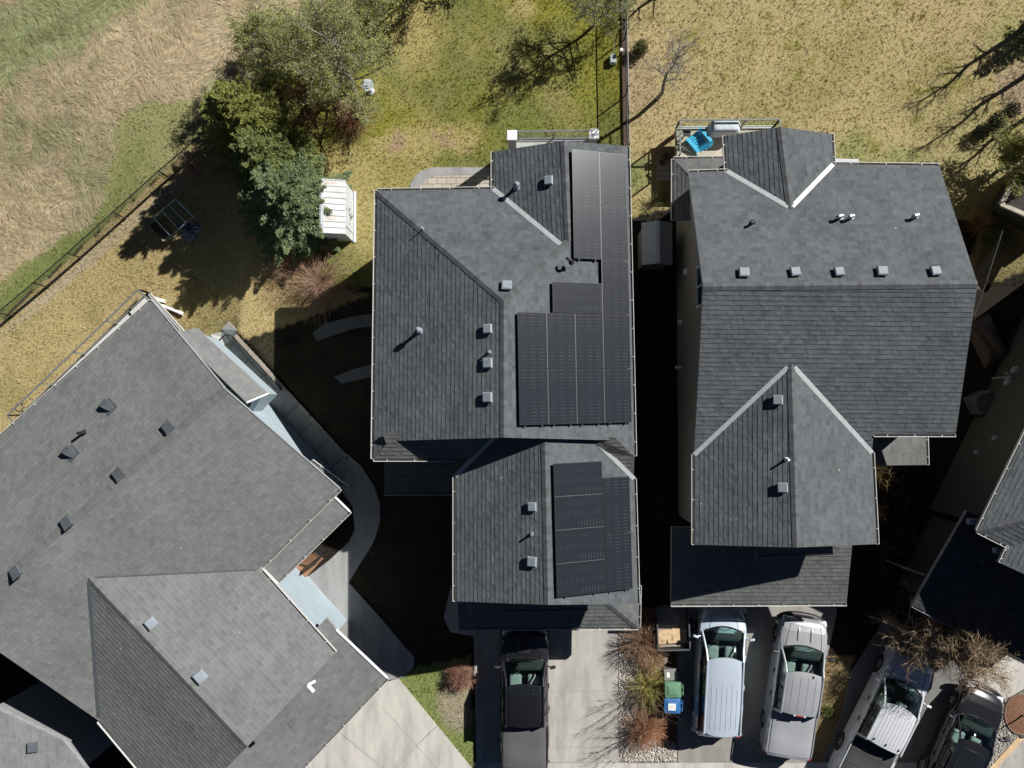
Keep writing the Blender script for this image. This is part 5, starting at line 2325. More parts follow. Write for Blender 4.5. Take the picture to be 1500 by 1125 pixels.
# ------------------------------------------------------------------ raised garden frame under the spruce shade
zf = 1.0
gq = [at(225, 318, zf - DROP * .9), at(257, 291, zf - DROP * .9), at(283, 317, zf - DROP * .9), at(250, 346, zf - DROP * .9)]
o = thing('trellis_frame', 'open white metal trellis frame standing in the spruce shade by the fence', 'frame', (gq[0].x, gq[0].y, gq[0].z - zf))
for k in range(4):
    mb = MB()
    mb.tube([gq[k], gq[(k + 1) % 4]], 0.02, 6)
    mb.build('top_tube', M_STEEL if k else M_WHITE, o)
    mb = MB()
    mb.tube([gq[k], gq[k] - UPV * (zf + .1)], 0.02, 6)
    mb.build('leg', M_STEEL, o)
for t in (.36, .68):
    mb = MB()
    mb.tube([gq[0].lerp(gq[1], t), gq[3].lerp(gq[2], t)], 0.016, 6)
    mb.build('cross_tube', M_STEEL, o)
p = ag(238, 340)
o = thing('planter_box', 'pale wooden planter box at the foot of the white trellis frame', 'planter', p, R(-47))
mb = MB()
for s in (-1, 1):
    mb.box((0, s * .17, .18), (0.95, .035, .36))
    mb.box((s * .46, 0, .18), (.035, .30, .36))
mb.build('boards', M_WOOD_OLD, o, local=True)
mb = MB()
mb.box((0, 0, .26), (.88, .30, .04))
mb.build('soil', M_MULCH, o, local=True)
p = ag(279, 338)
o = thing('tarp_bundle', 'crumpled dark blue tarp lying in the shade beside the trellis frame', 'tarp', p)
mb = MB()


def tarp(u, v):
    a = u * 2 * math.pi
    r = .42 * v * (1 + .25 * math.sin(3 * a) + .12 * math.sin(7 * a + 1))
    return Vector((math.cos(a) * r * 1.2, math.sin(a) * r, max(0.01, .22 * (1 - v ** 1.6) + .04 * math.sin(9 * a + 6 * v))))


mb.grid(tarp, 28, 7)
mb.build('sheet', mat('dark_blue_tarp', (0.12, 0.14, 0.18), .4, var=.3), o, local=True, smooth=True)

# ------------------------------------------------------------------ small garden things
p = ag(543, 134)
o = thing('bird_bath', 'pale blue grey bird bath on the lawn at the edge of the leafy tree', 'bird bath', p)
M_BATH = mat('pale_cast_stone', (0.50, 0.55, 0.58), .6, var=.15, scale=12)
mb = MB()
mb.tube([(0, 0, 0), (0, 0, .05), (0, 0, .12), (0, 0, .5), (0, 0, .6)], [.17, .17, .09, .07, .12], 18)
mb.build('pedestal', M_BATH, o, local=True, smooth=True)
mb = MB()
mb.tube([(0, 0, .58), (0, 0, .66), (0, 0, .72), (0, 0, .70), (0, 0, .66)], [.10, .22, .26, .235, .02], 22)
mb.build('basin', M_BATH, o, local=True, smooth=True)
mb = MB()
mb.cyl((0, 0, .685), .22, .004, 20)
mb.build('water', M_GLASS_DARK, o, local=True)
p = ag(897.5, 89)
o = thing('utility_box', 'low pale blue green utility box in the grass beside the straight fence', 'utility box', p)
mb = MB()
mb.rbox((0, 0, .13), (.30, .44, .30), .07, 3, taper=.86)
mb.build('housing', mat('pale_green_plastic', (0.40, 0.47, 0.46), .5), o, local=True, smooth=True, angle=50)
mb = MB()
mb.rbox((0, 0, .275), (.24, .36, .03), .012, 2)
mb.build('lid', mat('pale_green_lid', (0.44, 0.50, 0.50), .5), o, local=True)
p = ag(908, 81)
o = thing('garden_light', 'small white capped light post touching the straight wire fence', 'light', p)
mb = MB()
mb.cyl((0, 0, 0), .03, .5, 10)
mb.build('stem', M_BLACK_METAL, o, local=True)
mb = MB()
mb.rbox((0, 0, .54), (.17, .17, .12), .03, 2, taper=.8)
mb.build('cap', M_WHITE, o, local=True)


# bins beside the drive
def wheelie(px, py, col, label, rz, sticker):
    M = mat('bin_plastic', col, .5, var=.07)
    p = at(px, py, 1.0)
    p = Vector((p.x, p.y, 0.035))
    o = thing('wheelie_bin', label, 'bin', p, rz, 'wheelie bins beside the drive')
    mb = MB()
    w0, w1, d0, d1, h = .42, .54, .44, .62, .92
    vs = [(-d0 / 2, -w0 / 2, .06), (d0 / 2, -w0 / 2, .06), (d0 / 2, w0 / 2, .06), (-d0 / 2, w0 / 2, .06), (-d1 / 2, -w1 / 2, h), (d1 / 2, -w1 / 2, h), (d1 / 2, w1 / 2, h), (-d1 / 2, w1 / 2, h)]
    mb.add(vs, [(3, 2, 1, 0), (0, 1, 5, 4), (1, 2, 6, 5), (2, 3, 7, 6), (3, 0, 4, 7)])
    mb.box((0, 0, h - .02), (d1 + .05, w1 + .05, .05))
    mb.build('body', M, o, local=True)
    mb = MB()
    mb.rbox((0.02, 0, h + .05), (d1 + .02, w1 + .06, .09), .04, 3)
    mb.rbox((0.03, 0, h + .10), (d1 * .62, w1 * .68, .05), .024, 3)
    lid = mb.build('lid', M, o, local=True, smooth=True, angle=40)
    mb = MB()
    y = w1 / 2 - .06
    mb.tube([(-d1 / 2, -y, h), (-d1 / 2 - .09, -y, h + .03), (-d1 / 2 - .09, y, h + .03), (-d1 / 2, y, h)], .02, 8)
    for s in (-.12, .12):
        mb.box((-d1 / 2 - .045, s, h + .02), (.09, .05, .04))
    mb.build('handle', M, o, local=True)
    for s in (-1, 1):
        mb = MB()
        mb.tube([(-.24, s * (w0 / 2 + .02), .12), (-.24, s * (w0 / 2 + .08), .12)], .12, 16)
        mb.build('wheel', M_BLACK_PLASTIC, o, local=True)
    if sticker:
        mb = MB()
        mb.box((.03, .02, h + .127), (.30, .27, .003))
        st = mb.build('sticker', M_WHITE, lid, local=True)
        mb = MB()
        for k in range(5):
            mb.box((.14 - k * .05, .02, h + .1292), (.014, (.2, .17, .21, .12, .18)[k], .001))
        mb.build('print', mat('sticker_ink', (.3, .34, .38), .6), st, local=True)
    return o


wheelie(986, 1011, (0.12, 0.24, 0.15), 'green wheelie bin beside the yellow green shrub', R(181), False)
wheelie(985, 1034, (0.035, 0.14, 0.34), 'blue wheelie bin with a white sticker on its lid', R(178), True)
p = at(983, 988, .55)
o = thing('clear_tub', 'grey translucent plastic tub with a white lid label behind the green bin', 'tub', (p.x, p.y, .04), R(5))
mb = MB()
mb.rbox((0, 0, .25), (.52, .40, .5), .05, 2, taper=1.08)
mb.build('body', mat('smoky_plastic', (.16, .16, .155), .3), o, local=True)
mb = MB()
mb.rbox((0, 0, .52), (.58, .46, .05), .02, 2)
mb.build('lid', mat('smoky_lid', (.22, .22, .21), .35), o, local=True)
mb = MB()
mb.box((-.12, 0, .548), (.12, .2, .004))
mb.build('label', M_WHITE, o, local=True)

# utility trailer loaded with lumber
p = at(983, 915, .3)
o = thing('utility_trailer', 'small open utility trailer with a black frame parked beside the brown shrub', 'trailer', (p.x, p.y, .035), R(2))
mb = MB()
mb.box((0, 0, .42), (1.25, 1.75, .05))
mb.build('floor', M_WOOD_OLD, o, local=True)
mb = MB()
for s in (-1, 1):
    mb.box((s * .63, 0, .62), (.04, 1.78, .38))
    mb.box((0, s * .88, .62), (1.3, .04, .38))
mb.build('side_panels', M_BLACK_METAL, o, local=True)
mb = MB()
for s in (-1, 1):
    mb.bar((s * .64, -.9, .82), (s * .64, .9, .82), .05, .04)
    mb.bar((-.64, s * .89, .822), (.64, s * .89, .822), .05, .04)
mb.build('top_rail', M_DARK_METAL, o, local=True)
for s in (-1, 1):
    mb = MB()
    mb.tube([(s * .68, 0, .30), (s * .84, 0, .30)], .29, 20)
    wh = mb.build('tyre', M_BLACK_PLASTIC, o, local=True, smooth=True)
    mb = MB()
    mb.tube([(s * .83, 0, .30), (s * .855, 0, .30)], .16, 14)
    mb.build('rim', M_STEEL, wh, local=True)
mb = MB()
mb.bar((-.3, .9, .38), (0, 1.7, .38), .06, .06)
mb.bar((.3, .9, .38), (0, 1.7, .38), .06, .06)
mb.build('drawbar', M_BLACK_METAL, o, local=True)
for k, (x, y, l, w, rz, z, lab, mm) in enumerate((
        (-.32, -.42, .62, .55, 4, .50, 'pale plywood offcut lying in the left end of the trailer', M_WOOD_RAW),
        (.28, -.36, .62, .50, -3, .50, 'tan plywood offcut beside the short boards in the trailer', M_WOOD_RAW),
        (.22, -.62, .85, .10, 1, .56, 'short fresh cut board across the front of the trailer load', M_WOOD_RAW),
        (.50, -.40, .10, .46, 2, .57, 'short upright fresh board at the right end of the trailer load', M_WOOD_RAW),
        (-.1, -.78, 1.1, .09, 1, .50, 'grey weathered plank along the trailer tail', M_WOOD_OLD))):
    mb = MB()
    mb.box((0, 0, 0), (l, w, .04))
    q = mb.build('lumber', mm, local=True)
    q.matrix_world = o.matrix_basis @ Matrix.Translation((x, y, z)) @ Matrix.Rotation(R(rz), 4, 'Z')
    tag(q, lab, 'lumber', 'lumber in the trailer')
# leaning boards
for k, (a, b, lab) in enumerate((((978, 945), (974, 972), 'pale split board leaning against the bed beside the brown shrub'), ((985, 941), (981, 955), 'short pale board leaning above the longer split board'))):
    pa, pb_ = at(*a, .5), ag(*b, .06)
    mb = MB()
    mb.bar(pa, pb_, .16, .03)
    q = mb.build('board', M_WOOD_OLD)
    tag(q, lab, 'board', 'boards leaning by the bed')
# round mulch ring with a young tree and two dark stones
p = ag(1494, 1046)
o = thing('mulch_ring', 'round red brown mulch ring with a stone edge in the gravel', 'mulch ring', p)
mb = MB()
mb.grid(lambda u, v: Vector((math.cos(u * 6.2832) * .62 * v * 1.0, math.sin(u * 6.2832) * .76 * v, .07 + .06 * (1 - v * v))), 40, 6)
mb.build('mulch', M_REDMULCH, o, local=True, smooth=True)
mb = MB()
mb.tube([(math.cos(i * .15708) * .66, math.sin(i * .15708) * .80, .05) for i in range(41)], .05, 6)
mb.build('edge', mat('brick_edge', (.16, .10, .075), .85), o, local=True)
for x, y, r, lab in ((1475, 1082, .13, 'larger dark stone on the gravel below the mulch ring'), (1496, 1078, .10, 'smaller dark stone on the gravel near the border')):
    p = ag(x, y, .02)
    mb = MB()
    mb.rbox((p.x, p.y, p.z + r * .4), (r * 2, r * 1.6, r), r * .4, 2)
    q = mb.build('garden_stone', mat('dark_stone', (.06, .06, .065), .8), smooth=True)
    tag(q, lab, 'stone', 'stones on the gravel')
# air conditioner and dark bin between the right houses
p = ag(1428, 590)
o = thing('air_conditioner', 'dark round topped air conditioner unit in the shade of the right gap', 'air conditioner', p, R(25))
mb = MB()
mb.rbox((0, 0, .4), (.8, .8, .8), .06, 2)
mb.build('cabinet', M_DARK_METAL, o, local=True)
mb = MB()
for k in range(5):
    rr = .08 + k * .07
    mb.tube([(math.cos(i * .2618) * rr, math.sin(i * .2618) * rr, .82) for i in range(25)], .008, 4)
mb.build('fan_guard', M_BLACK_METAL, o, local=True)
p = ag(1446, 500)
o = thing('tarp_cover', 'brown tarp draped over a pile in the right hand gap', 'tarp', p, R(25))
mb = MB()


def tarp2(u, v):
    x, y = (u - .5) * 2, (v - .5) * 2
    e = max(abs(x), abs(y))
    return Vector((x * .6, y * 1.0, .34 * (1 - e ** 4) + .05 * math.sin(7 * x + 3 * y) * (1 - e) + .02))


mb.grid(tarp2, 18, 22)
mb.build('sheet', mat('brown_tarp', (.06, .045, .036), .7, var=.3), o, local=True, smooth=True)
# ------------------------------------------------------------------ vehicles (x forward, y left, z up)
M_TYRE = mat('tyre_rubber', (0.02, 0.02, 0.021), 0.8)
M_RIM = mat('alloy_rim', (0.55, 0.56, 0.57), 0.3, metal=0.8, var=.05)
M_TRIM = mat('black_trim', (0.02, 0.02, 0.022), 0.4)
M_CHROME = mat('bright_trim', (0.75, 0.76, 0.78), 0.15, metal=1.0, var=.03)
M_SEAT = mat('grey_seat_cloth', (0.36, 0.37, 0.36), 0.8, var=.12)
M_DASH = mat('dark_dash', (0.045, 0.047, 0.048), 0.6)
M_RED = mat('tail_lamp_red', (0.35, 0.015, 0.012), 0.2, coat=.6)
M_LAMP = mat('head_lamp_lens', (0.62, 0.65, 0.68), 0.12, coat=.8, var=.08)
M_GAP = mat('panel_gap', (0.012, 0.012, 0.013), 0.8)


def paint(name, col, metal=0.0, rough=0.35, coat=1.0):
    return mat(name, col, rough, metal, var=.04, scale=1.5, coat=coat)


def vehicle(name, label, cat, px, py, tilt, S, M_P, group):
    c = at(px, py, 1.1)
    root = thing(name, label, cat, (c.x, c.y, 0.035), R(90 - tilt), group)
    XF, XR, W = S['front'], S['rear'], S['w']
    wf, wr = S['axles']
    Ra, zc_ = S.get('arch', .43), S.get('rw', .37)
    hw = W / 2
    cab0, cab1 = S['cab_rear'], S['cowl']
    kx = [k[0] for k in S['prof']]
    kw = [k[1] * hw for k in S['prof']]
    kh = [k[2] for k in S['prof']]
    crown = S.get('crown', .06)

    def top(x, y):
        w = np.interp(x, kx, kw)
        u = min(1, abs(y) / max(w, .01))
        return np.interp(x, kx, kh) + crown * (1 - u * u)

    xs = set(np.linspace(XR, XF, 46)) | set(kx)
    for a in (wf, wr):
        xs |= set(a + Ra * math.cos(t) for t in np.linspace(0, math.pi, 13))
        xs |= {a + Ra + .005, a - Ra - .005}
    xs |= {cab0 - .006, cab0 + .006, cab1 - .006, cab1 + .006}
    bed = S.get('open_bed')
    xs = sorted(x for x in xs if XR <= x <= XF)
    mb = MB()
    rings = []
    for x in xs:
        w = float(np.interp(x, kx, kw))
        h = float(np.interp(x, kx, kh))
        b = .30
        if x > XF - .25:
            b = .30 + .10 * (x - XF + .25) / .25
        for a in (wf, wr):
            if abs(x - a) < Ra:
                b = max(b, zc_ + math.sqrt(max(0, Ra * Ra - (x - a) ** 2)))
        b = min(b, h - .12)
        H = h - b
        half = [(0, b), (w - .14, b), (w - .02, b + .02), (w, b + .35 * H), (w - .005, b + .62 * H), (w - .035, b + .86 * H), (w - .10, h - .012)]
        if cab0 < x < cab1:
            half += [(w - .16, h - .03), (w - .17, .62), (0, .62)]
        else:
            cw = w - .10
            half += [(cw * .75, h + crown * .45), (cw * .4, h + crown * .86), (0, h + crown)]
        ring = [(x, y, z) for y, z in half] + [(x, -y, z) for y, z in half[-2:0:-1]]
        rings.append(ring)
    n = len(rings[0])
    vs = [p for r_ in rings for p in r_]
    fs = []
    for i in range(len(rings) - 1):
        for k in range(n):
            k2 = (k + 1) % n
            fs.append((i * n + k, (i + 1) * n + k, (i + 1) * n + k2, i * n + k2))
    fs.append(tuple(range(n)))
    fs.append(tuple((len(rings) - 1) * n + k for k in range(n - 1, -1, -1)))
    mb.add(vs, fs)
    mb.build('body', M_P, root, smooth=True, local=True, angle=38)

    # ---- cabin
    zb = float(np.interp(cab1, kx, kh)) - .01
    zt = S['roof_z']
    xf, xr = cab1, cab0
    tf, tr = S['roof_front'], S['roof_rear']
    wb = hw - .13
    wt = S['roof_w'] / 2
    bow, bow2 = S.get('bow', .20), S.get('bow2', .12)

    def roof(u, v):
        y = (u * 2 - 1)
        x0 = tr - S.get('bowr', .04) * (1 - y * y)
        x1 = tf + bow2 * (1 - y * y)
        x = x0 + (x1 - x0) * v
        e = abs(2 * v - 1)
        return Vector((x, y * wt, zt - .055 * y * y - .05 * e ** 3 - .03 * abs(y) ** 8))

    mb = MB()
    mb.grid(roof, 14, 16)
    nv = len(mb.v)
    mb.v.extend([(x, y, z - .045) for x, y, z in mb.v[:nv]])
    nf = len(mb.f)
    for k in range(nf):
        mb.f.append(tuple(i + nv for i in mb.f[k][::-1]))
        mb.mi.append(0)
    w15 = 15
    bd = [i for i in range(w15)] + [j * w15 + 14 for j in range(1, 17)] + [16 * w15 + i for i in range(13, -1, -1)] + [j * w15 for j in range(15, 0, -1)]
    for k in range(len(bd)):
        a, b = bd[k], bd[(k + 1) % len(bd)]
        mb.f.append((b, a, a + nv, b + nv))
        mb.mi.append(0)
    rf = mb.build('roof', M_P, root, smooth=True, local=True, angle=40)
    for (xa, xb, ya) in S.get('ribs', []):
        mb = MB()
        pts = [roof((ya / wt + 1) / 2, v) + Vector((0, 0, .003)) for v in np.linspace(xa, xb, 9)]
        mb.tube(pts, .009, 5)
        mb.build('roof_rib', M_P, rf, local=True)
    if S.get('sunroof'):
        v0, v1, ww = S['sunroof']
        mb = MB()
        mb.grid(lambda u, v: roof(.5 + (u - .5) * ww, v0 + (v1 - v0) * v) + Vector((0, 0, .006)), 6, 6)
        mb.build('sunroof', M_GLASS_DARK, rf, local=True, smooth=True)
        mb = MB()
        cs = [(-1, v0), (1, v0), (1, v1), (-1, v1)]
        for k in range(4):
            (a, b), (c2, d) = cs[k], cs[(k + 1) % 4]
            mb.tube([roof(.5 + .5 * ww * (a + (c2 - a) * t), b + (d - b) * t) + Vector((0, 0, .006)) for t in np.linspace(0, 1, 7)], .008, 4)
        mb.build('sunroof_trim', S.get('trimm', M_TRIM), rf, local=True)
    if S.get('rack'):
        for s in (-1, 1):
            mb = MB()
            mb.tube([roof(.5 + s * .47, v) + Vector((0, 0, .03)) for v in np.linspace(.05, .97, 9)], .016, 6)
            mb.build('roof_rail', S.get('trimm', M_TRIM), rf, local=True)
    if S.get('aerial'):
        for (u, v) in S['aerial']:
            p = roof(u, v)
            mb = MB()
            mb.rbox(p + Vector((0, 0, .03)), (.10, .035, .06), .015, 2)
            mb.build('aerial', M_TRIM, rf, local=True)

    def wsurf(u, v):
        y = u * 2 - 1
        a = Vector((xf + bow * (1 - y * y), y * wb * .97, zb + .02 + crown * (1 - y * y)))
        b = Vector((tf + bow2 * (1 - y * y) + .015, y * wt * .93, zt - .055 * y * y - .055))
        p = a.lerp(b, v)
        p.z += .07 * v * (1 - v) * 2
        return p

    mb = MB()
    mb.grid(wsurf, 14, 6)
    mb.build('windscreen', M_GLASS_CAR, root, smooth=True, local=True)
    mb = MB()
    mb.tube([wsurf(u, 0) + Vector((.012, 0, .006)) for u in np.linspace(0, 1, 15)], .020, 5)
    mb.build('cowl_trim', M_TRIM, root, local=True)
    for s, l in ((.30, .62), (.58, .92)):
        mb = MB()
        mb.tube([wsurf(s, .02) + Vector((.02, 0, .02)), wsurf(s + .14, .10) + Vector((.01, 0, .02)), wsurf(l, .04) + Vector((.01, 0, .022))], .010, 5)
        mb.build('wiper', M_TRIM, root, local=True)
    br = S.get('rear_bow', .05)

    def rsurf(u, v):
        y = u * 2 - 1
        a = Vector((xr - br * (1 - y * y), y * wb * .95, zb + .02))
        b = Vector((tr - S.get('bowr', .04) * (1 - y * y) - .01, y * wt * .9, zt - .055 * y * y - .06))
        return a.lerp(b, v)

    mb = MB()
    mb.grid(rsurf, 10, 4, flip=True)
    mb.build('rear_window', M_GLASS_CAR, root, smooth=True, local=True)
    pil = S['pillars']

    def side(s, x, v):
        """point on the side of the cabin, x along the belt"""
        t = (x - xr) / (xf - xr)
        xt = tr + (tf - tr) * t
        a = Vector((x, s * wb, zb))
        b = Vector((xt, s * wt, zt - .085))
        p = a.lerp(b, v)
        p.y += s * .05 * math.sin(v * math.pi)
        return p

    for s in (-1, 1):
        ps = [xf] + pil + [xr]
        for i in range(len(ps) - 1):
            xa, xb = ps[i] - .03, ps[i + 1] + .03
            mb = MB()
            mb.grid(lambda u, v: side(s, xa + (xb - xa) * u, .02 + .96 * v), 4, 4, flip=s < 0)
            mb.build('side_window', M_GLASS_CAR if i < S.get('clear', 9) else M_GLASS_DARK, root, smooth=True, local=True)
        mb = MB()
        mb.tube([side(s, xf + .02, 0), wsurf(.5 + s * .5, .3) + Vector((0, s * .015, 0)), wsurf(.5 + s * .5, .7) + Vector((0, s * .015, 0)), side(s, xf, 1)], .042, 8)
        mb.build('pillar', M_P, root, smooth=True, local=True)
        for x in pil:
            mb = MB()
            mb.tube([side(s, x, v) for v in (0, .35, .7, 1)], .038, 6)
            mb.build('pillar', M_TRIM, root, smooth=True, local=True)
        mb = MB()
        mb.tube([side(s, xr, v) for v in (0, .35, .7, 1)], .055, 8)
        mb.build('pillar', M_P, root, smooth=True, local=True)
        mb = MB()
        mb.tube([side(s, xf + (xr - xf) * t, 1) + Vector((0, 0, .015)) for t in np.linspace(0, 1, 7)], .040, 8)
        mb.build('roof_edge', M_P, root, smooth=True, local=True)
        mb = MB()
        mb.tube([side(s, xf + (xr - xf) * t, 0) + Vector((0, s * .012, .005)) for t in np.linspace(0, 1, 5)], .016, 6)
        mb.build('belt_trim', S.get('trimm', M_TRIM), root, local=True)
        # doors: shut lines and handles
        dl = [xf + .02] + S['doors']
        for x in dl:
            w = float(np.interp(x, kx, kw))
            h = float(np.interp(x, kx, kh))
            mb = MB()
            mb.tube([(x, s * (w - .09), h - .01), (x, s * (w - .030), h - .12), (x, s * (w + .001), h - .30), (x, s * (w + .001), .42)], .007, 4)
            mb.build('door_gap', M_GAP, root, local=True)
        for x in S['doors']:
            w = float(np.interp(x + .15, kx, kw))
            h = float(np.interp(x + .15, kx, kh))
            mb = MB()
            mb.rbox((x + .16, s * (w + .005), h - .20), (.20, .045, .035), .015, 2)
            mb.build('door_handle', S.get('handle', M_TRIM), root, local=True)
        # mirror
        mb = MB()
        m0 = side(s, xf - .12, .05)
        mb.tube([m0, m0 + Vector((-.01, s * .16, .03))], .025, 6)
        mb.rbox(m0 + Vector((-.03, s * .27, .06)), (.11, .24, .17), .045, 3, M=Matrix.Rotation(s * R(-14), 3, 'Z'))
        mb.build('mirror', S.get('mirror', M_P), root, smooth=True, local=True, angle=50)
        # lamps
        wfn = float(np.interp(XF - .12, kx, kw))
        hf = float(np.interp(XF - .10, kx, kh))
        mb = MB()
        mb.rbox((XF - .12, s * (wfn - .16), hf - .115), (.26, .36, .17), .06, 3, M=Matrix.Rotation(s * R(-16), 3, 'Z'))
        mb.build('headlight', M_LAMP, root, smooth=True, local=True, angle=50)
        wrn = float(np.interp(XR + .05, kx, kw))
        hr = float(np.interp(XR + .05, kx, kh))
        mb = MB()
        mb.rbox((XR + .03, s * (wrn - .07), hr - .26), (.12, .15, .34), .03, 2)
        mb.build('tail_light', M_RED, root, local=True)
        # arches and wheels
        for a in (wf, wr):
            mb = MB()
            w = float(np.interp(a, kx, kw))
            mb.tube([(a + (Ra + .012) * math.cos(t), s * (w - .012), zc_ + (Ra + .012) * math.sin(t)) for t in np.linspace(-.1, math.pi + .1, 15)], .026, 6)
            mb.build('wheel_arch', S.get('archm', M_P), root, smooth=True, local=True)
            yw = w - .14
            mb = MB()
            prof = [(.20, -.10), (.30, -.115), (.355, -.10), (.37, -.05), (.37, .05), (.355, .10), (.30, .115), (.20, .10)]
            k = zc_ / .37
            NS = 28
            vs = []
            for i in range(NS):
                t = 2 * math.pi * i / NS
                for r_, y in prof:
                    vs.append((a + r_ * k * math.cos(t), s * yw + y, zc_ + r_ * k * math.sin(t)))
            fs = []
            P = len(prof)
            for i in range(NS):
                for j in range(P - 1):
                    fs.append((i * P + j, i * P + j + 1, ((i + 1) % NS) * P + j + 1, ((i + 1) % NS) * P + j))
            mb.add(vs, fs)
            wh = mb.build('wheel', M_TYRE, root, smooth=True, local=True)
            mb = MB()
            mb.tube([(a, s * yw - .09, zc_), (a, s * yw + s * .06, zc_)], .205 * k, 20)
            for q in range(5):
                t = q * 1.2566
                mb.bar((a, s * (yw + .085), zc_), (a + .19 * k * math.cos(t), s * (yw + .09), zc_ + .19 * k * math.sin(t)), .06, .03, up=(0, 1, 0))
            mb.build('rim', M_RIM, wh, local=True)
    # front end
    wfn = float(np.interp(XF - .05, kx, kw))
    hf = float(np.interp(XF - .03, kx, kh))
    mb = MB()
    mb.rbox((XF + .0, 0, hf - .17), (.07, wfn * 1.05, .24), .03, 2)
    mb.build('grille', S.get('grille', M_TRIM), root, local=True)
    for nm_, x, s in (('front_bumper', XF, 1), ('rear_bumper', XR, -1)):
        w = float(np.interp(x - s * .05, kx, kw))
        mb = MB()
        pts = [Vector((x + s * (.10 - .26 * abs(t) ** 3), t * (hw + .005), .52)) for t in np.linspace(-1, 1, 15)]
        mb.tube(pts, [.075] + [.105] * 13 + [.075], 10)
        mb.build(nm_, S.get('bumper', M_P), root, smooth=True, local=True)
    # bonnet seams
    hx0, hx1 = cab1 + .22, XF - .16
    for s in (-1, 1):
        mb = MB()
        pts = []
        for t in np.linspace(0, 1, 9):
            x = hx0 - .10 + (hx1 - hx0 + .06) * t
            y = s * float(np.interp(x, kx, kw)) * (S.get('seam', .74) - .10 * t)
            pts.append((x, y, top(x, y) * 1.0 + S.get('seamz', -.012)))
        mb.tube(pts, .013, 5)
        mb.build('bonnet_gap', M_GAP, root, local=True)
    mb = MB()
    pts = []
    for t in np.linspace(-1, 1, 13):
        x = XF - .13 - .10 * t * t
        y = t * float(np.interp(XF - .2, kx, kw)) * (S.get('seam', .74) - .06)
        pts.append((x, y, top(x, y) - .012))
    mb.tube(pts, .012, 5)
    mb.build('bonnet_gap', M_GAP, root, local=True)
    if S.get('scoop'):
        mb = MB()
        x = (cab1 + XF) / 2 + .02
        mb.rbox((x, 0, top(x, 0) + .02), (.62, .50, .10), .045, 3)
        sc_ = mb.build('bonnet_scoop', M_TRIM, root, smooth=True, local=True, angle=50)
        for s in (-1, 1):
            mb = MB()
            mb.bar((x - .25, s * .265, top(x - .25, 0) + .05), (x - .02, s * .265, top(x, 0) + .05), .02, .03)
            mb.build('scoop_edge', M_CHROME, sc_, local=True)
    if S.get('bulges'):
        for s in (-1, 1):
            mb = MB()
            pts = [(x, s * .26, top(x, .26) - .005) for x in np.linspace(cab1 + .35, XF - .3, 7)]
            mb.tube(pts, [.02] + [.05] * 5 + [.02], 8)
            mb.build('bonnet_crease', M_P, root, smooth=True, local=True)
    # cargo bed
    if S.get('cover'):
        x0, x1 = S['cover']
        wbed = float(np.interp((x0 + x1) / 2, kx, kw)) - S.get('cover_in', .10)

        def cov(u, v):
            y = (u * 2 - 1)
            x = x0 + (x1 - x0) * v
            h = float(np.interp(x, kx, kh))
            return Vector((x, y * wbed, h + .075 - .05 * abs(y) ** 6 + .012 * math.sin(v * 9.4) * (1 - y * y)))

        mb = MB()
        mb.grid(cov, 16, 18)
        nv = len(mb.v)
        mb.v.extend([(x, y, z - .12) for x, y, z in mb.v[:nv]])
        w17 = 17
        bd = [i for i in range(w17)] + [j * w17 + 16 for j in range(1, 19)] + [18 * w17 + i for i in range(15, -1, -1)] + [j * w17 for j in range(17, 0, -1)]
        for k in range(len(bd)):
            a, b = bd[k], bd[(k + 1) % len(bd)]
            mb.f.append((b, a, a + nv, b + nv))
            mb.mi.append(0)
        cv = mb.build('bed_cover', S['coverm'], root, smooth=True, local=True, angle=45)
        for t in S.get('cover_lines', []):
            mb = MB()
            mb.tube([cov(u, t) + Vector((0, 0, .002)) for u in np.linspace(.02, .98, 9)], .010, 4)
            mb.build('cover_seam', M_GAP, cv, local=True)
        for s in (-1, 1):
            mb = MB()
            w = wbed + .045
            hh = [(x, s * (float(np.interp(x, kx, kw)) - .075), float(np.interp(x, kx, kh)) + .012) for x in np.linspace(x0, x1, 7)]
            mb.tube(hh, .026, 6)
            mb.build('bed_rail', S.get('railm', M_TRIM), root, local=True)
    if S.get('third_light'):
        mb = MB()
        mb.rbox((tr - .07, 0, zt - .07), (.05, .30, .05), .02, 2)
        tl = mb.build('brake_light', M_RED, root, local=True)
        for s in (-1, 1):
            mb = MB()
            mb.rbox((tr - .07, s * .20, zt - .07), (.05, .10, .05), .02, 2)
            mb.build('cargo_light', M_LAMP, tl, local=True)
    # inside
    mb = MB()
    mb.box(((cab0 + cab1) / 2, 0, .645), (cab1 - cab0 - .06, W - .42, .03))
    mb.build('cabin_floor', M_DASH, root, local=True)
    mb = MB()
    mb.rbox((cab1 - .17 + bow * .3, 0, zb - .09), (.50, W - .42, .30), .09, 3)
    mb.build('dashboard', S.get('dashm', M_DASH), root, smooth=True, local=True, angle=50)
    xs_ = S.get('seat_x', cab1 - .82)
    for row, xx in enumerate([xs_] + S.get('more_seats', [])):
        for s in (-1, 1):
            mb = MB()
            mb.rbox((xx, s * .37, .86), (.50, .50, .18), .07, 3)
            mb.rbox((xx - .26, s * .37, 1.12), (.16, .48, .58), .07, 3, M=Matrix.Rotation(R(-12), 3, 'Y'))
            se = mb.build('seat', S.get('seatm', M_SEAT), root, smooth=True, local=True, angle=50)
            mb = MB()
            mb.rbox((xx - .33, s * .37, 1.47), (.10, .27, .18), .045, 3)
            mb.build('headrest', S.get('seatm', M_SEAT), se, smooth=True, local=True, angle=50)
    mb = MB()
    cw = Vector((xs_ + .46, .37, 1.05))
    e1 = Vector((-.35, 0, .94)).normalized()
    mb.tube([cw + e1 * (.18 * math.sin(t)) + Vector((0, .18 * math.cos(t), 0)) for t in np.linspace(0, 2 * math.pi, 21)], .017, 6)
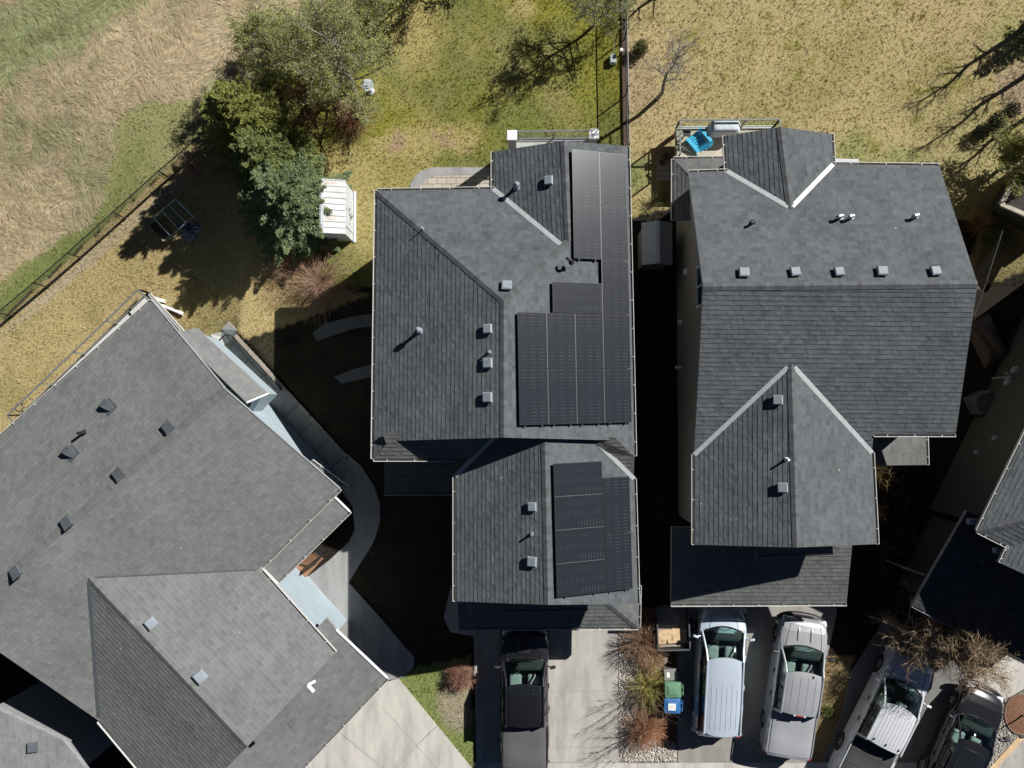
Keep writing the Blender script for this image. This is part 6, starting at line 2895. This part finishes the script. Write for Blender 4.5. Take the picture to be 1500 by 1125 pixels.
    mb.tube([cw + Vector((0, .17, 0)), cw - Vector((0, .17, 0))], .02, 5)
    mb.build('steering_wheel', M_DASH, root, local=True)
    return root


PICK = dict(front=2.62, rear=-2.87, w=1.98, axles=(1.80, -1.72), cab_rear=-1.00, cowl=1.42, roof_front=.62, roof_rear=-.92, roof_w=1.46, roof_z=1.84,
            prof=[(-2.87, .90, 1.14), (-2.80, .95, 1.18), (-2.6, .985, 1.19), (-1.05, .99, 1.19), (-.95, .99, 1.19), (1.3, .98, 1.17), (1.46, .98, 1.15), (2.15, .97, 1.08), (2.42, .93, 1.02), (2.55, .86, .94), (2.62, .74, .84)],
            pillars=[.28, -.42], doors=[.28, -.62], cover=(-2.74, -1.08), third_light=True, clear=2, rear_bow=.0)
M_CV_GREY = mat('grey_vinyl_cover', (0.088, 0.087, 0.088), .75, var=.08, scale=2, bump=.003, bscale=30)
M_CV_PALE = mat('pale_grey_cover', (0.27, 0.28, 0.295), .6, var=.06, scale=2)
M_CV_BLACK = mat('charcoal_cover', (0.038, 0.038, 0.040), .75, var=.1, scale=2)
P_BLACK = paint('black_paint', (0.010, 0.0105, 0.0125), 0, .28)
P_SILVER = paint('silver_paint', (0.42, 0.435, 0.45), .35, .32)
P_SILVER2 = paint('bright_silver_paint', (0.60, 0.62, 0.64), .12, .32)
P_BLUE = paint('pale_blue_silver_paint', (0.46, 0.53, 0.60), .15, .32)

S1 = dict(PICK, coverm=M_CV_GREY, scoop=True, rack=False, sunroof=(.80, .985, .78), trimm=M_CHROME, mirror=M_TRIM, cover_in=.12, third_light=False, aerial=[(.3, .86)], ribs=[(.05, .82, -.55), (.05, .82, .55)])
vehicle('pickup_truck', 'black pickup with a grey bed cover parked under the solar house eave', 'pickup', 768.5, 1021, 0.0, S1, P_BLACK, 'vehicles parked on the drives')
S3 = dict(PICK, coverm=M_CV_PALE, trimm=M_TRIM, railm=P_SILVER, mirror=M_TRIM, cover_in=.16, bulges=True, bumper=M_TRIM, aerial=[(.28, .93)], ribs=[(.08, .9, y) for y in (-.45, -.15, .15, .45)])
vehicle('pickup_truck', 'silver pickup with a pale grey bed cover beside the pale blue minivan', 'pickup', 1168, 1004, 8.6, S3, P_SILVER, 'vehicles parked on the drives')
S4 = dict(PICK, coverm=M_CV_BLACK, trimm=M_TRIM, railm=P_SILVER2, mirror=P_SILVER2, cover_in=.12, bow=.24, bow2=.18, third_light=False, aerial=[(.12, .1), (.5, .09), (.84, .09)], ribs=[(.05, .92, y) for y in np.linspace(-.55, .55, 9)], cover_lines=[.35, .68])
vehicle('pickup_truck', 'bright silver pickup with a charcoal bed cover below the bare weeping shrub', 'pickup', 1299, 1054, 27.0, S4, P_SILVER2, 'vehicles parked on the drives')
S2 = dict(front=2.55, rear=-2.55, w=1.96, axles=(1.60, -1.45), cab_rear=-2.34, cowl=1.60, roof_front=.62, roof_rear=-2.20, roof_w=1.42, roof_z=1.72, bow=.26, bow2=.16, rear_bow=.10, bowr=.12,
          prof=[(-2.55, .86, .98), (-2.48, .92, 1.05), (-2.2, .97, 1.08), (0, 1.0, 1.07), (1.5, .985, 1.04), (1.75, .97, 1.02), (2.15, .93, .93), (2.40, .83, .82), (2.55, .62, .70)],
          pillars=[.42, -.75], doors=[.42, -.75], clear=1, more_seats=[-.35, -1.3], seat_x=.78, seam=.62, ribs=[(.08, .62 + .05 * (i % 2), y) for i, y in enumerate(np.linspace(-.50, .50, 6))], mirror=P_BLUE, handle=P_BLUE, crown=.07)
vehicle('minivan', 'pale blue silver minivan parked nose in by the low porch roof', 'minivan', 1057, 986, 3.4, S2, P_BLUE, 'vehicles parked on the drives')
S5 = dict(front=2.42, rear=-2.42, w=1.92, axles=(1.50, -1.38), cab_rear=-2.20, cowl=1.12, roof_front=.34, roof_rear=-2.02, roof_w=1.36, roof_z=1.70, bow=.22, bow2=.15, rear_bow=.08, bowr=.08,
          prof=[(-2.42, .84, 1.02), (-2.34, .92, 1.08), (-2.0, .97, 1.10), (0, 1.0, 1.09), (1.0, .985, 1.06), (1.25, .975, 1.05), (1.85, .95, .99), (2.15, .88, .92), (2.32, .78, .84), (2.42, .62, .74)],
          pillars=[.10, -.85], doors=[.10, -.85], clear=1, more_seats=[-.95], sunroof=(.35, .86, .66), rack=True, trimm=M_CHROME, mirror=M_TRIM, seatm=mat('pale_seat_leather', (.32, .34, .33), .6), crown=.08)
vehicle('suv', 'black sport utility car with a sunroof in the lower right corner', 'suv', 1414, 1097, 25.0, S5, P_BLACK, 'vehicles parked on the drives')
# ------------------------------------------------------------------ plants
def twig_mesh(polys, radii):
    """three sided tapered twigs from many polylines with the same number of points"""
    P = np.asarray(polys, float)
    r = np.asarray(radii, float)
    n, m, _ = P.shape
    t = np.empty_like(P)
    t[:, 1:-1] = P[:, 2:] - P[:, :-2]
    t[:, 0] = P[:, 1] - P[:, 0]
    t[:, -1] = P[:, -1] - P[:, -2]
    t /= np.linalg.norm(t, axis=2, keepdims=True) + 1e-9
    ref = np.broadcast_to(np.array((.31, .83, .45)), t.shape)
    u = np.cross(t, ref)
    u /= np.linalg.norm(u, axis=2, keepdims=True) + 1e-9
    w = np.cross(t, u)
    V = np.stack([P + r[:, :, None] * (u * math.cos(a) + w * math.sin(a)) for a in (0, 2.0944, 4.18879)], 2)
    V = V.reshape(-1, 3)
    b = np.arange(n)[:, None, None] * (m * 3)
    i = np.arange(m - 1)[None, :, None] * 3
    k = np.arange(3)[None, None, :]
    k2 = (k + 1) % 3
    F = np.stack(np.broadcast_arrays(b + i + k, b + i + k2, b + i + 3 + k2, b + i + 3 + k), -1).reshape(-1, 4)
    return V, F


def leaf_quads(C, D, L, W, up=None):
    """diamond leaves: centre, direction, length, width"""
    C = np.asarray(C, float)
    D = np.asarray(D, float)
    n = len(C)
    D = D / (np.linalg.norm(D, axis=1, keepdims=True) + 1e-9)
    rr = RNG.normal(size=(n, 3))
    if up is not None:
        rr = rr * .5 + np.array(up)
    S = np.cross(D, rr)
    S /= np.linalg.norm(S, axis=1, keepdims=True) + 1e-9
    L = np.broadcast_to(np.asarray(L), (n,))[:, None]
    W = np.broadcast_to(np.asarray(W), (n,))[:, None]
    V = np.stack([C - D * L / 2, C + S * W / 2, C + D * L / 2, C - S * W / 2], 1).reshape(-1, 3)
    F = np.arange(n * 4).reshape(n, 4)
    return V, F


def unit(v):
    return v / (np.linalg.norm(v) + 1e-9)


def spruce(name, label, px, py, h, rad, col, group, dens=1.0):
    b = ag(px, py)
    root = thing(name, label, 'tree', b, group=group)
    base = np.array(b)
    mb = MB()
    mb.tube([b - UPV * .1, b + UPV * h * .4, b + UPV * h * .98], [.11 + h * .008, .075, .012], 8)
    mb.build('trunk', M_BARK, root)
    C, D, LL = [], [], []
    pol, rd = [], []
    nwh = int(h * 5.2)
    for w in range(nwh):
        t = (w + .3) / nwh
        z = .18 + (h - .25) * t
        Rw = rad * (1 - t) ** .78 * (1.0 if t > .12 else .75 + 2 * t)
        nb = int(5 + 6 * (1 - t))
        for k in range(nb):
            a = 6.2832 * (k + random.random() * .8) / nb + w * .9
            L_ = Rw * random.uniform(.58, 1.26) + .10
            d0 = np.array((math.cos(a), math.sin(a), .34 - .55 * (1 - t)))
            p = base + np.array((0, 0, z))
            pts = []
            ns = 6
            for i in range(ns):
                f = i / (ns - 1)
                pts.append(p + d0 * L_ * f + np.array((0, 0, (.22 * f * f - .10 * f) * L_)))
            pol.append(pts)
            rd.append([.018 * (1 - .8 * i / (ns - 1)) for i in range(ns)])
            n = int((10 + 34 * L_) * dens)
            for q in range(n):
                f = (random.random() ** .7)
                f = .12 + .90 * f
                i = min(ns - 2, int(f * (ns - 1)))
                g = f * (ns - 1) - i
                c = pts[i] * (1 - g) + pts[i + 1] * g
                side = random.choice((-1, 1))
                sw = (1.02 - f) * .46 * L_ * random.random() + .02
                sd = np.array((-math.sin(a), math.cos(a), 0)) * side
                dirv = sd * .75 + d0 * .75 + np.array((0, 0, random.uniform(-.15, .3)))
                c = c + unit(sd + d0 * .6) * sw + np.array((0, 0, random.uniform(-.06, .05)))
                C.append(c)
                D.append(dirv)
                LL.append(random.uniform(.085, .17))
    LL = np.array(LL)
    C = np.array(C)
    D = np.array(D)
    V1, F1 = leaf_quads(C, D, LL, LL * .24, up=(0, 0, 1.0))
    V2, F2 = leaf_quads(C + RNG.normal(size=C.shape) * .03, D + RNG.normal(size=D.shape) * .35, LL * .8, LL * .22)
    fastmesh('crown', np.concatenate([V1, V2]), np.concatenate([F1, F2 + len(V1)]), 4, leaf_mat('needles', col, .42, .12), parent=root)
    V, F = twig_mesh(pol, rd)
    fastmesh('limbs', V, F, 4, M_BARK, parent=root)
    return root


def branch_tree(name, label, px, py, h, rad, bark, leafcol, group, nleaf=0, leaf=.07, trunk_r=.07, nlimb=14, lean=(0, 0), up=.9, first=.25, twigs=9, tw_len=.55, spread=1.0):
    """single trunk, limbs, twigs, and young leaves if there are any"""
    b = ag(px, py)
    root = thing(name, label, 'tree', b, group=group)
    base = np.array(b)
    mb = MB()
    tr = []
    for i in range(7):
        f = i / 6
        tr.append(base + np.array((lean[0] * f + .05 * h * .2 * math.sin(i * 1.7), lean[1] * f + .05 * h * .2 * math.cos(i * 2.3), h * .86 * f - (.1 if i == 0 else 0))))
    mb.tube(tr, [trunk_r * (1.25 - 1.05 * i / 6) for i in range(7)], 8)
    pol, rd, tips, tipd = [], [], [], []
    pol2, rd2 = [], []
    for k in range(nlimb):
        f = first + (1 - first) * (k + random.random() * .6) / nlimb
        i = min(5, int(f * 6))
        g = f * 6 - i
        s = tr[i] * (1 - g) + tr[i + 1] * g
        a = k * 2.4 + random.uniform(-.4, .4)
        L_ = rad * (1.1 - .55 * f) * random.uniform(.75, 1.2)
        d = np.array((math.cos(a) * spread, math.sin(a) * spread, up * random.uniform(.5, 1.1)))
        d = unit(d)
        pts = [s]
        m = 7
        for q in range(1, m):
            d = unit(d + RNG.normal(size=3) * .17 + np.array((0, 0, .06)))
            pts.append(pts[-1] + d * L_ / (m - 1) * 1.15)
        pol.append(pts)
        r0 = trunk_r * (.62 - .35 * f)
        rd.append([r0 * (1 - .85 * q / (m - 1)) + .003 for q in range(m)])
        for q in range(twigs):
            ff = random.uniform(.25, 1.0)
            i = min(m - 2, int(ff * (m - 1)))
            g = ff * (m - 1) - i
            s2 = pts[i] * (1 - g) + pts[i + 1] * g
            dd = unit(pts[i + 1] - pts[i])
            d2 = unit(dd * .8 + RNG.normal(size=3) * .65 + np.array((0, 0, .15)))
            l2 = tw_len * random.uniform(.5, 1.3)
            p2 = [s2]
            for e in range(4):
                d2 = unit(d2 + RNG.normal(size=3) * .16)
                p2.append(p2[-1] + d2 * l2 / 4)
            pol2.append(p2)
            rd2.append([.009, .0075, .006, .0045, .003])
            tips.append(p2)
            for sub in range(3):
                e = random.randint(1, 3)
                d3 = unit(d2 + RNG.normal(size=3) * .8)
                l3 = l2 * random.uniform(.3, .6)
                p3 = [p2[e] + d3 * l3 * j / 4 + RNG.normal(size=3) * .008 for j in range(5)]
                p3[0] = p2[e]
                pol2.append(p3)
                rd2.append([.006, .005, .004, .003, .002])
                tips.append(p3)
    mb.build('trunk', bark, root, smooth=True)
    V, F = twig_mesh(pol, rd)
    fastmesh('limbs', V, F, 4, bark, parent=root)
    V, F = twig_mesh(pol2, rd2)
    fastmesh('twigs', V, F, 4, bark, parent=root)
    if nleaf:
        T = np.array(tips)
        idx = RNG.integers(0, len(T), nleaf)
        j = RNG.integers(1, 5, nleaf)
        c = T[idx, j] + RNG.normal(size=(nleaf, 3)) * .07
        d = RNG.normal(size=(nleaf, 3))
        LL = leaf * RNG.uniform(.6, 1.35, nleaf)
        V, F = leaf_quads(c, d, LL, LL * .62, up=(0, 0, .7))
        fastmesh('foliage', V, F, 4, leaf_mat('young_leaves', leafcol, .38, .4), parent=root)
    return root


def bare_shrub(name, label, px, py, h, rad, col, n, group, cat='shrub', droop=.25, sub=4, r=.008, leafcol=None, nleaf=0, leaf=.05, seed=None, lift=1.0, wild=.10):
    """many thin stems fanning out of the ground"""
    b = ag(px, py)
    root = thing(name, label, cat, b, group=group)
    base = np.array(b)
    pol, rd = [], []
    ends = []
    for k in range(n):
        a = random.uniform(0, 6.2832)
        e = math.sqrt(random.random())
        d = np.array((math.cos(a) * e * rad, math.sin(a) * e * rad, h * lift * (1.05 - .45 * e * e) * random.uniform(.75, 1.1)))
        s = base + np.array((math.cos(a), math.sin(a), 0)) * e * .12 * rad
        m = 6
        pts = []
        for q in range(m):
            f = q / (m - 1)
            pts.append(s + d * np.array((f ** 1.15, f ** 1.15, f ** .85)) - np.array((0, 0, droop * e * f * f * h)) + RNG.normal(size=3) * wild * .35 * f)
        pol.append(pts)
        rr = r * random.uniform(.7, 1.3)
        rd.append([rr * (1 - .75 * q / (m - 1)) for q in range(m)])
        ends.append(pts)
        for q in range(sub):
            i = random.randint(1, m - 2)
            dd = unit(pts[i + 1] - pts[i])
            d2 = unit(dd + RNG.normal(size=3) * .5)
            l2 = .28 * h * random.uniform(.4, 1.1) + .08
            p2 = [pts[i]]
            for w in range(m - 1):
                d2 = unit(d2 + RNG.normal(size=3) * .2)
                p2.append(p2[-1] + d2 * l2 / (m - 1))
            pol.append(p2)
            rd.append([rr * .55 * (1 - .75 * q2 / (m - 1)) for q2 in range(m)])
            ends.append(p2)
    V, F = twig_mesh(pol, rd)
    m = mat('twig_bark', col, .85, var=.25, scale=3, island=.35)
    fastmesh('stems', V, F, 4, m, parent=root)
    if nleaf:
        T = np.array(ends)
        idx = RNG.integers(0, len(T), nleaf)
        j = RNG.integers(2, 6, nleaf)
        c = T[idx, j] + RNG.normal(size=(nleaf, 3)) * .04
        LL = leaf * RNG.uniform(.6, 1.4, nleaf)
        V, F = leaf_quads(c, RNG.normal(size=(nleaf, 3)), LL, LL * .6, up=(0, 0, .6))
        fastmesh('foliage', V, F, 4, leaf_mat('shrub_leaves', leafcol, .35, .25), parent=root)
    return root


def ball_shrub(name, label, px, py, r, h, col, n, group, leaf=.07):
    b = ag(px, py)
    root = thing(name, label, 'shrub', b, group=group)
    base = np.array(b)
    mb = MB()
    mb.tube([b - UPV * .05, b + UPV * h * .5], [.04, .02], 6)
    mb.build('stem', M_BARK, root)
    d = RNG.normal(size=(n, 3))
    d /= np.linalg.norm(d, axis=1, keepdims=True)
    rr = RNG.random(n) ** .35
    wob = 1 + .22 * np.sin(d[:, 0] * 5 + d[:, 2] * 4) * np.cos(d[:, 1] * 6)
    c = base + np.array((0, 0, h * .5)) + d * (rr * wob)[:, None] * np.array((r, r, h * .5))
    LL = leaf * RNG.uniform(.6, 1.4, n)
    V, F = leaf_quads(c, d + RNG.normal(size=(n, 3)) * .6, LL, LL * .5)
    fastmesh('foliage', V, F, 4, leaf_mat('evergreen_leaves', col, .4, .1), parent=root)
    return root


G_T = 'trees in the back gardens'
G_S = 'bare shrubs around the houses'
spruce('spruce_tree', 'blue green spruce leaning over the white metal shed', 440, 312, 5.0, 2.35, (0.180, 0.245, 0.130), G_T, 4.0)
spruce('spruce_tree', 'yellow green spruce behind the blue green spruce by the slanting fence', 390, 212, 6.0, 2.1, (0.215, 0.245, 0.068), G_T, 3.8)
spruce('spruce_tree', 'green spruce squeezed between the blue green and the yellow green ones', 414, 262, 5.0, 1.9, (0.180, 0.225, 0.080), G_T, 3.8)
branch_tree('leafy_tree', 'broad airy tree with fresh green leaves beside the bird bath', 516, 126, 5.6, 2.5, M_BARK_PALE, (0.35, 0.395, 0.15), G_T, nleaf=31000, leaf=.058, trunk_r=.10, nlimb=44, twigs=13, tw_len=.75, first=.14, up=.55)
branch_tree('leafy_tree', 'smaller leafing tree at the straw grass end of the leafy clump', 412, 98, 4.0, 1.45, M_BARK_PALE, (0.32, 0.36, 0.13), G_T, nleaf=15000, leaf=.068, trunk_r=.075, nlimb=30, twigs=12, tw_len=.6, first=.12, up=.55)
branch_tree('leafy_tree', 'leafing tree cut off by the top border beside the bird bath tree', 555, 20, 4.6, 1.7, M_BARK_PALE, (0.33, 0.38, 0.135), G_T, nleaf=11000, leaf=.068, trunk_r=.075, nlimb=26, twigs=12, tw_len=.6, first=.15, up=.6)
branch_tree('budding_tree', 'thin budding tree with a dark shadow on the green lawn', 868, 40, 4.2, 1.55, M_BARK_PALE, (0.24, 0.28, 0.11), G_T, nleaf=6000, leaf=.07, trunk_r=.06, nlimb=26, twigs=13, tw_len=.55, first=.2, up=.8)
branch_tree('budding_tree', 'budding tree mostly above the top border, its shadow on the lawn', 640, -28, 4.0, 1.6, M_BARK_PALE, (0.12, 0.14, 0.05), G_T, nleaf=9000, leaf=.08, trunk_r=.06, nlimb=24, twigs=12, tw_len=.5)
branch_tree('bare_tree', 'slender bare tree with a pale trunk on the tan lawn beside the fence', 963, 146, 6.3, 1.15, M_BARK_PALE, None, G_T, trunk_r=.075, nlimb=20, twigs=8, tw_len=.55, first=.38, up=1.0)
branch_tree('bare_tree', 'bare tree above the top border with its shadow crossing the fence', 1010, -40, 5.0, 1.0, M_BARK, None, G_T, trunk_r=.08, nlimb=16, twigs=7)
for (x, y, h, lab) in ((1512, 30, 6.3, 'bare tree at the right border, the upper one of three'), (1524, 92, 6.0, 'bare tree at the right border, the middle one of three'), (1532, 150, 5.6, 'bare tree at the right border, the lowest one of three')):
    branch_tree('bare_tree', lab, x, y, h, .9, M_BARK, None, G_T, trunk_r=.10, nlimb=15, twigs=7, first=.3, up=1.1)
spruce('spruce_tree', 'narrow dark spruce at the right border beside the upper bare tree', 1516, 48, 2.6, .75, (0.05, 0.06, 0.025), G_T, .9)
branch_tree('leafy_tree', 'olive leafed tree over the pale edged shed at the right border', 1462, 250, 3.4, 1.65, M_BARK_PALE, (0.25, 0.28, 0.09), G_T, nleaf=13000, leaf=.085, trunk_r=.07, nlimb=26, twigs=12, tw_len=.5, first=.15)
branch_tree('willow_tree', 'bare tree with a leaning tangle of brown twigs over the bright silver pickup', 1300, 912, 4.4, 1.4, mat('tan_bark', (0.40, 0.29, 0.185), .85, var=.3, scale=4, island=.3), (0.17, 0.14, 0.055), 'trees along the drives', nleaf=2600, leaf=.05, trunk_r=.085, nlimb=62, twigs=16, tw_len=.62, first=.10, up=.5, lean=(2.3, -.75))
bare_shrub('bare_shrub', 'pinkish bare shrub spreading below the blue green spruce', 468, 414, 1.2, 1.95, (0.44, 0.29, 0.20), 330, G_S, r=.007, sub=5)
bare_shrub('bare_shrub', 'small pinkish bare shrub at the left foot of the spread out one', 418, 392, .9, .9, (0.34, 0.21, 0.14), 110, G_S, r=.007, sub=5)
bare_shrub('bare_shrub', 'pale pinkish bare shrub by the slanting fence above the trellis frame', 287, 252, 1.5, .9, (0.36, 0.24, 0.19), 80, G_S, r=.009)
bare_shrub('bare_shrub', 'dark red brown shrub in the shade under the leafing tree', 448, 166, 2.0, 1.35, (0.22, 0.115, 0.075), 300, G_S, r=.010)
bare_shrub('bare_shrub', 'red brown shrub at the shaded edge near the bird bath', 521, 176, 1.3, 1.0, (0.30, 0.155, 0.09), 260, G_S, r=.010)
bare_shrub('bare_shrub', 'brown arching shrub beside the small trailer at the house corner', 940, 938, 1.4, 1.05, (0.37, 0.23, 0.14), 230, G_S, r=.009)
bare_shrub('bare_shrub', 'low tan shrub between the brown shrub and the yellow one', 952, 972, .8, .65, (0.40, 0.27, 0.155), 180, G_S, r=.008)
bare_shrub('bare_shrub', 'yellow green twiggy shrub beside the green bin', 950, 1003, 1.25, .95, (0.44, 0.39, 0.13), 150, G_S, r=.011, leafcol=(0.20, 0.21, 0.05), nleaf=900, leaf=.045)
bare_shrub('bare_shrub', 'reddish brown fountain shaped shrub below the blue bin', 945, 1062, 1.2, 1.0, (0.42, 0.21, 0.115), 360, G_S, r=.008, droop=.45)
bare_shrub('bare_shrub', 'round red brown shrub on the little green front lawn', 674, 988, .85, .62, (0.38, 0.21, 0.15), 330, G_S, r=.008, droop=.35, leafcol=(0.22, 0.10, 0.07), nleaf=1500, leaf=.04)
bare_shrub('bare_shrub', 'yellowish bare shrub against the side of the right hand house', 1278, 690, 2.0, .75, (0.36, 0.27, 0.12), 50, G_S, r=.010)
bare_shrub('bare_shrub', 'sparse yellowish shrub lower along the right hand house', 1268, 742, 1.8, .55, (0.32, 0.22, 0.10), 34, G_S, r=.010)
bare_shrub('bare_shrub', 'tall sparse bare stems rising out of the pebbled bed', 942, 1012, 2.7, 1.0, (0.22, 0.16, 0.10), 15, G_S, r=.010, sub=9, droop=.05)
bare_shrub('bare_shrub', 'tall sparse bare stems beside the round topped brown shrub', 930, 1075, 2.2, .9, (0.22, 0.15, 0.10), 12, G_S, r=.010, sub=8, droop=.05)
bare_shrub('ornamental_grass', 'orange tan clump of dry grass below the pale edged shed', 1432, 326, .8, .75, (0.36, 0.20, 0.075), 330, 'grass clumps', cat='grass clump', r=.006, droop=.5, sub=1)
bare_shrub('ornamental_grass', 'tan dry grass clump nearest the right border', 1474, 322, .6, .5, (0.34, 0.22, 0.09), 200, 'grass clumps', cat='grass clump', r=.006, droop=.5, sub=1)
bare_shrub('ornamental_grass', 'dull green grass clump behind the grey storage shed', 958, 296, .8, .5, (0.10, 0.095, 0.03), 110, 'grass clumps', cat='grass clump', r=.007, droop=.6, sub=0)
ball_shrub('evergreen_shrub', 'green shrub below the orange tan grass clump', 1448, 352, .55, .7, (0.085, 0.11, 0.03), 1700, 'evergreen shrubs')
ball_shrub('evergreen_shrub', 'round dark evergreen standing alone beside the straight fence', 936, 77, .33, .85, (0.06, 0.07, 0.018), 1500, 'evergreen shrubs')
for x, y, lab in ((1474, 166, 'dark round evergreen nearest the reddish stone bed'), (1449, 187, 'dark round evergreen in the middle of the row of three'), (1431, 197, 'dark round evergreen farthest from the stone bed in the row')):
    ball_shrub('evergreen_shrub', lab, x, y, .33, .8, (0.022, 0.026, 0.010), 1200, 'evergreen shrubs')
ball_shrub('evergreen_shrub', 'low green plant in the dry bed beside the pale covered pickup', 1212, 1040, .26, .3, (0.09, 0.12, 0.03), 500, 'evergreen shrubs', leaf=.06)
# young tree in the mulch ring
branch_tree('young_tree', 'young bare tree in the round mulch ring', 1494, 1046, 2.6, .5, M_BARK, None, 'trees along the drives', trunk_r=.03, nlimb=9, twigs=5, tw_len=.3, first=.45)

# ------------------------------------------------------------------ grass
def keep(px, py, x, y, margin=True):
    ok = np.ones(len(px), bool)
    for poly in PAVED:
        ok &= ~inpoly(px, py, poly)
    for poly in FOOT:
        ok &= ~inpoly(x, y, poly)
    # sunken walk
    dx, dy = x - RW_S.x, y - RW_S.y
    t = (dx * _ru.x + dy * _ru.y) / _rl
    d = dx * _rn.x + dy * _rn.y
    ok &= ~((t > 0) & (t < 1.02) & (d > -.05) & (d < 1.5))
    return ok


def scatter(n, zones, dens=None):
    """random ground points inside zones given in photo pixels"""
    PX = RNG.uniform(-60, 1560, n)
    PY = RNG.uniform(-60, 1160, n)
    m = np.zeros(n, bool)
    for z in zones:
        m |= inpoly(PX, PY, z)
    PX, PY = PX[m], PY[m]
    # pixel to ground
    M = np.array(CAM_M)
    d = np.stack([(PX - 750) / FPX, -(PY - 562.5) / FPX, -np.ones(len(PX))], -1) @ M.T
    z = np.zeros(len(PX))
    for _ in range(4):
        t = (z - CAM_H) / d[:, 2]
        x, y = d[:, 0] * t, d[:, 1] * t
        z = gzn(x, y)
    k = keep(PX, PY, x, y)
    return PX[k], PY[k], x[k], y[k], z[k]


Z_LAWN = [[(330, -80), (1600, -80), (1600, 420), (1380, 420), (1370, 260), (930, 330), (545, 290), (545, 480), (380, 520), (330, 530), (250, 480), (195, 430), (0, 640), (-80, 700), (-80, 520), (0, 470), (310, 190), (440, 70), (520, 0)],
          [(560, 985), (694, 965), (694, 1125)]]
Z_MOWN = [[(-80, -80), (520, -80), (520, 0), (440, 70), (310, 190), (0, 470), (-80, 540)]]


def turf(name, label, zones, n, nb, hmin, hmax, w, sel=None, gain=1.25, kind='stuff', lean=.55):
    px, py, x, y, z = scatter(n, zones)
    if sel is not None:
        k = sel(px, py, x, y)
        px, py, x, y, z = px[k], py[k], x[k], y[k], z[k]
    col, _, _ = zone_colour(x, y)
    T = len(x)
    sz = (.55 + .9 * fbm(x, y, 2.2, 21)) * RNG.uniform(.6, 1.35, T)
    tint = RNG.uniform(.70, 1.30, (T, 1)) * (1 + RNG.normal(size=(T, 3)) * np.array((.05, .03, .06)))
    bx = np.repeat(x, nb) + RNG.normal(size=T * nb) * .022
    by = np.repeat(y, nb) + RNG.normal(size=T * nb) * .022
    bz = np.repeat(z, nb) - .01
    L = np.repeat(sz, nb) * RNG.uniform(hmin, hmax, T * nb)
    a = RNG.uniform(0, 6.2832, T * nb)
    le = RNG.uniform(.1, 1, T * nb) * lean
    dx, dy = np.cos(a) * L * le, np.sin(a) * L * le
    dz = L * np.sqrt(np.clip(1 - le * le, .1, 1))
    ww = w * RNG.uniform(.7, 1.3, T * nb) / 2
    sx, sy = -np.sin(a) * ww, np.cos(a) * ww
    V = np.empty((T * nb, 3, 3))
    V[:, 0] = np.stack([bx - sx, by - sy, bz], -1)
    V[:, 1] = np.stack([bx + sx, by + sy, bz], -1)
    V[:, 2] = np.stack([bx + dx, by + dy, bz + dz], -1)
    c = np.repeat(np.clip(col * gain * tint, 0, .9), nb * 3, axis=0)
    o = fastmesh(name, V.reshape(-1, 3), np.arange(T * nb * 3).reshape(-1, 3), 3, M_GRASS, c)
    o['kind'] = kind
    o['label'] = label
    o['category'] = 'grass'
    return o


M_GRASS = attr_mat('grass_blades', rough=.75, var=.22, trans=.22)
turf('lawn_grass', 'short tufted lawn grass, olive green and tan, behind the houses', Z_LAWN, 140000, 5, .045, .095, .020, gain=1.4)


def sel_mown(px, py, x, y):
    return ~inpoly(px + (fbm(x, y, 1.6, 5) - .5) * 18, py + (fbm(x, y, 1.5, 13) - .5) * 18, MEADOW)


turf('mown_grass', 'mown green and tan grass strip along the slanting fence', Z_MOWN, 60000, 5, .05, .11, .020, sel=sel_mown, gain=1.35)



def sel_weed(px, py, x, y):
    return (vnoise(x, y, 1.9, 51) > .86) & (px > 925)


_c = M_GRASS
M_GRASS = leaf_mat('weed_leaves', (0.115, 0.125, 0.040), .35, .25)
turf('weed_clumps', 'dark green weed clumps dotted over the tan lawn', Z_LAWN[:1], 42000, 4, .05, .12, .026, sel=sel_weed)
M_GRASS = _c


def meadow():
    px, py, x, y, z = scatter(120000, Z_MOWN)
    k = ~sel_mown(px, py, x, y)
    px, py, x, y, z = px[k], py[k], x[k], y[k], z[k]
    T = len(x)
    nb = 6
    col, _, _ = zone_colour(x, y)
    ang = fbm(x, y, .36, 31, 2) * 9.0 + fbm(x, y, 1.4, 37, 2) * 2.6
    tint = RNG.uniform(.80, 1.20, (T, 1)) * (1 + RNG.normal(size=(T, 3)) * np.array((.04, .03, .06)))
    n = T * nb
    a = np.repeat(ang, nb) + RNG.normal(size=n) * .36
    bx = np.repeat(x, nb) + RNG.normal(size=n) * .04
    by = np.repeat(y, nb) + RNG.normal(size=n) * .04
    bz = np.repeat(z, nb) - .01
    L = RNG.uniform(.14, .42, n) * np.repeat(.6 + .8 * fbm(x, y, 1.1, 41), nb)
    hgt = L * RNG.uniform(.08, .30, n)
    w = RNG.uniform(.007, .013, n) / 2
    dx, dy = np.cos(a), np.sin(a)
    sx, sy = -dy * w, dx * w
    pts = []
    for f, hz, ws in ((0, 0, 1), (.30, .85, 1), (.68, 1.0, .8), (1.0, .62, .1)):
        b = np.stack([bx + dx * L * f, by + dy * L * f, bz + hgt * hz], -1)
        s = np.stack([sx * ws, sy * ws, np.zeros(n)], -1)
        pts += [b - s, b + s]
    V = np.stack(pts, 1)
    b = np.arange(n)[:, None] * 8
    F = np.stack([np.concatenate([b + i, b + i + 1, b + i + 3, b + i + 2], 1) for i in (0, 2, 4)], 1).reshape(-1, 4)
    c = np.repeat(np.clip(col * 1.38 * tint, 0, .9), nb * 8, axis=0)
    o = fastmesh('tall_grass', V.reshape(-1, 3), F, 4, M_GRASS, c)
    tag(o, 'tall straw coloured grass lying flat in swirls beyond the fence', 'grass', kind='stuff')


meadow()
SC.view_settings.exposure = 0.4
